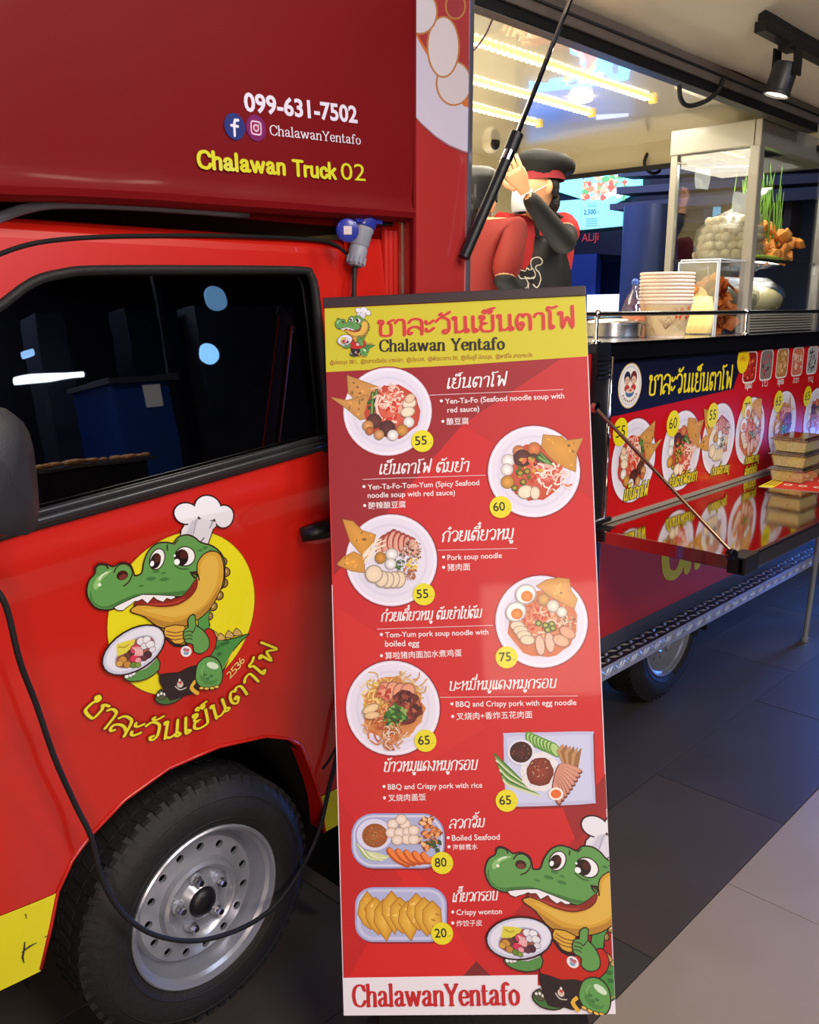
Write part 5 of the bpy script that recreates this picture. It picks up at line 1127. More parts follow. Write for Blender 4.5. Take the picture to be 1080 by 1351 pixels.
# dish names, rules, descriptions
WHT = (240, 232, 234)
NM = [('เย็นตาโฟ', 588, 513, 668, 509, 14), ('เย็นตาโฟ ต้มยำ', 499, 626, 618, 622, 13.5), ('ก๋วยเตี๋ยวหมู', 582, 715, 677, 711, 14), ('ก๋วยเตี๋ยวหมู ต้มยำไข่ต้ม', 502, 820, 635, 815, 12), ('บะหมี่หมูแดงหมูกรอบ', 591, 911, 733, 907, 12), ('ข้าวหมูแดงหมูกรอบ', 505, 1018, 629, 1015, 13), ('ลวกจิ้ม', 592, 1093, 639, 1091, 12), ('เกี๊ยวกรอบ', 596, 1190, 656, 1187, 12)]
for t, x0, y0, x1, y1, h in NM:
    a = Art(dz=.00001, z0=.0009); p0, p1 = B(x0, y0), B(x1, y1); hh = abs(B(x0, y0 - h)[1] - p0[1]); stext(a, t, p0, p1, hh, .78, WHT, nib=(1, .55), slant=.22); a.build('dish_name', PRV, sheetB, bfnB)
for x0, y0, x1, y1 in ((566, 521.5, 743, 514), (478, 632.5, 640, 627), (577, 726, 682, 723.5), (497, 830, 650, 825), (580, 920, 762, 918)):
    a = Art(z0=.0009); p0, p1 = B(x0, y0), B(x1, y1); a.poly([(p0[0], p0[1] - .0006), (p1[0], p1[1] - .0006), (p1[0], p1[1] + .0006), (p0[0], p0[1] + .0006)], (230, 200, 206)); a.build('divider_line', PRV, sheetB, bfnB)
DE = [('Yen-Ta-Fo (Seafood noodle soup with', 587, 533, 744, 525.5, 1), ('red sauce)', 590, 544.5, 632, 542.5, 0), ('酿豆腐', 589, 560, 618, 559, 2), ('Yen-Ta-Fo-Tom-Yum (Spicy Seafood', 485, 646, 632, 640, 1), ('noodle soup with red sauce)', 485, 657, 600, 653, 0), ('酸辣酿豆腐', 486, 671, 535, 669, 2),
      ('Pork soup noodle', 590, 739, 662, 736, 1), ('猪肉面', 590, 752.5, 620, 751.5, 2), ('Tom-Yum pork soup noodle with', 508, 841, 644, 837, 1), ('boiled egg', 508, 853, 553, 852, 0), ('算啦猪肉面加水煮鸡蛋', 508, 869, 609, 865, 2),
      ('BBQ and Crispy pork with egg noodle', 601, 932.5, 760, 930, 1), ('叉烧肉+香炸五花肉面', 602, 949, 702, 946.5, 2), ('BBQ and Crispy pork with rice', 511.5, 1041.5, 636, 1039, 1), ('叉烧肉盖饭', 512, 1056.5, 562, 1055, 2),
      ('Boiled Seafood', 596, 1109, 659, 1107.5, 1), ('海鲜煮水', 597, 1121, 630, 1120, 2), ('Crispy wonton', 602, 1207, 662, 1205.5, 1), ('炸饺子皮', 602, 1221.5, 636, 1220.5, 2)]
for t, x0, y0, x1, y1, k in DE:
    a = Art(z0=.0009); a.text(t, B(x0, y0), B(x1, y1), WHT, off=(.010 if k < 2 else .006))
    if k: c = B(x0 - 5, y0 - 4); a.ell(c[0], c[1], .0032, col=WHT, n=10)
    a.build('dish_description', PRV, sheetB, bfnB)

# ------------------------------------------------------------------ print on the side of the kitchen
K5 = dbox(780, 420, 3.6)
SY = -.0085
sfn = lambda u, v, z: (u, SY - z, v)
def S5(X, Y): return sp(*K5(X, Y), SY)
a = Art(z0=.0003)
zt = S5(500, 152)[1]; p0 = S5(82, 200); p1 = S5(735, 150); p2 = S5(672, 335); p3 = S5(80, 472)
a.poly([(X0 + .005, 1.384), (p1[0], 1.384), p2, (X0 + .005, p3[1])], (22, 24, 48)); a.build('navy_header', PRS, pan, sfn)
a = Art(z0=.0007); c = S5(182, 320); R = (S5(182, 212)[1] - S5(182, 428)[1]) / 2
for k, col in ((1.0, (196, 170, 110)), (.95, (236, 232, 226)), (.86, (170, 180, 214)), (.82, (238, 234, 228))): a.ell(c[0], c[1], R * k, col=col, n=36)
def uu(x, y): return (c[0] + x * R, c[1] + y * R)
for sx_, hc in ((-.26, (40, 44, 70)), (.28, (110, 44, 50))):
    a.ell(*uu(sx_, .34), .27 * R, .30 * R, 0, hc, n=18); a.ell(*uu(sx_, .22), .2 * R, .2 * R, 0, (226, 184, 160), n=16)
    for e in (-.08, .08): a.ell(*uu(sx_ + e, .24), .028 * R, col=(40, 20, 20), n=8)
    a.stroke([uu(sx_ - .06, .12), uu(sx_, .09), uu(sx_ + .06, .12)], .012 * R, (170, 50, 50), smooth=2)
    a.ell(*uu(sx_, -.1), .22 * R, .16 * R, 0, (190, 60, 60), n=14)
a.ell(*uu(0, -.30), .36 * R, .2 * R, 0, (70, 110, 160), n=20); a.ell(*uu(0, -.22), .34 * R, .11 * R, 0, (226, 200, 180), n=20); a.ell(*uu(.05, -.2), .14 * R, .05 * R, 0, (200, 80, 60), n=12)
for k in range(9): t = -PI * .80 + k * PI * .6 / 8; a.ell(c[0] + .69 * R * math.cos(t), c[1] + .69 * R * math.sin(t), .06 * R, .045 * R, t, (150, 60, 50), n=8)
a.build('round_family_badge', PRS, pan, sfn)
a = Art(dz=.00001, z0=.0007); stext(a, 'ชาละวันเย็นตาโฟ', S5(266, 366), S5(664, 333), S5(470, 252)[1] - S5(470, 340)[1], .78, (232, 214, 40), nib=(1, .62), outline=((120, 100, 20), .001)); a.build('panel_title', PRS, pan, sfn)
SD = [('A', 213, 475, 865, '55', 135, 540, True), ('B', 441, 438, 808, '60', 385, 500, False), ('C', 617, 403, 735, '55', 573, 460, False), ('D', 767, 375, 685, '75', 737, 425, False), ('E', 922, 345, 655, '65', 885, 395, False), ('B', 1075, 330, 600, '65', 1023, 370, False)]
for k, (kd, X, Ya, Yb, pr, bx, by, fl) in enumerate(SD):
    a0_ = S5(X, Ya); b0_ = S5(X, Yb); R = (a0_[1] - b0_[1]) / 2; a = Art(dz=.000008, z0=.0006); dish(a, plateT(a0_[0], (a0_[1] + b0_[1]) / 2, R, fl), kd, 31 + k); a.build('dish_picture', PRS, pan, sfn)
    c = S5(bx, by); a = Art(dz=.00003, z0=.0022); r = .046; a.ell(c[0], c[1], r, col=(230, 216, 30), n=24); a.text(pr, (c[0] - r * .6, c[1] - r * .36), (c[0] + r * .6, c[1] - r * .36), (40, 34, 16), h=r * .8); a.build('price_badge', PRS, pan, sfn)
for t, X, Y, X1, Y1, h in (('เย็นตาโฟ', 148, 868, 262, 838, .038), ('เย็นตาโฟต้มยำ', 360, 808, 494, 768, .034), ('ก๋วยเตี๋ยวหมู', 562, 748, 648, 728, .028), ('ก๋วยเตี๋ยวหมู', 722, 694, 790, 676, .026), ('ต้มยำไข่ต้ม', 722, 746, 780, 728, .026), ('บะหมี่', 890, 638, 934, 626, .026), ('หมูแดงหมูกรอบ', 868, 684, 962, 656, .026)):
    a = Art(dz=.00001, z0=.0024); stext(a, t, S5(X, Y), S5(X1, Y1), h, .85, (226, 206, 60), nib=(1, .62), slant=.15, outline=((30, 34, 20), .0028)); a.build('dish_name', PRS, pan, sfn)
random.seed(9)
for k, (X, Y, cols) in enumerate(((752, 232, [(190, 50, 40), (150, 30, 30), (220, 110, 80)]), (830, 222, [(196, 60, 80), (120, 110, 110), (70, 60, 60)]), (905, 213, [(206, 160, 110), (170, 120, 70), (226, 190, 140)]), (978, 206, [(226, 190, 170), (200, 110, 90), (236, 214, 190)]), (1048, 199, [(120, 120, 126), (170, 170, 176), (80, 80, 86)]))):
    c = S5(X, Y); s_ = .062; a = Art(dz=.00001, z0=.0006)
    P = [(c[0] + s_ * math.copysign(abs(math.cos(t)) ** .35, math.cos(t)), c[1] + s_ * math.copysign(abs(math.sin(t)) ** .35, math.sin(t))) for t in [2 * PI * i / 32 + .01 for i in range(32)]]
    a.poly(P, (232, 226, 222)); P2 = [(c[0] + (x - c[0]) * .91, c[1] + (y - c[1]) * .91) for x, y in P]; a.poly(P2, cols[1])
    for _ in range(34):
        x = c[0] + random.uniform(-.042, .042); y = c[1] + random.uniform(-.042, .042); a.ell(x, y, random.uniform(.008, .018), random.uniform(.004, .008), random.uniform(0, 3), random.choice(cols), n=8, wob=.15)
    a.build('thumbnail_picture', PRS, pan, sfn)
    a = Art(dz=.00001, z0=.0006); p = S5(X - 10, Y + 100); stext(a, ('ลูกชิ้น', 'เลือด', 'หมูกรอบ', 'ปลาหมึก', 'หนัง')[k] if False else ('หมูแดง', 'ไข่', 'หมูกรอบ', 'ลวก', 'หมู')[k], (p[0] - .03, p[1]), (p[0] + .035, p[1]), .02, .7, (236, 226, 224)); a.build('thumbnail_caption', PRS, pan, sfn)
c = S5(717, 197); a = Art(z0=.0026); a.ell(c[0], c[1], .052, col=(230, 200, 30), n=24); a.text('เพิ่ม', (c[0] - .025, c[1] - .005), (c[0] + .025, c[1] - .005), (190, 60, 30), h=.022); a.build('round_tag', PRS, pan, sfn)
# lettering on the lower panel
a = Art(dz=.00001, z0=.0003); p = sp(872, 767, -.005); stext(a, 'Chalawan', (p[0], p[1]), (p[0] + 1.15, p[1]), .20, 1.5, (204, 204, 30), nib=(.92, .62), serif=False); a.build('side_lettering', PRS, low_p, lambda u, v, z: (u, -.0045 - z, v))
# noodle picture on the corner panel
clipS = [(0, -1, BX0 + .004), (0, 1, 1.722), (1, 1, 2.63)]
a = Art(dz=.00003, z0=.0005, clip=clipS)
def SP(u, v): return sp(u, v, YB)
pl = crom([SP(540, 60), SP(541, 140), SP(560, 165), SP(585, 186), SP(611, 200), SP(640, 205), SP(640, -60), SP(540, -60)], 1, True)
plate = [SP(500, -40), SP(520, 60), SP(541, 146), SP(556, 163), SP(575, 180), SP(592, 191), SP(611, 199), SP(660, 210), SP(660, -60)]
a.poly([(x, y - .004) for x, y in plate], (150, 100, 110)); a.poly(plate, (196, 188, 208)); a.poly([SP(540, 28), SP(552, 55), SP(570, 85), SP(585, 110), SP(611, 140), SP(640, 150), SP(640, -60), SP(520, -60)], (196, 110, 60)); a.poly([SP(535, 20), SP(560, 62), SP(578, 92), SP(611, 128), SP(640, 140), SP(640, -60), SP(520, -60)], (160, 60, 60))
for u_, v_, ru, rv, col in ((598, 110, 24, 30, (200, 190, 196)), (584, 62, 22, 41, (206, 196, 200)), (553, 16, 24, 30, (204, 196, 206)), (600, 8, 14, 18, (150, 60, 66))):
    P = [SP(u_ + ru * math.cos(t), v_ + rv * math.sin(t)) for t in [2 * PI * i / 28 for i in range(28)]]; P2 = [SP(u_ + (ru - 2.4) * math.cos(t), v_ + (rv - 2.4) * math.sin(t)) for t in [2 * PI * i / 28 for i in range(28)]]
    a.poly(P, (176, 120, 76)); a.poly(P2, col)
a.build('noodle_picture', PRS, strip, lambda u, v, z: (u, YB - .0005 - z, v))

# ================================================================== CABLE AND PLUG
cab = MB()
pts = [(-12, 770), (8, 800), (26, 872), (48, 930), (72, 1000), (100, 1063), (120, 1104), (135, 1160), (162, 1205), (205, 1234), (262, 1241), (320, 1224), (362, 1195), (395, 1150), (420, 1098), (434, 1040), (446, 985), (456, 900), (462, 800), (466, 700), (467, 600), (467, 500), (467, 420), (467, 375), (468, 350)]
ys = [-.10, -.10, -.09, -.07, -.06, -.05, -.05, -.05, -.055, -.06, -.06, -.055, -.05, -.04, -.03, -.02, -.014, -.012, -.012, -.010, -.008, -.004, 0, .01, .02]
P = [tuple(side(u, v, y)) for (u, v), y in zip(pts, ys)]
cbl = thing('power_cable', 'black power cable looping down in front of the front wheel, with a grey plug', 'cable', (P[10][0], P[10][1], 0))
MB().tube(crom(P, 5), .0052, 8).build('cable', RUB, cbl, smooth=True)
t0 = side(468, 352, .02); t1 = side(478, 300, .02); ax = (t1 - t0)
pl = MB().lathe(t0, ax, [(.007, 0), (.016, .002), (.020, .012), (.021, ax.length * .45), (.019, ax.length * .5), (.022, ax.length * .55), (.024, ax.length * .85), (.026, ax.length * .9), (.026, ax.length * 1.0)], 22)
plo = pl.build('plug', mat('grey_plug', (138, 142, 156), .45, var=.08), cbl, smooth='auto')
rb = MB()
for k in range(12):
    a = 2 * PI * k / 12; e = ax.orthogonal().normalized(); g = ax.normalized().cross(e); rb.obox(t0 + ax * .16 + (e * math.cos(a) + g * math.sin(a)) * .0205, (e * math.cos(a) + g * math.sin(a)) * .0015, ax.normalized() * .008, (g * math.cos(a) - e * math.sin(a)) * .002)
rb.build('plug_ribs', mat('grey_plug', (138, 142, 156)), plo)
skt = MB().lathe(t1 - ax * .02, ax, [(.027, 0), (.029, .004), (.029, .02), (.020, .024)], 22); skt.obox(t1 + Vector((.0, .0, .02)), (.04, 0, 0), (0, .022, 0), (0, 0, .012))
BLU = mat('blue_socket', (42, 52, 150), .35, coat=.3, var=.08)
sko = skt.build('power_socket', BLU, truck, smooth='auto')
cvp = side(458, 304, -.025); dv = (CP - cvp).normalized() * .75 + Vector((-.35, -.6, 0)) ; dv.normalize()
MB().lathe(cvp, dv, [(.0, -.006), (.020, -.006), (.0245, 0), (.0235, .006), (.019, .009), (0, .009)], 24).build('socket_cover', BLU, sko, smooth='auto')
e = Vector((0, 0, 1)).cross(dv).normalized(); g = dv.cross(e)
MB().obox(cvp + dv * .0098, e * .0085, g * .0085, dv * .0004).build('socket_label', mat('paper_label', (206, 190, 190), .6, var=.1), sko)
MB().tube([t1 + Vector((.02, .02, .02)), t1 + Vector((.07, .03, .012)), t1 + Vector((.12, .03, .016))], .006, 8).build('socket_bracket', GREYM, sko, smooth=True)

# ================================================================== KITCHEN GOODS
CLR = glassmat('clear_plastic', (244, 246, 250), 1.6, .03, base=.05)
BAG = glassmat('clear_bag', (246, 246, 244), 1.6, .08, base=.05, bump=.5, bscale=60)
PANE = glassmat('cabinet_glass', (238, 242, 244), 1.1, .01, base=.04)
PAPER = mat('paper_cup', (226, 206, 190), .6, var=.05)
def hm(u, y): return side(u, 420, y)
# paper cups: nested stack on the counter
cx, cy = side(876, 430, .13).x, .13
cups = []
def cup_mb():
    m = MB(); m.lathe((0, 0, 0), (0, 0, 1), [(0, .004), (.066, .004), (.066, 0), (.070, .0), (.091, .116), (.0955, .118), (.0965, .1225), (.094, .1265), (.089, .125), (.067, .008), (0, .008)], 36); return m
LB = ['paper soup cup at the bottom of the stack on the counter', 'paper soup cup second from the bottom of the stack', 'paper soup cup third from the bottom of the stack', 'paper soup cup fourth from the bottom of the stack', 'paper soup cup in the middle of the stack of nine', 'paper soup cup fourth from the top of the stack', 'paper soup cup third from the top of the stack', 'paper soup cup second from the top of the stack', 'topmost paper soup cup of the stack on the counter']
base_cup = None
for k in range(9):
    if base_cup is None: o = cup_mb().build('paper_cup', PAPER, smooth='auto'); base_cup = o
    else: o = base_cup.copy(); C.objects.link(o)
    o.location = (cx, cy, CZ + k * .0125); tag(o, LB[k], 'cup', 'paper soup cups in the counter stack')
random.seed(3)
ca = Art(dz=.00001, z0=.0004)   # (angle, height) wrapped round the lowest cup
ca.dz = 0
for i in range(62):
    for j in range(4): ca.poly([(-4.7 + .1 * i, .006 + .0265 * j), (-4.6 + .1 * i, .006 + .0265 * j), (-4.6 + .1 * i, .0325 + .0265 * j), (-4.7 + .1 * i, .0325 + .0265 * j)], (206, 182, 140))
ca.dz = .00002; ca.z += .0003
for _ in range(26): x = random.uniform(-4.2, -1.2); y = random.uniform(.02, .1); ca.stroke([(x, y), (x + .12, y + .01), (x + .25, y - .01)], .0014, random.choice([(226, 214, 190), (170, 140, 100)]), smooth=2)
for _ in range(16): ca.ell(-1.75 + random.uniform(-.45, .4), .085 + random.uniform(-.02, .02), random.uniform(.04, .1), random.uniform(.003, .008), 0, random.choice([(206, 70, 40), (170, 50, 34), (226, 120, 80)]), n=10)
for k in range(7): ca.stroke([(-2.6, .03), (-2.75 + k * .07, .05), (-2.9 + k * .12, .065)], .0012, (120, 60, 60), smooth=2)
def cupfn(u, v, z): r = .070 + .021 * (v / .116) + z + .0006; return (cx + r * math.cos(u), cy + r * math.sin(u), CZ + v)
o = ca.build('cup_print', PRC, None, cupfn); o.parent = base_cup; o.matrix_parent_inverse = Matrix.Translation((-cx, -cy, -CZ))
# acrylic containers
def container(name, label, x0, x1, y0, y1, h, content):
    t = thing(name, label, 'container', ((x0 + x1) / 2, (y0 + y1) / 2, CZ), 0, 'clear food containers on the counter')
    b = MB(); w = .003
    b.box(x0, x1, y0, y0 + w, CZ, CZ + h); b.box(x0, x1, y1 - w, y1, CZ, CZ + h); b.box(x0, x0 + w, y0 + w, y1 - w, CZ, CZ + h); b.box(x1 - w, x1, y0 + w, y1 - w, CZ, CZ + h)
    b.build('container_wall', CLR, t)
    e = MB()
    for x in (x0, x1):
        for y in (y0, y1): e.box(x - .0022, x + .0022, y - .0022, y + .0022, CZ, CZ + h)
    for y in (y0, y1): e.box(x0, x1, y - .002, y + .002, CZ + h - .002, CZ + h + .003)
    for x in (x0, x1): e.box(x - .002, x + .002, y0, y1, CZ + h - .002, CZ + h + .003)
    e.build('container_edge', mat('acrylic_edge', (206, 214, 226), .15, coat=.5, alpha=.75), t)
    return t
NOO = mat('pale_noodle', (232, 206, 136), .45, var=.15, vscale=30, bump=.3, bscale=90); CRK = mat('orange_cracker', (214, 120, 44), .4, var=.3, vscale=20, bump=.3, bscale=60); CRP = mat('golden_crisp', (222, 168, 84), .45, var=.25, vscale=25, bump=.2)
bx0 = side(889, 400, .27).x; bx1 = side(945, 400, .10).x; bx2 = side(980, 400, .10).x
random.seed(12)
def crackers(t, x0, x1, y0, y1, z0, z1, n, m):
    a = MB()
    for _ in range(n):
        c = Vector((random.uniform(x0, x1), random.uniform(y0, y1), random.uniform(z0, z1))); e = Vector([random.uniform(-1, 1) for _ in range(3)]).normalized(); f = e.orthogonal().normalized(); g = e.cross(f)
        s_ = random.uniform(.018, .032); V = []
        for i in range(4):
            for j in range(4): V.append(c + e * s_ * (i - 1.5) * .7 + f * s_ * (j - 1.5) * .7 + g * .006 * math.sin(i * 2.1 + j * 1.7 + _))
        V2 = [p + g * .002 for p in V]; F = [(i * 4 + j, i * 4 + j + 1, i * 4 + j + 5, i * 4 + j + 4) for i in range(3) for j in range(3)]
        a.add(V, F); a.add(V2, [q[::-1] for q in F])
    o = a.build('crackers', m, t, smooth=True); o['kind'] = 'stuff'; return o
tA = container('acrylic_container', 'clear container of pale yellow noodles between the cups and the orange crackers', bx0, bx1, .10, .26, .275, None)
nd = MB()
for i in range(14):
    a = 2 * PI * i / 14; nd.tube([((bx0 + bx1) / 2 + (bx1 - bx0) * .30 * math.cos(a + k * .12) * (1.1 - .1 * k), .18 + .05 * math.sin(a + k * .12), CZ + .01 + k * .034 + random.uniform(-.003, .003)) for k in range(5)], [.026, .028, .03, .028, .016], 7)
nd.ball(((bx0 + bx1) / 2, .18, CZ + .10), 1, 14, 10, ((bx1 - bx0) * .40, .06, .085))
o = nd.build('noodles', NOO, tA, smooth=True); o['kind'] = 'stuff'
crackers(tA, bx0 + .07, bx1 - .03, .20, .235, CZ + .12, CZ + .20, 14, CRK)
tB = container('acrylic_container', 'clear container of orange crackers beside the glass display case', bx1 + .004, bx2, .10, .26, .285, None)
crackers(tB, bx1 + .035, bx2 - .03, .13, .23, CZ + .015, CZ + .20, 90, CRK)
pz = MB(); pz.ball(((bx1 + bx2) / 2, .17, CZ + .19), 1, 12, 8, (.05, .02, .05)); pz.build('large_cracker', mat('bright_orange_chip', (236, 140, 40), .4, var=.2), tB, smooth=True)
# stainless pot and tied bag left of the cups
px_, py_ = side(806, 430, .28).x, .28
pot = thing('stainless_pot', 'round stainless steel pot behind the rail at the end of the counter', 'pot', (px_, py_, CZ))
MB().lathe((px_, py_, CZ), (0, 0, 1), [(0, 0), (.115, 0), (.122, .006), (.124, .048), (.130, .050), (.130, .054), (.120, .054), (.118, .01), (0, .01)], 36).build('pot_body', STEEL, pot, smooth='auto')
MB().lathe((px_, py_, CZ + .054), (0, 0, 1), [(.130, 0), (.12, .008), (.06, .018), (0, .02)], 36).build('pot_lid', CHROME, pot, smooth='auto')
sx_, sy_ = side(835, 420, .20).x, .20
sb = thing('sauce_bottle', 'clear tapered sauce bottle with orange contents, left of the paper cups', 'bottle', (sx_, sy_, CZ))
MB().lathe((sx_, sy_, CZ), (0, 0, 1), [(0, 0), (.045, 0), (.047, .02), (.046, .09), (.034, .13), (.012, .165), (.010, .185), (.004, .190)], 20).build('bottle_body', CLR, sb, smooth='auto')
MB().lathe((sx_, sy_, CZ + .002), (0, 0, 1), [(0, 0), (.042, 0), (.043, .05), (.040, .075), (0, .078)], 16).build('sauce', mat('orange_sauce', (226, 130, 80), .4, var=.1), sb, smooth='auto')
MB().lathe((sx_, sy_, CZ + .185), (0, 0, 1), [(.012, 0), (.013, .012), (.006, .02), (0, .02)], 14).build('bottle_cap', mat('blue_cap', (60, 90, 170), .4), sb, smooth='auto')
# glass display case
DX0, DY0, DY1 = 3.60, .10, .445; DX1 = side(1072, 410, DY0).x; DT = side(1003, 158, DY0).z; DZB = side(1000, 193, DY0).z
dc = thing('display_case', 'white framed glass display case holding meatballs and greens on the counter', 'display case', ((DX0 + DX1) / 2, .27, CZ))
for x, y, w, nm in ((DX0, DY0, .021, 'post'), (DX0, DY1, .015, 'post'), (DX1, DY0, .018, 'post'), (DX1, DY1, .015, 'post')): MB().box(x - w, x + w, y - w, y + w, CZ, DT - .01, .005).build(nm, ALUW, dc)
MB().box(DX0 - .022, DX1 + .022, DY0 - .022, DY0 + .012, DZB, DT, .004).build('top_band', ALUW, dc); MB().box(DX0 - .022, DX0 + .012, DY0, DY1 + .016, DZB, DT, .004).build('top_band', ALUW, dc)
MB().box(DX0, DX1, DY1 - .01, DY1 + .014, DZB + .03, DT, .004).build('top_band', ALUW, dc); MB().box(DX1 - .012, DX1 + .022, DY0, DY1 + .016, DZB, DT, .004).build('top_band', ALUW, dc)
ZS = side(1030, 344, DY0 + .02).z; ZF = side(1000, 415, DY0).z - .005
MB().box(DX0, DX1, DY0, DY1, DT - .03, DT - .02).build('case_top', GREYM, dc)
MB().box(DX0 + .02, DX1 - .02, DY0 + .002, DY0 + .006, ZF, DZB).build('front_pane', PANE, dc); MB().box(DX0 + .002, DX0 + .006, DY0 + .02, DY1 - .015, ZF, DZB).build('side_pane', PANE, dc)
MB().box(DX0 + .01, DX1, DY0 + .01, DY1, ZS - .008, ZS).build('glass_shelf', PANE, dc)
MB().box(DX0 + .012, DX1, DY0 + .008, DY0 + .012, ZS - .011, ZS + .001).build('shelf_edge', GREYM, dc); MB().box(DX0 + .008, DX0 + .012, DY0 + .012, DY1, ZS - .011, ZS + .001).build('shelf_edge', GREYM, dc)
MB().box(DX0, DX1, DY0 + .01, DY1, ZF - .01, ZF).build('case_floor', STEEL, dc)
for k in range(8): MB().box(DX0 + .02, DX1 - .02, DY0 - .012, DY0 - .002, CZ + .006 + k * .011, CZ + .013 + k * .011, .002).build('grille_slat', ALUW, dc)
MB().box(DX0 + .02, DX1 - .02, DY0 - .002, DY0 + .004, CZ, ZF).build('grille_back', GREYM, dc)
MB().tube([(DX0 - .02, DY1 - .02, DZB - .03), (DX0 + .05, DY1 - .1, DZB - .05), (DX0 + .3, DY0 + .12, DZB - .03)], .003, 6).build('hanging_wire', ALUW, dc, smooth=True)
BALLM = mat('meatball', (226, 206, 170), .45, var=.12, vscale=40, bump=.1)
b0 = None; random.seed(21); n = 0; balls = []
def inbag(p): 
    dx = (p.x - 3.79) / .16; dy = (p.y - .27) / .13; dz = (p.z - ZS) / .24; return dz > 0 and dx * dx + dy * dy + dz * dz * (1.0) < 1
zz = ZS + .0205; lay = 0
while zz < ZS + .22:
    off = (lay % 2) * .02
    yy = .12 + off
    while yy < .43:
        xx = 3.62 + off + (.02 if int((yy - .12) / .04) % 2 else 0)
        while xx < 4.0:
            p = Vector((xx + random.uniform(-.003, .003), yy + random.uniform(-.003, .003), zz))
            if p.x > DX0 + .03 and p.y > DY0 + .03 and inbag(p) and n < 150:
                d2 = ((p.x - 3.79) / .16) ** 2 + ((p.y - .27) / .13) ** 2 + ((p.z - ZS) / .24) ** 2
                if d2 > .38 or lay == 0:
                    if b0 is None: b0 = o = MB().ball((0, 0, 0), .0198, 12, 8, (1, 1, .96)).build('meatball', BALLM, smooth=True)
                    else: o = b0.copy(); C.objects.link(o)
                    o.location = p; o.rotation_euler = (random.random(), random.random(), 0); tag(o, 'pale round meatball inside the clear bag in the display case', 'meatball', 'meatballs in the clear bag'); n += 1
            xx += .041
        yy += .036
    zz += .034; lay += 1
bag = thing('meatball_bag', 'clear plastic bag full of pale meatballs on the glass shelf of the display case', 'bag', (3.79, .27, ZS))
bm_ = MB(); prof = []
for k, (r, h) in enumerate(((.02, .002), (.17, .004), (.175, .06), (.165, .13), (.13, .19), (.08, .225), (.04, .25), (.022, .265), (.05, .30), (.07, .335))):
    for j in range(22):
        t = 2 * PI * j / 22; rr = r * (1 + .05 * math.sin(5 * t + k)); sh_ = max(0, h - .15); bm_.v.append(Vector((3.79 + rr * math.cos(t) + sh_ * .75, .27 + rr * .78 * math.sin(t) - sh_ * .3, ZS + h * .92)))
for k in range(9):
    for j in range(22): bm_.f.append([k * 22 + j, k * 22 + (j + 1) % 22, (k + 1) * 22 + (j + 1) % 22, (k + 1) * 22 + j])
bm_.build('bag_film', BAG, bag, smooth=True)
random.seed(8)
TOF = mat('fried_tofu', (222, 142, 58), .5, var=.3, vscale=50, bump=.4, bscale=80); t0_ = None
for k in range(95):
    c = Vector((random.uniform(3.97, 4.24), random.uniform(.14, .36), ZS + .02 + random.random() ** 1.4 * .13)); 
    if k % 3 == 0: c.z = ZS + .018
    if t0_ is None:
        m = MB().box(-.026, .026, -.018, .018, -.012, .012, .006)
        for v in m.v: v += Vector((noise.noise(v * 60), noise.noise(v * 70 + Vector((3, 0, 0))), noise.noise(v * 50))) * .006
        o = t0_ = m.build('fried_wonton', TOF, smooth=True)
    else: o = t0_.copy(); C.objects.link(o)
    o.location = c; o.rotation_euler = (random.uniform(0, 3), random.uniform(0, 3), random.uniform(0, 3)); tag(o, 'golden fried wonton piece heaped beside the bag of meatballs', 'wonton', 'fried pieces heaped on the glass shelf')
gt_ = thing('spring_onion_bunch', 'bunch of upright green spring onions at the right of the display case', 'spring onions', (4.16, .30, ZS))
gm = MB()
for k in range(60):
    x = random.uniform(4.02, 4.26); y = random.uniform(.2, .40); h = random.uniform(.12, .36); dx = random.uniform(-.05, .05)
    gm.tube([(x, y, ZS + .08), (x + dx * .4, y, ZS + .08 + h * .5), (x + dx, y + random.uniform(-.02, .02), ZS + .08 + h)], [.004, .003, .0008], 4, cap=False)
gm.build('leaves', mat('green_onion', (110, 150, 52), .5, var=.3), gt_, smooth=True)['kind'] = 'stuff'
random.seed(15); LBN = ['pale green long chilli lying at the front of the glass shelf', 'darker green long chilli lying behind the front one on the shelf', 'short green chilli at the left end of the glass shelf row']
for k, (xa, xb, y, cc) in enumerate(((3.70, 4.05, .135, (186, 206, 70)), (3.78, 4.15, .15, (110, 150, 40)), (3.64, 3.8, .14, (150, 176, 60)))):
    o = MB().tube([(xa, y, ZS + .009), (xa + (xb - xa) * .3, y - .004, ZS + .011), (xa + (xb - xa) * .7, y + .004, ZS + .011), (xb, y, ZS + .008)], [.003, .009, .009, .002], 8).build('green_chilli', mat('chilli_%d' % k if False else ('chilli_pale', 'chilli_dark', 'chilli_mid')[k], cc, .35, coat=.3, var=.1), smooth=True)
    tag(o, LBN[k], 'chilli', 'green chillies on the glass shelf')
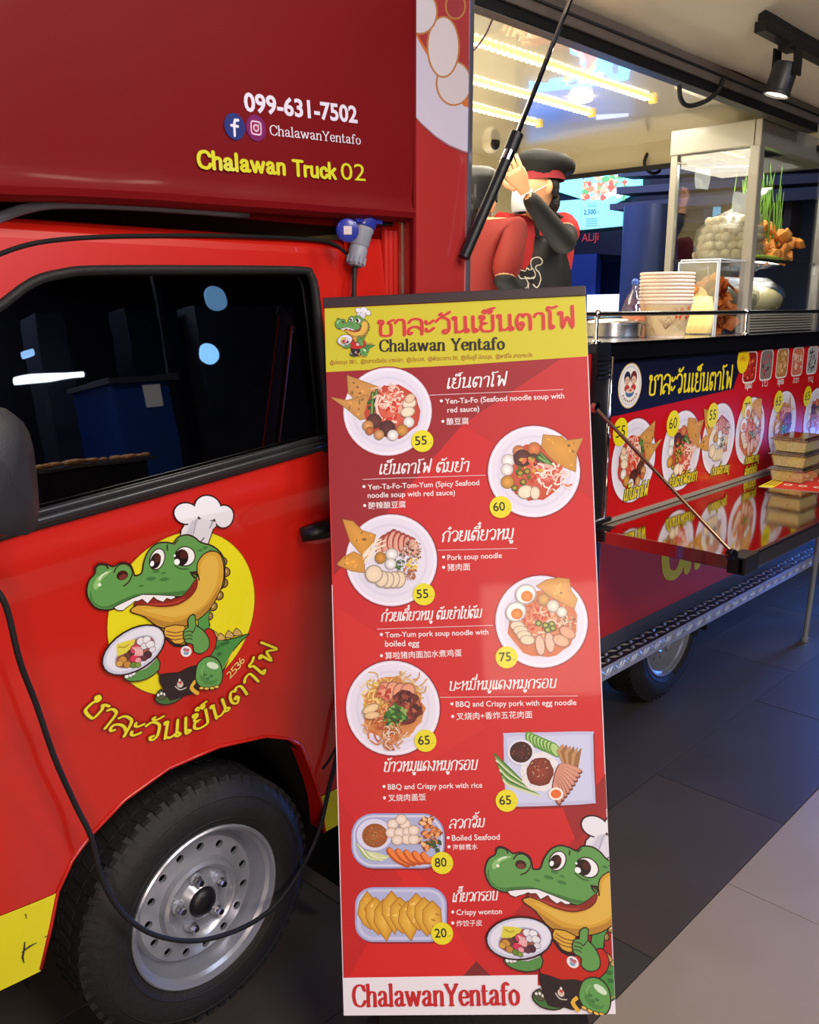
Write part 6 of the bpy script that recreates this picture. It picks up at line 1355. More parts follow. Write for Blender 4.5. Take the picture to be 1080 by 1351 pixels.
# bags of noodles in the lower compartment
for (bx, lab, r) in ((3.80, 'clear bag of pale noodles at the left of the lower compartment', .136), (4.08, 'clear bag of pale noodles at the right of the lower compartment', .136)):
    t = thing('noodle_bag', lab, 'bag', (bx, .27, ZF), 0, 'noodle bags in the lower compartment')
    m = MB().ball((bx, .27, ZF + .062), 1, 24, 14, (r * .92, .125, .06))
    for v in m.v: v += Vector((0, 0, 1)) * .012 * noise.noise(v * 18) + Vector((1, 0, 0)) * .008 * noise.noise(v * 14)
    for v in m.v: v.z = max(v.z, ZF + .004)
    m.build('noodles', mat('cream_noodle', (222, 204, 152), .5, var=.15, vscale=30, bump=.5, bscale=50), t, smooth=True)
    m = MB().ball((bx, .27, ZF + .078), 1, 24, 14, (r, .135, .082))
    for v in m.v: v += Vector((0, 0, 1)) * .016 * noise.noise(v * 16)
    for v in m.v: v.z = min(max(v.z, ZF + .002), ZS - .014)
    m.build('bag_film', BAG, t, smooth=True)
# small packets hung in the case
for (u, v, lab) in ((926, 236, 'small clear packet hanging from the wire in the display case'), (906 + 70, 268, 'rolled clear packet tied near the front post of the case')):
    p = atx(u, v, DX0 + .03) if u < 940 else atx(u, v, DX0 + .05)
    m = MB(); 
    for i in range(5):
        for j in range(4): m.v.append(p + Vector((.01 * math.sin(i + j), -.03 + .02 * j, .035 - .02 * i + .004 * j)))
    for i in range(4):
        for j in range(3): m.f.append([i * 4 + j, i * 4 + j + 1, i * 4 + j + 5, i * 4 + j + 4])
    m2 = [q + Vector((.003, 0, 0)) for q in m.v]; n_ = len(m.v); m.v += m2; m.f += [[a + n_ for a in f][::-1] for f in m.f]
    tag(m.build('clear_packet', mat('milky_plastic', (214, 218, 226), .25, coat=.4, alpha=.75), smooth=True), lab, 'packet')
# hooks on the hatch frame and ceiling
for (pts_, lab, y0) in (([(896, 112), (897, 128), (903, 138), (915, 139), (935, 131), (948, 118), (954, 104)], 'black rubber hook hanging under the hatch frame', -.03), ([(860, 196), (852, 206), (850, 218), (858, 228), (868, 227), (873, 218)], 'black rubber hook hanging from the kitchen ceiling', .9)):
    o = MB().tube(crom([tuple(side(u, v, y0)) for u, v in pts_], 4), .0075 if y0 < 0 else .008, 8).build('rubber_hook', RUB, smooth=True); tag(o, lab, 'hook')
# track light under the hatch
tl = thing('track_light', 'black spotlight hanging from a short black track under the open hatch', 'spotlight', (0, 0, 0))
rT = ray(1003, 36); ta = CP + rT * ((2.275 - HS * CP.y - CP.z) / (rT.z + HS * rT.y)); yT = ta.y; zT = ta.z
MB().box(ta.x, ta.x + 1.4, yT - .02, yT + .02, zT - .012, zT + .018, .003).build('track', BLK, tl)
MB().box(ta.x, ta.x + 1.4, yT - .01, yT + .01, zT + .018, hz(yT) + .02).build('track_mount', BLK, tl)
hp_ = side(1037, 92, yT); hb_ = side(1030, 125, yT)
MB().box(hp_.x - .035, hp_.x + .035, yT - .02, yT + .02, side(1036, 66, yT).z, zT - .008, .004).build('adapter', BLK, tl)
for k in (-1, 1): MB().box(hp_.x - .028, hp_.x + .028, yT + .034 * k - .003, yT + .034 * k + .003, hp_.z - .02, side(1036, 66, yT).z + .01, .001).build('bracket', BLK, tl)
axl = Vector((-.12, .22, -1)).normalized(); hc = Vector((hp_.x, yT, hp_.z + .02))
MB().lathe(hc, axl, [(0, 0), (.036, .002), (.040, .01), (.040, .085), (.043, .088), (.043, .098), (.037, .099), (.036, .085), (0, .085)], 24).build('lamp_head', mat('spot_black', (40, 40, 42), .4, var=.1), tl, smooth='auto')
MB().lathe(hc + axl * .092, axl, [(0, 0), (.035, 0)], 24).build('lamp_lens', mat('spot_glow', (255, 246, 226), .3, emit=(255, 240, 214), estr=14), tl)
MB().tube([hc + Vector((.04, 0, .06)), hc + Vector((.06, 0, 0)), hc + Vector((.045, 0, -.07))], .002, 6).build('lamp_wire', ALUW, tl, smooth=True)
sl = bpy.data.lights.new('track_spot_beam', 'SPOT'); sl.energy = 30; sl.color = (1, .93, .8); sl.spot_size = 1.5; sl.spot_blend = .7; sl.shadow_soft_size = .035
so = bpy.data.objects.new('track_spot_beam', sl); C.objects.link(so); so.location = hc + axl * .11; so.rotation_euler = Vector((.15, .35, -1)).to_track_quat('-Z', 'Y').to_euler()
tl.location = (0, 0, 0)
# curved wire in front of the strip lights
MB().tube(crom([tuple(side(u, v, .10)) for u, v in ((606, 78), (625, 66), (640, 46), (650, 24), (660, 4), (664, -14))], 4), .0022, 6).build('hanging_wire', mat('thin_wire', (150, 120, 140), .4), truck, smooth=True)
# things on the folding shelf
fx = side(1058, 610, -.10); random.seed(6)
NB = ['clear box of fried noodles at the bottom of the stack on the folding shelf', 'clear box of fried noodles in the middle of the stack of three', 'clear box of fried noodles on top of the stack of three']
n0 = None
ya, yb = -.23, -.09; xa = side(1054, 620, ya + .02).x; 
for k in range(3):
    if n0 is None:
        t = thing('noodle_box', NB[0], 'food box', (0, 0, 0), 0, 'noodle boxes stacked on the folding shelf'); n0 = t
        m = MB(); L_, Wd = .20, .14
        def frus(m, z0, z1, i0, i1, l=L_, w=Wd):
            m.add([(i0, i0, z0), (l - i0, i0, z0), (l - i0, w - i0, z0), (i0, w - i0, z0), (i1, i1, z1), (l - i1, i1, z1), (l - i1, w - i1, z1), (i1, w - i1, z1)], [(0, 3, 2, 1), (0, 1, 5, 4), (1, 2, 6, 5), (2, 3, 7, 6), (3, 0, 4, 7)]); return m
        frus(m, 0, .048, .012, .0); m.build('box_tray', CLR, t)
        m = frus(MB(), .003, .043, .015, .006)
        m.add([(.006, .006, .043), (L_ - .006, .006, .043), (L_ - .006, Wd - .006, .043), (.006, Wd - .006, .043)], [(0, 1, 2, 3)]); m.build('packed_noodles', mat('golden_noodle_block', (250, 208, 136), .5, var=.45, vscale=170, bump=.6, bscale=160), t)
        m = MB()
        for i in range(70):
            x, y = random.uniform(.015, L_ - .015), random.uniform(.012, Wd - .012); a = random.uniform(0, 6); m.tube([(x, y, .043), (x + .01 * math.cos(a), y + .01 * math.sin(a), .049), (x + .02 * math.cos(a + 1), y + .012 * math.sin(a + 1), .044)], .0016, 4, cap=False)
        m.build('loose_noodles', mat('fried_noodle', (232, 160, 70), .5, var=.3), t)['kind'] = 'stuff'
        m = MB().box(-.005, L_ + .005, -.005, Wd + .005, .048, .054, .003); m.box(.01, L_ - .01, .01, Wd - .01, .054, .060, .003); m.build('box_lid', glassmat('lid_plastic', (250, 246, 238), 1.5, .15, base=.4), t)
    else:
        t = copy_tree(n0); t['label'] = NB[k]
    t.location = (xa, ya, .8665 + k * .0605)
fl = thing('menu_leaflet', 'red and yellow menu leaflet lying flat on the folding shelf', 'leaflet', (0, 0, 0))
q = [flr(1000, 642, .867), flr(1036, 625, .867), flr(1110, 632, .867), flr(1108, 652, .867)]
a = Art(z0=.0); P2 = [(p.x, p.y) for p in q]; a.poly(P2, (196, 36, 32))
def mixq(s_, t_): a_ = q[0].lerp(q[1], t_); b_ = q[3].lerp(q[2], t_); c = a_.lerp(b_, s_); return (c.x, c.y)
a.poly([mixq(0, 0), mixq(0, 1), mixq(.18, 1), mixq(.18, 0)], (226, 210, 40))
for i in range(3): a.stroke([mixq(.04 + i * .05, .15), mixq(.04 + i * .05, .85)], .004, (150, 110, 30))
for i in range(4):
    for j in range(2): c = mixq(.3 + .2 * i, .28 + .44 * j); a.ell(c[0], c[1], .02, .016, 0, (226, 206, 190), n=14); a.ell(c[0], c[1], .012, .009, 0, (200, 110, 70), n=10)
a.build('leaflet_print', PRV, fl, lambda u, v, z: (u, v, .8672 + z)); 
m = MB(); m.v = [Vector((x, y, .8666)) for x, y in P2] + [Vector((x, y, .8671)) for x, y in P2]; m.f = [[0, 3, 2, 1], [4, 5, 6, 7], [0, 1, 5, 4], [1, 2, 6, 5], [2, 3, 7, 6], [3, 0, 4, 7]]; m.build('leaflet_sheet', PAPER, fl)
# folding table leg at the right
ft_ = thing('folding_table', 'grey metal legs of a folding table standing beyond the serving shelf', 'table', (4.16, -.09, 0))
LG = mat('grey_leg', (150, 152, 158), .35, metal=.5, var=.1)
g0 = flr(1061, 846); u0 = side(1078, 745, g0.y)
dirx = (u0 - g0); 
for k, (ox, oy) in enumerate(((0, 0), (.75, 0), (0, .46), (.75, .46))):
    o_ = Vector((ox, oy, 0)) if k else Vector((0, 0, 0)); o_ = Vector((ox, -oy, 0)); s_ = 1 if ox == 0 else -1
    top = g0 + Vector((.06 * s_, 0, .72)) + o_
    MB().tube([g0 + o_, top], .013, 10).build('leg', LG, ft_, smooth='auto'); MB().tube([g0 + o_, g0 + o_ + Vector((.001, 0, .02))], .018, 10).build('leg_foot', LG, ft_, smooth='auto')
MB().box(g0.x - .02, g0.x + .85, g0.y - .52, g0.y + .04, .72, .745, .004).build('table_top', mat('table_white', (196, 196, 200), .4), ft_)

# ================================================================== PEOPLE
def skin(name, joints, edges, m, parent, sub=2, root=0, smooth=True):
    """joints: (point, radius or (rx, ry))"""
    me = bpy.data.meshes.new(name); me.from_pydata([tuple(j[0]) for j in joints], edges, []); me.materials.append(m); me.update()
    o = bpy.data.objects.new(name, me); link(o, parent)
    md = o.modifiers.new('skin', 'SKIN'); md.use_smooth_shade = True
    for i, j in enumerate(joints):
        r = j[1] if isinstance(j[1], tuple) else (j[1], j[1]); me.skin_vertices[0].data[i].radius = r; me.skin_vertices[0].data[i].use_root = (i == root)
    sd = o.modifiers.new('sub', 'SUBSURF'); sd.levels = sub; sd.render_levels = sub
    dg = bpy.context.evaluated_depsgraph_get(); dg.update(); ev = o.evaluated_get(dg); nm = bpy.data.meshes.new_from_object(ev); nm.materials.clear(); nm.materials.append(m)
    nm.polygons.foreach_set('use_smooth', [True] * len(nm.polygons)); o.modifiers.clear(); o.data = nm
    return o
SKIN = mat('skin', (214, 160, 122), .5, var=.06); HAIR = mat('black_hair', (18, 14, 14), .45, var=.3, bump=.4, bscale=90)
SHIRT = mat('red_shirt', (168, 28, 34), .75, var=.1, bump=.35, bscale=9); SHIRT2 = mat('dark_red_shirt', (122, 24, 18), .75, var=.1, bump=.35, bscale=9); SLV = mat('black_sleeve', (9, 9, 13), .7, var=.2, bump=.3, bscale=14); APR = mat('black_apron', (9, 10, 17), .55, var=.2, bump=.3, bscale=8)
TRO = mat('dark_trousers', (24, 26, 38), .8, var=.1, bump=.2, bscale=12)
def head(c, fwd, parent, tilt=0.0, mask=True):
    """head about 0.21 m tall; c = centre, fwd = facing direction"""
    f = Vector(fwd).normalized(); up = (Vector((0, 0, 1)) - f * f.z * .6).normalized(); r = f.cross(up).normalized()
    def L(a, b, h): return c + r * a + f * b + up * h
    m = MB(); n, k = 24, 18
    for i in range(k + 1):
        th = PI * i / k; z = math.cos(th)
        for j in range(n):
            t = 2 * PI * j / n; x = math.sin(th) * math.cos(t); y = math.sin(th) * math.sin(t)
            X = .074 * x * (1 - .18 * max(0, -z)); Y = .092 * y; Z = .112 * z
            if z < -.2: Y = Y * (.92 if y > 0 else .78)
            if y > .2:
                Y += .024 * math.exp(-((x / .22) ** 2 + ((z + .12) / .17) ** 2)) - .006 * math.exp(-(((abs(x) - .38) / .2) ** 2 + ((z - .10) / .12) ** 2)) + .005 * math.exp(-((x / .35) ** 2 + ((z + .48) / .09) ** 2)) + .008 * math.exp(-((x / .4) ** 2 + ((z + .85) / .2) ** 2))
            m.v.append(L(X, Y, Z))
    for i in range(k):
        for j in range(n): m.f.append([i * n + j, (i + 1) * n + j, (i + 1) * n + (j + 1) % n, i * n + (j + 1) % n])
    for s_ in (-1, 1):
        e = L(.074 * s_, -.005, -.005); m.ball(e, 1, 10, 8, (.012, .022, .032))
    h = m.build('head', SKIN, parent, smooth=True)
    ey = MB(); [ey.ball(L(.030 * s_, .080, .010), .0125, 10, 8) for s_ in (-1, 1)]
    for s_ in (-1, 1):
        MB().ball(L(.030 * s_, .080, .010), .0125, 12, 8).build('eye', mat('eye_white', (226, 222, 216), .3), h, smooth=True)
        MB().ball(L(.030 * s_, .089, .010), .0055, 8, 6).build('pupil', BLK, h, smooth=True)
        MB().tube([L(.016 * s_, .092, .030), L(.030 * s_, .092, .035), L(.046 * s_, .082, .031)], .0035, 6).build('eyebrow', HAIR, h, smooth=True)
    MB().tube([L(-.022, .082, -.056), L(0, .090, -.055), L(.022, .082, -.056)], [.002, .005, .002], 8).build('mouth', mat('lips', (170, 84, 74), .4), h, smooth=True)
    hr = MB()
    for i in range(12):
        th = PI * .62 * i / 11
        for j in range(n):
            t = 2 * PI * j / n; x, y, z = math.sin(th) * math.cos(t), math.sin(th) * math.sin(t), math.cos(th)
            if y > -.05 and z < .45: z2 = .45 + .1 * (z - .45); q = (.9 * x, .80 * y, z2)
            else: q = (x, y, z)
            hr.v.append(L(.082 * q[0], .098 * q[1] - .004, .120 * q[2] + .004))
    for i in range(11):
        for j in range(n): hr.f.append([i * n + j, (i + 1) * n + j, (i + 1) * n + (j + 1) % n, i * n + (j + 1) % n])
    hr.ball(L(0, -.075, -.055), 1, 14, 10, (.050, .034, .055))
    hr.build('hair', HAIR, parent, smooth=True)
    if mask:
        mk = MB()
        for i in range(9):
            for j in range(8):
                a_ = (i - 4) / 4; b_ = j / 7; mk.v.append(L(.066 * math.sin(a_ * 1.25), .048 + .062 * math.cos(a_ * 1.3) + .010 * math.sin(b_ * PI) * (1 - abs(a_)), -.012 - .088 * b_))
        for i in range(8):
            for j in range(7): mk.f.append([i * 8 + j, i * 8 + j + 1, (i + 1) * 8 + j + 1, (i + 1) * 8 + j])
        o = mk.build('face_mask', mat('mask_white', (206, 214, 226), .7, bump=.1), parent, smooth=True); sm_ = o.modifiers.new('t', 'SOLIDIFY'); sm_.thickness = .002
        for s_ in (-1, 1): MB().tube([L(.062 * s_, .068, -.03), L(.078 * s_, .02, -.005), L(.08 * s_, -.01, .01)], .0016, 5).build('mask_loop', mat('mask_white', (206, 214, 226)), o)
    return L
def hand(w, d, palm, parent, curl=.35, side_=1, s=1.0):
    """w wrist, d direction of the fingers, palm = palm normal"""
    d = Vector(d).normalized(); pn = (Vector(palm) - d * Vector(palm).dot(d)).normalized(); x = d.cross(pn).normalized() * side_
    w = Vector(w)
    J = [(w, (.019, .026)), (w + d * .035, (.016, .036)), (w + d * .078, (.014, .038))]
    pm = MB(); n = 16
    for i, (h, rx, ry) in enumerate(((-.01, .022, .019), (.015, .028, .017), (.045, .039, .016), (.075, .041, .014), (.09, .036, .010))):
        for j in range(n): t = 2 * PI * j / n; pm.v.append(w + d * h * s + (x * rx * math.cos(t) + pn * ry * math.sin(t)) * s)
    for i in range(4):
        for j in range(n): pm.f.append([i * n + j, i * n + (j + 1) % n, (i + 1) * n + (j + 1) % n, (i + 1) * n + j])
    pm.f.append(list(range(4 * n, 5 * n)))
    o = pm.build('palm', SKIN, parent, smooth=True)
    for k, (ox, ln) in enumerate(((.029, .066), (.010, .076), (-.010, .071), (-.028, .056))):
        b = w + (d * .078 + x * ox) * s; pts = [b]; a_ = 0.1; dd = d
        for seg in (.45, .32, .26):
            a_ += curl; q = (d * math.cos(a_) + pn * math.sin(a_) + x * ox * 2.2).normalized(); pts.append(pts[-1] + q * ln * seg * s)
        MB().tube(crom([tuple(p) for p in pts], 3), [(.0092 - .0028 * i / 9) * s for i in range(10)], 10).build('finger', SKIN, o, smooth=True)
    b = w + (d * .02 + x * .026) * s; q1 = b + (d * .028 + x * .026 + pn * .006) * s; q2 = q1 + (d * .030 + x * .008 + pn * .01) * s; q3 = q2 + (d * .022 - x * .002 + pn * .008) * s
    MB().tube(crom([tuple(b), tuple(q1), tuple(q2), tuple(q3)], 3), [(.0125 - .005 * i / 9) * s for i in range(10)], 10).build('thumb', SKIN, o, smooth=True)
    return o
# --- worker with raised hand
yb = .98; wx = side(706, 350, yb).x; ZD = .65
w1 = thing('person', 'kitchen worker in red shirt and black apron raising a hand to a black cap', 'person', (wx, yb, ZD))
fwdb = (Vector((-.35, -1, 0))).normalized(); rtb = fwdb.cross(Vector((0, 0, 1))).normalized()   # rtb: the worker's right when facing fwdb
def BP(a, f, z): return Vector((wx, yb, 0)) + rtb * a + fwdb * f + Vector((0, 0, z))
zsh = side(735, 292, yb).z - .03
# body: pelvis, spine, neck, legs and arms in one surface
ph = (zsh - ZD)          # shoulder height over deck
zp = ZD + ph * .60
hc1 = side(708, 248, .90)
lsh, rsh = BP(-.165, 0, zsh), BP(.165, 0, zsh)
def near(u, v, y): return side(u, v, y)
if (near(755, 300, yb) - lsh).length < (near(755, 300, yb) - rsh).length: shA, shB = lsh, rsh
else: shA, shB = rsh, lsh
elb = near(744, 322, .72); wr = near(694, 256, .74); hd_ = near(676, 222, .76)
eo = shB + Vector((-.02, -.05, -.24)); wo = eo + Vector((.06, -.16, -.10))
body = [(BP(0, 0, zp), (.13, .11)), (BP(0, .01, (zp + zsh) / 2), (.125, .10)), (BP(0, 0, zsh - .06), (.15, .10)), (BP(0, .0, zsh + .03), .05), (BP(0, .02, zsh + .09), .046),
        (shA, .058), (elb, .043), (wr, .026), (shB, .058), (eo, .043), (wo, .027),
        (BP(-.09, 0, zp - .06), .09), (BP(-.10, .02, ZD + .46), .062), (BP(-.10, -.02, ZD + .08), .04), (BP(-.10, .12, ZD + .045), .036), (BP(.09, 0, zp - .06), .09), (BP(.10, .02, ZD + .46), .062), (BP(.10, -.02, ZD + .08), .04), (BP(.10, .12, ZD + .045), .036)]
E_ = [(0, 1), (1, 2), (2, 3), (3, 4), (2, 5), (5, 6), (6, 7), (2, 8), (8, 9), (9, 10), (0, 11), (11, 12), (12, 13), (13, 14), (0, 15), (15, 16), (16, 17), (17, 18)]
skin('body', body, E_, SKIN, w1)
skin('trousers', [(body[0][0], (.15, .13))] + [(body[i][0], r) for i, r in ((11, .108), (12, .08), (13, .065), (15, .108), (16, .08), (17, .065))], [(0, 1), (1, 2), (2, 3), (0, 4), (4, 5), (5, 6)], TRO, w1)
skin('red_shirt', [(BP(0, 0, zp - .04), (.165, .14)), (BP(0, .01, (zp + zsh) / 2), (.152, .12)), (BP(0, 0, zsh - .06), (.165, .115)), (BP(0, 0, zsh + .02), (.07, .06)), (shA + Vector((0, 0, .005)), .075), (shA.lerp(elb, .45), .066), (shB, .075), (shB.lerp(eo, .6), .066)], [(0, 1), (1, 2), (2, 3), (2, 4), (4, 5), (2, 6), (6, 7)], SHIRT, w1)
skin('black_sleeve', [(shA.lerp(elb, .40), .060), (elb, .054), (elb.lerp(wr, .5), .045), (wr, .034)], [(0, 1), (1, 2), (2, 3)], SLV, w1)
skin('black_sleeve', [(shB.lerp(eo, .55), .058), (eo, .05), (wo, .034)], [(0, 1), (1, 2)], SLV, w1)
fw1 = Vector((-.86, .30, -.02)).normalized()
Lh = head(hc1, fw1, w1)
hand(wr + (hd_ - wr) * .15, (hd_ - wr), (hc1 - hd_), w1, curl=.22, side_=1); hand(wo, Vector((.1, -.6, -.5)), (0, .2, -1), w1, curl=.4)
skin('neck', [(BP(0, 0, zsh + .0), .05), (hc1 + Vector((.01, .01, -.07)), .045)], [(0, 1)], SKIN, w1)
# cap: band, puffed crown, brim
cp_ = MB(); n = 28
f_ = fw1; u_ = Vector((.12, .02, 1)).normalized(); r_ = f_.cross(u_).normalized()
def CL(a, b, h): return hc1 + r_ * a + f_ * b + u_ * h
for i, (ra, rb2, h) in enumerate(((.086, .102, .035), (.092, .108, .06), (.118, .138, .080), (.122, .142, .105), (.105, .122, .125), (.06, .07, .137), (.001, .001, .140))):
    for j in range(n):
        t = 2 * PI * j / n; w_n = 1 + .03 * math.sin(5 * t + i); cp_.v.append(CL(ra * math.cos(t) * w_n, rb2 * math.sin(t) * w_n - .018 - .012 * (i > 1), h - (.020 if i > 1 else 0) * math.cos(t - PI * 1.5)))
for i in range(6):
    for j in range(n): cp_.f.append([i * n + j, i * n + (j + 1) % n, (i + 1) * n + (j + 1) % n, (i + 1) * n + j])
cpo = cp_.build('cap', SLV, w1, smooth=True)
bnd = MB()
for h in (.026, .058):
    for j in range(n): t = 2 * PI * j / n; bnd.v.append(CL(.090 * math.cos(t), .107 * math.sin(t) - .018, h))
for j in range(n): bnd.f.append([j, (j + 1) % n, n + (j + 1) % n, n + j])
bnd.build('cap_band', mat('dark_red_band', (130, 22, 34), .7, bump=.1), cpo, smooth=True)
# apron over the front with straps and a white line drawing
ap = MB(); n1, n2 = 14, 18; fa = fwdb
for i in range(n1 + 1):
    for j in range(n2 + 1):
        a_ = (i / n1 - .5) * 2; v_ = j / n2; w_h = .150 if v_ < .72 else .150 - (v_ - .72) / .28 * .06
        ap.v.append(BP(a_ * w_h, .168 - .085 * a_ * a_ - .018 * v_ + .004 * math.sin(a_ * 9 + v_ * 4), zp - .10 + (zsh - .05 - zp + .10) * v_))
for i in range(n1):
    for j in range(n2): q = i * (n2 + 1) + j; ap.f.append([q, q + 1, q + n2 + 2, q + n2 + 1])
apo = ap.build('apron', APR, w1, smooth=True); so_ = apo.modifiers.new('t', 'SOLIDIFY'); so_.thickness = .003
for s_ in (-1, 1): MB().tube([BP(.08 * s_, .13, zsh - .06), BP(.085 * s_, .115, zsh + .01), BP(.06 * s_, .02, zsh + .065), BP(.03 * s_, -.06, zsh + .03)], .010, 6).build('apron_strap', APR, apo, smooth=True)
KA = lambda X, Y: near(600 + X / 5.4, 160 + Y / 5.4, yb - .19)
LNW = mat('white_line_print', (214, 206, 190), .6)
ln = MB()
for pts_ in ([(545, 1050), (540, 1000), (560, 975), (600, 970), (622, 995), (612, 1020), (580, 1030), (575, 1052), (600, 1080), (610, 1130), (585, 1185), (555, 1160)], [(500, 1068), (465, 1060), (452, 1090), (470, 1120), (520, 1115), (560, 1120), (572, 1090), (560, 1060)], [(505, 1062), (515, 1045), (530, 1060)], [(540, 1060), (550, 1045), (562, 1062)], [(500, 1110), (520, 1150), (510, 1185), (475, 1190), (458, 1200), (490, 1215), (520, 1195), (525, 1150)], [(495, 1105), (525, 1122), (560, 1108)]):
    P3 = [KA(*p) for p in pts_]; ln.tube(crom([tuple(p) for p in P3], 3), .0022, 5)
for p in ln.v:
    pass
ln.build('apron_drawing', LNW, apo)['kind'] = 'stuff'
# --- second worker, half hidden behind the corner panel
y2 = .90; x2 = side(628, 330, y2).x; zs2 = side(640, 300, y2).z - .02
w2 = thing('person', 'kitchen worker in a plain dark red shirt, half hidden behind the truck corner', 'person', (x2, y2, ZD))
f2_ = Vector((.9, .3, 0)).normalized(); r2_ = f2_.cross(Vector((0, 0, 1))).normalized()
def Q2(a, f, z): return Vector((x2, y2, 0)) + r2_ * a + f2_ * f + Vector((0, 0, z))
zp2 = ZD + (zs2 - ZD) * .58; hc2 = side(624, 268, y2 + .02); 
sA = Q2(.16, 0, zs2); sB = Q2(-.16, 0, zs2); eA = side(664, 372, y2 - .18); wA = eA + Vector((.14, .0, -.06)); eB = sB + Vector((.02, .02, -.25)); wB = eB + Vector((.18, -.03, -.03))
b2 = [(Q2(0, 0, zp2), (.13, .11)), (Q2(0, .01, (zp2 + zs2) / 2), (.125, .1)), (Q2(0, 0, zs2 - .06), (.15, .1)), (Q2(0, 0, zs2 + .03), .05), (hc2 + Vector((0, 0, -.06)), .045), (sA, .058), (eA, .043), (wA, .027), (sB, .058), (eB, .043), (wB, .027)] + \
     [(Q2(.09 * s_, f, z), r) for s_ in (-1, 1) for f, z, r in ((0, zp2 - .06, .09), (.02, ZD + .45, .062), (-.02, ZD + .08, .04), (.12, ZD + .045, .036))]
skin('body', b2, E_, SKIN, w2)
skin('trousers', [(b2[0][0], (.15, .13))] + [(b2[i][0], r) for i, r in ((11, .108), (12, .08), (13, .065), (15, .108), (16, .08), (17, .065))], [(0, 1), (1, 2), (2, 3), (0, 4), (4, 5), (5, 6)], TRO, w2)
skin('dark_red_shirt', [(Q2(0, 0, zp2 - .06), (.17, .15)), (Q2(0, .0, (zp2 + zs2) / 2), (.16, .13)), (Q2(0, 0, zs2 - .06), (.17, .125)), (Q2(0, 0, zs2 + .02), (.07, .06)), (sA, .070), (sA.lerp(eA, 1.0), .060), (sB, .078), (sB.lerp(eB, .7), .068)], [(0, 1), (1, 2), (2, 3), (2, 4), (4, 5), (2, 6), (6, 7)], SHIRT2, w2)
skin('black_sleeve', [(sA.lerp(eA, .85), .050), (eA, .048), (wA, .034)], [(0, 1), (1, 2)], SLV, w2); skin('black_sleeve', [(sB.lerp(eB, .7), .056), (eB, .05), (wB, .034)], [(0, 1), (1, 2)], SLV, w2)
head(hc2, (.9, .45, -.1), w2, mask=True); hand(wA, (1, .1, -.2), (0, 0, -1), w2); hand(wB, (1, 0, -.1), (0, 0, -1), w2)
# her cap: tall rounded
c2m = MB(); u2 = Vector((0, 0, 1)); 
for i, (ra, h) in enumerate(((.098, .005), (.102, .05), (.106, .085), (.10, .115), (.07, .132), (.001, .138))):
    for j in range(24): t = 2 * PI * j / 24; c2m.v.append(hc2 + Vector((ra * math.cos(t), ra * math.sin(t), h)))
for i in range(5):
    for j in range(24): c2m.f.append([i * 24 + j, i * 24 + (j + 1) % 24, (i + 1) * 24 + (j + 1) % 24, (i + 1) * 24 + j])
c2m.build('cap', mat('shiny_black_cap', (12, 13, 18), .45, coat=.1, var=.2), w2, smooth=True)

# ================================================================== THE HALL BEYOND AND BEHIND
XK = 7.6
def K(u, v, x=XK): return atx(u, v, x)
def panelx(name, quad, th, m, parent=None, x=XK):
    P = [K(u, v, x) for u, v in quad]; m_ = MB(); n = len(P); m_.v = P + [p + Vector((th, 0, 0)) for p in P]; m_.f = [list(range(n)), list(range(n, 2 * n))[::-1]] + [[i, n + i, n + (i + 1) % n, (i + 1) % n] for i in range(n)]; return m_.build(name, m, parent)
GLOW = mat('lit_screen_cyan', (150, 226, 240), .4, emit=(120, 214, 240), estr=1.7)
GLOWB = mat('lit_screen_pale', (150, 226, 236), .4, emit=(140, 222, 240), estr=1.15)
WHG = mat('lit_white_panel', (240, 240, 255), .4, emit=(225, 230, 255), estr=1.5)
NAVY = mat('navy_booth', (30, 52, 120), .5, var=.1); DNV = mat('dark_booth', (18, 22, 44), .5, var=.2); SOF = mat('grey_soffit', (70, 74, 96), .5, var=.1); COLM = mat('blue_grey_column', (84, 98, 140), .35, metal=.2, var=.1)
gz = K(800, 350).z
ks_ = thing('drinks_kiosk', 'dark blue kiosk with lit menu boards seen through the serving hatch', 'kiosk', (XK + .5, K(800, 350).y, 0))
pa_, pb_ = K(905, 300), K(700, 300)
MB().box(XK + .05, XK + .3, pa_.y - 2.5, pb_.y + 1.2, 0, K(800, 222).z).build('kiosk_wall', DNV, ks_)
MB().box(XK - .5, XK - .42, K(826, 330).y, pb_.y + 1, 0, K(800, 334, XK - .5).z).build('kiosk_counter', NAVY, ks_)
MB().box(XK - .44, XK + .06, K(826, 330).y, pb_.y + 1, K(800, 334, XK - .5).z - .05, K(800, 334, XK - .5).z).build('counter_worktop', DNV, ks_)
sc1 = panelx('menu_board', [(690, 236), (845, 223), (845, 250), (800, 273), (733, 252), (690, 250)], .04, GLOW, ks_)
random.seed(77)
pr = Art(dz=.0001, z0=.004)
for _ in range(150):
    u, v = random.uniform(770, 824), random.uniform(231, 262); p = K(u, v); pr.ell(-p.y, p.z, random.uniform(.015, .045), random.uniform(.012, .03), 0, random.choice([(206, 150, 110), (226, 236, 236), (110, 190, 120), (226, 190, 150), (160, 200, 210), (206, 110, 90)]), n=10)
pr.build('menu_board_print', printmat('screen_print', .4, 0, emit=.9), sc1, lambda u, v, z: (XK - z, -u, v))
sc2 = panelx('price_board', [(767, 264), (820, 272), (820, 298), (767, 303)], .03, GLOWB, ks_); panelx('price_board', [(700, 268), (765, 263), (765, 303), (700, 306)], .03, GLOWB, ks_)
pr = Art(dz=.0001, z0=.006); p0 = K(770, 283); p1 = K(790, 282); pr.text('2,500.-', (-p0.y, p0.z), (-p1.y, p1.z), (60, 90, 130), off=.02); p0 = K(775, 273.5); p1 = K(787, 273); pr.text('โปรโม', (-p0.y, p0.z), (-p1.y, p1.z), (60, 80, 120))
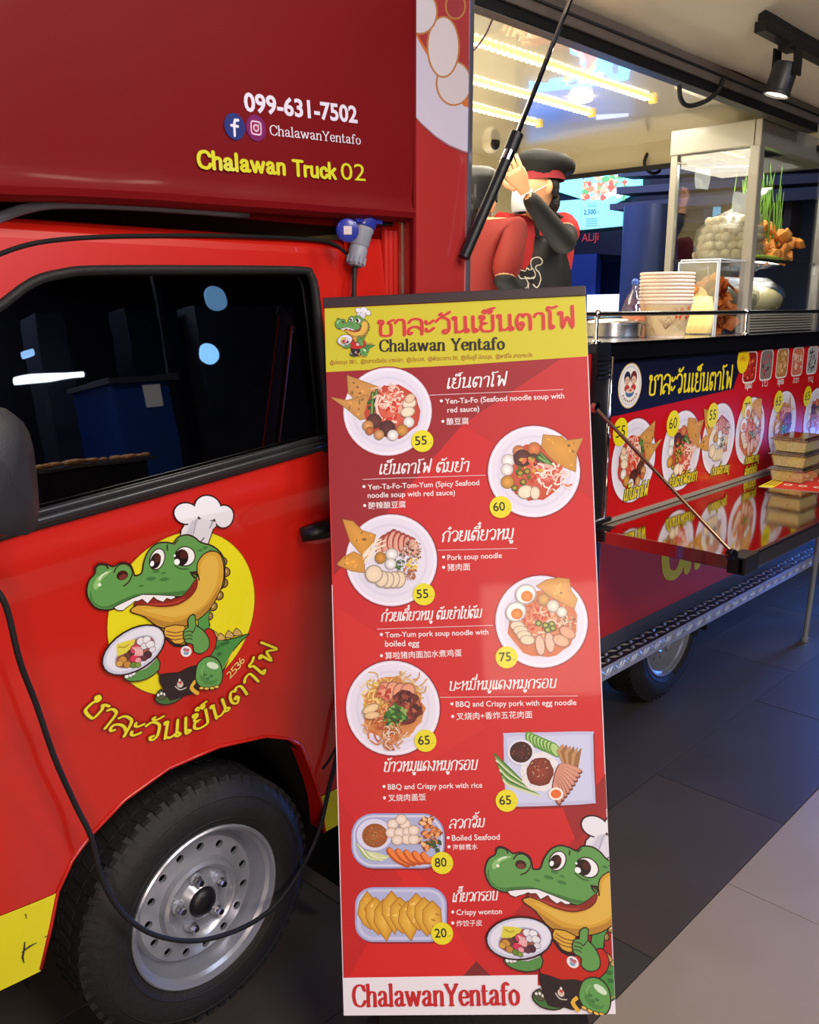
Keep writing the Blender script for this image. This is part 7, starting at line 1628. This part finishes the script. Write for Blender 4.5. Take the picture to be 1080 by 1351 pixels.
for k in range(4): p0 = K(773, 289 + k * 3); p1 = K(788, 288.6 + k * 3); pr.stroke([(-p0.y, p0.z), (-p1.y, p1.z)], .006, (120, 170, 190))
pr.build('price_print', printmat('screen_print', .4, 0, emit=.9), sc2, lambda u, v, z: (XK - z, -u, v))
pr = Art(dz=.0001, z0=.006); p0 = K(768, 319, XK + .05); p1 = K(790, 317, XK + .05); pr.text('ALiJi', (-p0.y, p0.z), (-p1.y, p1.z), (190, 60, 70)); pr.build('sign_letters', printmat('sign_print', .4, 0, emit=.5), ks_, lambda u, v, z: (XK + .045 - z, -u, v))
panelx('lit_panel', [(774, 389), (819, 388), (819, 413), (774, 414)], .03, WHG, ks_, XK - .55)
yc0 = K(888, 300, 6.6).y; yc1 = K(826, 300, 6.6).y
col_ = MB().lathe((6.6, (yc0 + yc1) / 2, 0), (0, 0, 1), [(abs(yc1 - yc0) / 2, 0), (abs(yc1 - yc0) / 2, K(850, 273, 6.6).z)], 40); tag(col_.build('round_column', COLM, smooth=True), 'round blue-grey column between the kiosk and the display case', 'column')
def beam(quad, x, nm): o = panelx(nm, quad, .25, SOF, None, x); struct(o); return o
beam([(745, 231), (891, 211), (960, 201), (960, 222), (813, 233), (745, 240)], 7.4, 'trim_2') if False else None
beam([(815, 230), (1090, 195), (1090, 222), (815, 233)], 6.9, 'trim_2'); beam([(813, 247), (1090, 228), (1090, 240), (813, 256)], 6.9, 'trim_3'); beam([(804, 269), (1090, 245), (1090, 262), (804, 277)], 6.9, 'trim_4')
beam([(840, 215), (1090, 190), (1090, 262), (840, 270)], 7.9, 'trim_5')
LB_ = mat('light_blue_strip', (120, 190, 230), .4, emit=(110, 190, 235), estr=.9)
br_ = thing('far_booth', 'grey booth with a pale blue light strip seen through the display case', 'booth', (7.2, K(930, 300, 7.2).y, 0))
def bb_(nm, u0, u1, v0, v1, x, m): a_ = K(u0, v0, x); b_ = K(u1, v1, x); MB().box(x, x + .2, min(a_.y, b_.y), max(a_.y, b_.y), min(a_.z, b_.z), max(a_.z, b_.z)).build(nm, m, br_)
bb_('booth_wall', 896, 1100, 262, 480, 7.4, mat('booth_grey', (66, 70, 84), .5, var=.1)); bb_('booth_screen', 898, 927, 266, 290, 7.2, NAVY); bb_('light_strip', 941, 946, 264, 312, 7.1, LB_)
for k in range(8): bb_('booth_slat', 952 + k * 12, 956 + k * 12, 255, 320, 7.0, mat('slat_brown', (58, 50, 48), .6))
bb_('booth_counter', 896, 940, 305, 420, 6.8, DNV)
# behind the photographer: what the window and the steel mirror
def refl(u, v, yp, y=.012):
    p = side(u, v, y); r = ray(u, v); e = .01; nn = Vector(((surf(p.x + e, p.z) - surf(p.x - e, p.z)) / (2 * e), -1, (surf(p.x, p.z + e) - surf(p.x, p.z - e)) / (2 * e))).normalized()
    r = r - nn * (2 * r.dot(nn)); return p + r * ((yp - p.y) / r.y)
BLUE = mat('blue_counter_front', (28, 76, 170), .45, var=.08)
yk = -4.2; A, B2 = refl(150, 505, yk), refl(246, 590, yk)
rk = thing('blue_stall_counter', 'blue stall counter standing behind the photographer, mirrored in the cab window', 'counter', ((A.x + B2.x) / 2, yk - .3, 0))
MB().box(A.x, B2.x, yk - .6, yk, 0, A.z, .01).build('counter_front', BLUE, rk); MB().box(A.x - .03, B2.x + .03, yk - .62, yk + .03, A.z, A.z + .04).build('counter_slab', SOF, rk)
MB().box(B2.x - .05, B2.x, yk - .01, yk + .02, 0, A.z + 1.2).build('counter_post', DNV, rk); c = refl(206, 521, yk + .01)
MB().box(c.x - .07, c.x + .07, yk + .005, yk + .01, c.z - .09, c.z + .09).build('paper_notice', mat('notice_white', (226, 226, 232), .6, emit=(200, 205, 215), estr=.25), rk)
A = refl(42, 622, -2.9); B2 = refl(212, 612, -2.9)
tr_ = thing('pastry_tray', 'dark tray of pastries on a stand behind the photographer, mirrored in the cab window', 'tray', ((A.x + B2.x) / 2, -3.1, 0))
MB().box(A.x, B2.x, -3.35, -2.9, A.z - .03, A.z - .01).build('tray_base', GREYM, tr_); MB().box(A.x + .05, B2.x - .05, -3.3, -2.95, 0, A.z - .03).build('tray_stand', DNV, tr_)
pm = MB(); random.seed(2)
for k in range(40): pm.ball((random.uniform(A.x + .04, B2.x - .04), random.uniform(-3.3, -2.95), A.z + .008), random.uniform(.018, .03), 8, 5, (1.3, 1, .7))
pm.build('pastries', mat('pastry', (206, 150, 100), .5, var=.3, emit=(206, 150, 100), estr=0.0), tr_)['kind'] = 'stuff'
def lampbox(name, label, a, b, yp, h, estr, colr=(225, 235, 255)):
    P, Q = refl(*a, yp), refl(*b, yp); o = MB().tube([P, Q], h, 10).build(name, mat(name + '_glow', colr, .4, emit=colr, estr=estr), smooth=True); tag(o, label, 'lamp'); return o
lampbox('tube_lamp', 'white tube lamp hanging behind the photographer, mirrored in the cab window', (20, 502), (112, 494), -5.0, .03, 9)
lampbox('short_tube_lamp', 'short pale tube lamp behind the photographer, high at the left of the cab window', (34, 467), (50, 463), -5.0, .02, 5, (150, 200, 255))
for k, (u, v, r, lab) in enumerate(((282, 468, .085, 'round cyan ring lamp behind the photographer, lower of the two mirrored in the window'), (293, 392, .10, 'dim round lamp behind the photographer, upper of the two mirrored in the window'))):
    c = refl(u, v, -4.6); o = MB().lathe(c, (0, 1, 0), [(.0, 0), (r * .25, .004), (r * .3, .0), (r, .0), (r * 1.08, -.02), (0, -.03)], 28).build('round_lamp', mat('round_glow_%s' % ('bright', 'dim')[k], (150, 200, 255), .4, emit=(130, 195, 255), estr=(6, 1.6)[k])); tag(o, lab, 'lamp')
for (u, lab, m, w, yy) in ((215, 'tall dark cabinet at the left behind the photographer', DNV, .25, -5.4), (340, 'pale grey cabinet at the right behind the photographer', mat('grey_cabinet', (70, 72, 84), .5, var=.1), .55, -5.2), (80, 'narrow dark pillar at the far left behind the photographer', SOF, .12, -5.6)):
    c = refl(u, 480, yy); tag(MB().box(c.x - w, c.x + w, yy - .3, yy, 0, 2.6, .01).build('cabinet', m), lab, 'cabinet')

# unseen fill lights added to brighten the display case
area('display_case_fill', ((DX0 + DX1) / 2, .26, DZB - .01), ((DX0 + DX1) / 2, .24, ZS), .5, 7, (1.0, .93, .78), .2)  # added under the top band to brighten the food
area('case_lower_fill', ((DX0 + DX1) / 2, .25, ZS - .02), ((DX0 + DX1) / 2, .2, ZF), .4, 2.2, (1.0, .95, .82), .15)  # added under the shelf to lighten the noodle bags
# lit poster on the kiosk front, mirrored in the kitchen ceiling
def ceilrefl(u, v, x, zc=2.334):
    p = flr(u, v, zc); r = ray(u, v); r.z = -r.z; return p + r * ((x - p.x) / r.x)

A_, B_ = ceilrefl(690, 50, 7.0), ceilrefl(860, 100, 7.0)
lp = MB().box(7.0, 7.04, 2.45, 3.95, .66, 1.30, .005).build('lit_poster', mat('lit_poster_cyan', (120, 206, 250), .4, emit=(20, 150, 255), estr=9), ks_)
random.seed(41); pr = Art(dz=.0004, z0=.004)
for _ in range(60): pr.ell(-random.uniform(2.8, 3.35), random.uniform(.68, 1.22), random.uniform(.02, .07), random.uniform(.02, .05), random.uniform(0, 3), random.choice([(226, 110, 90), (240, 240, 240), (120, 200, 130), (226, 190, 90), (30, 90, 150)]), n=9)
pr.build('poster_print', printmat('poster_print', .4, 0, emit=3), lp, lambda u, v, z: (7.0 - z, -u, v))
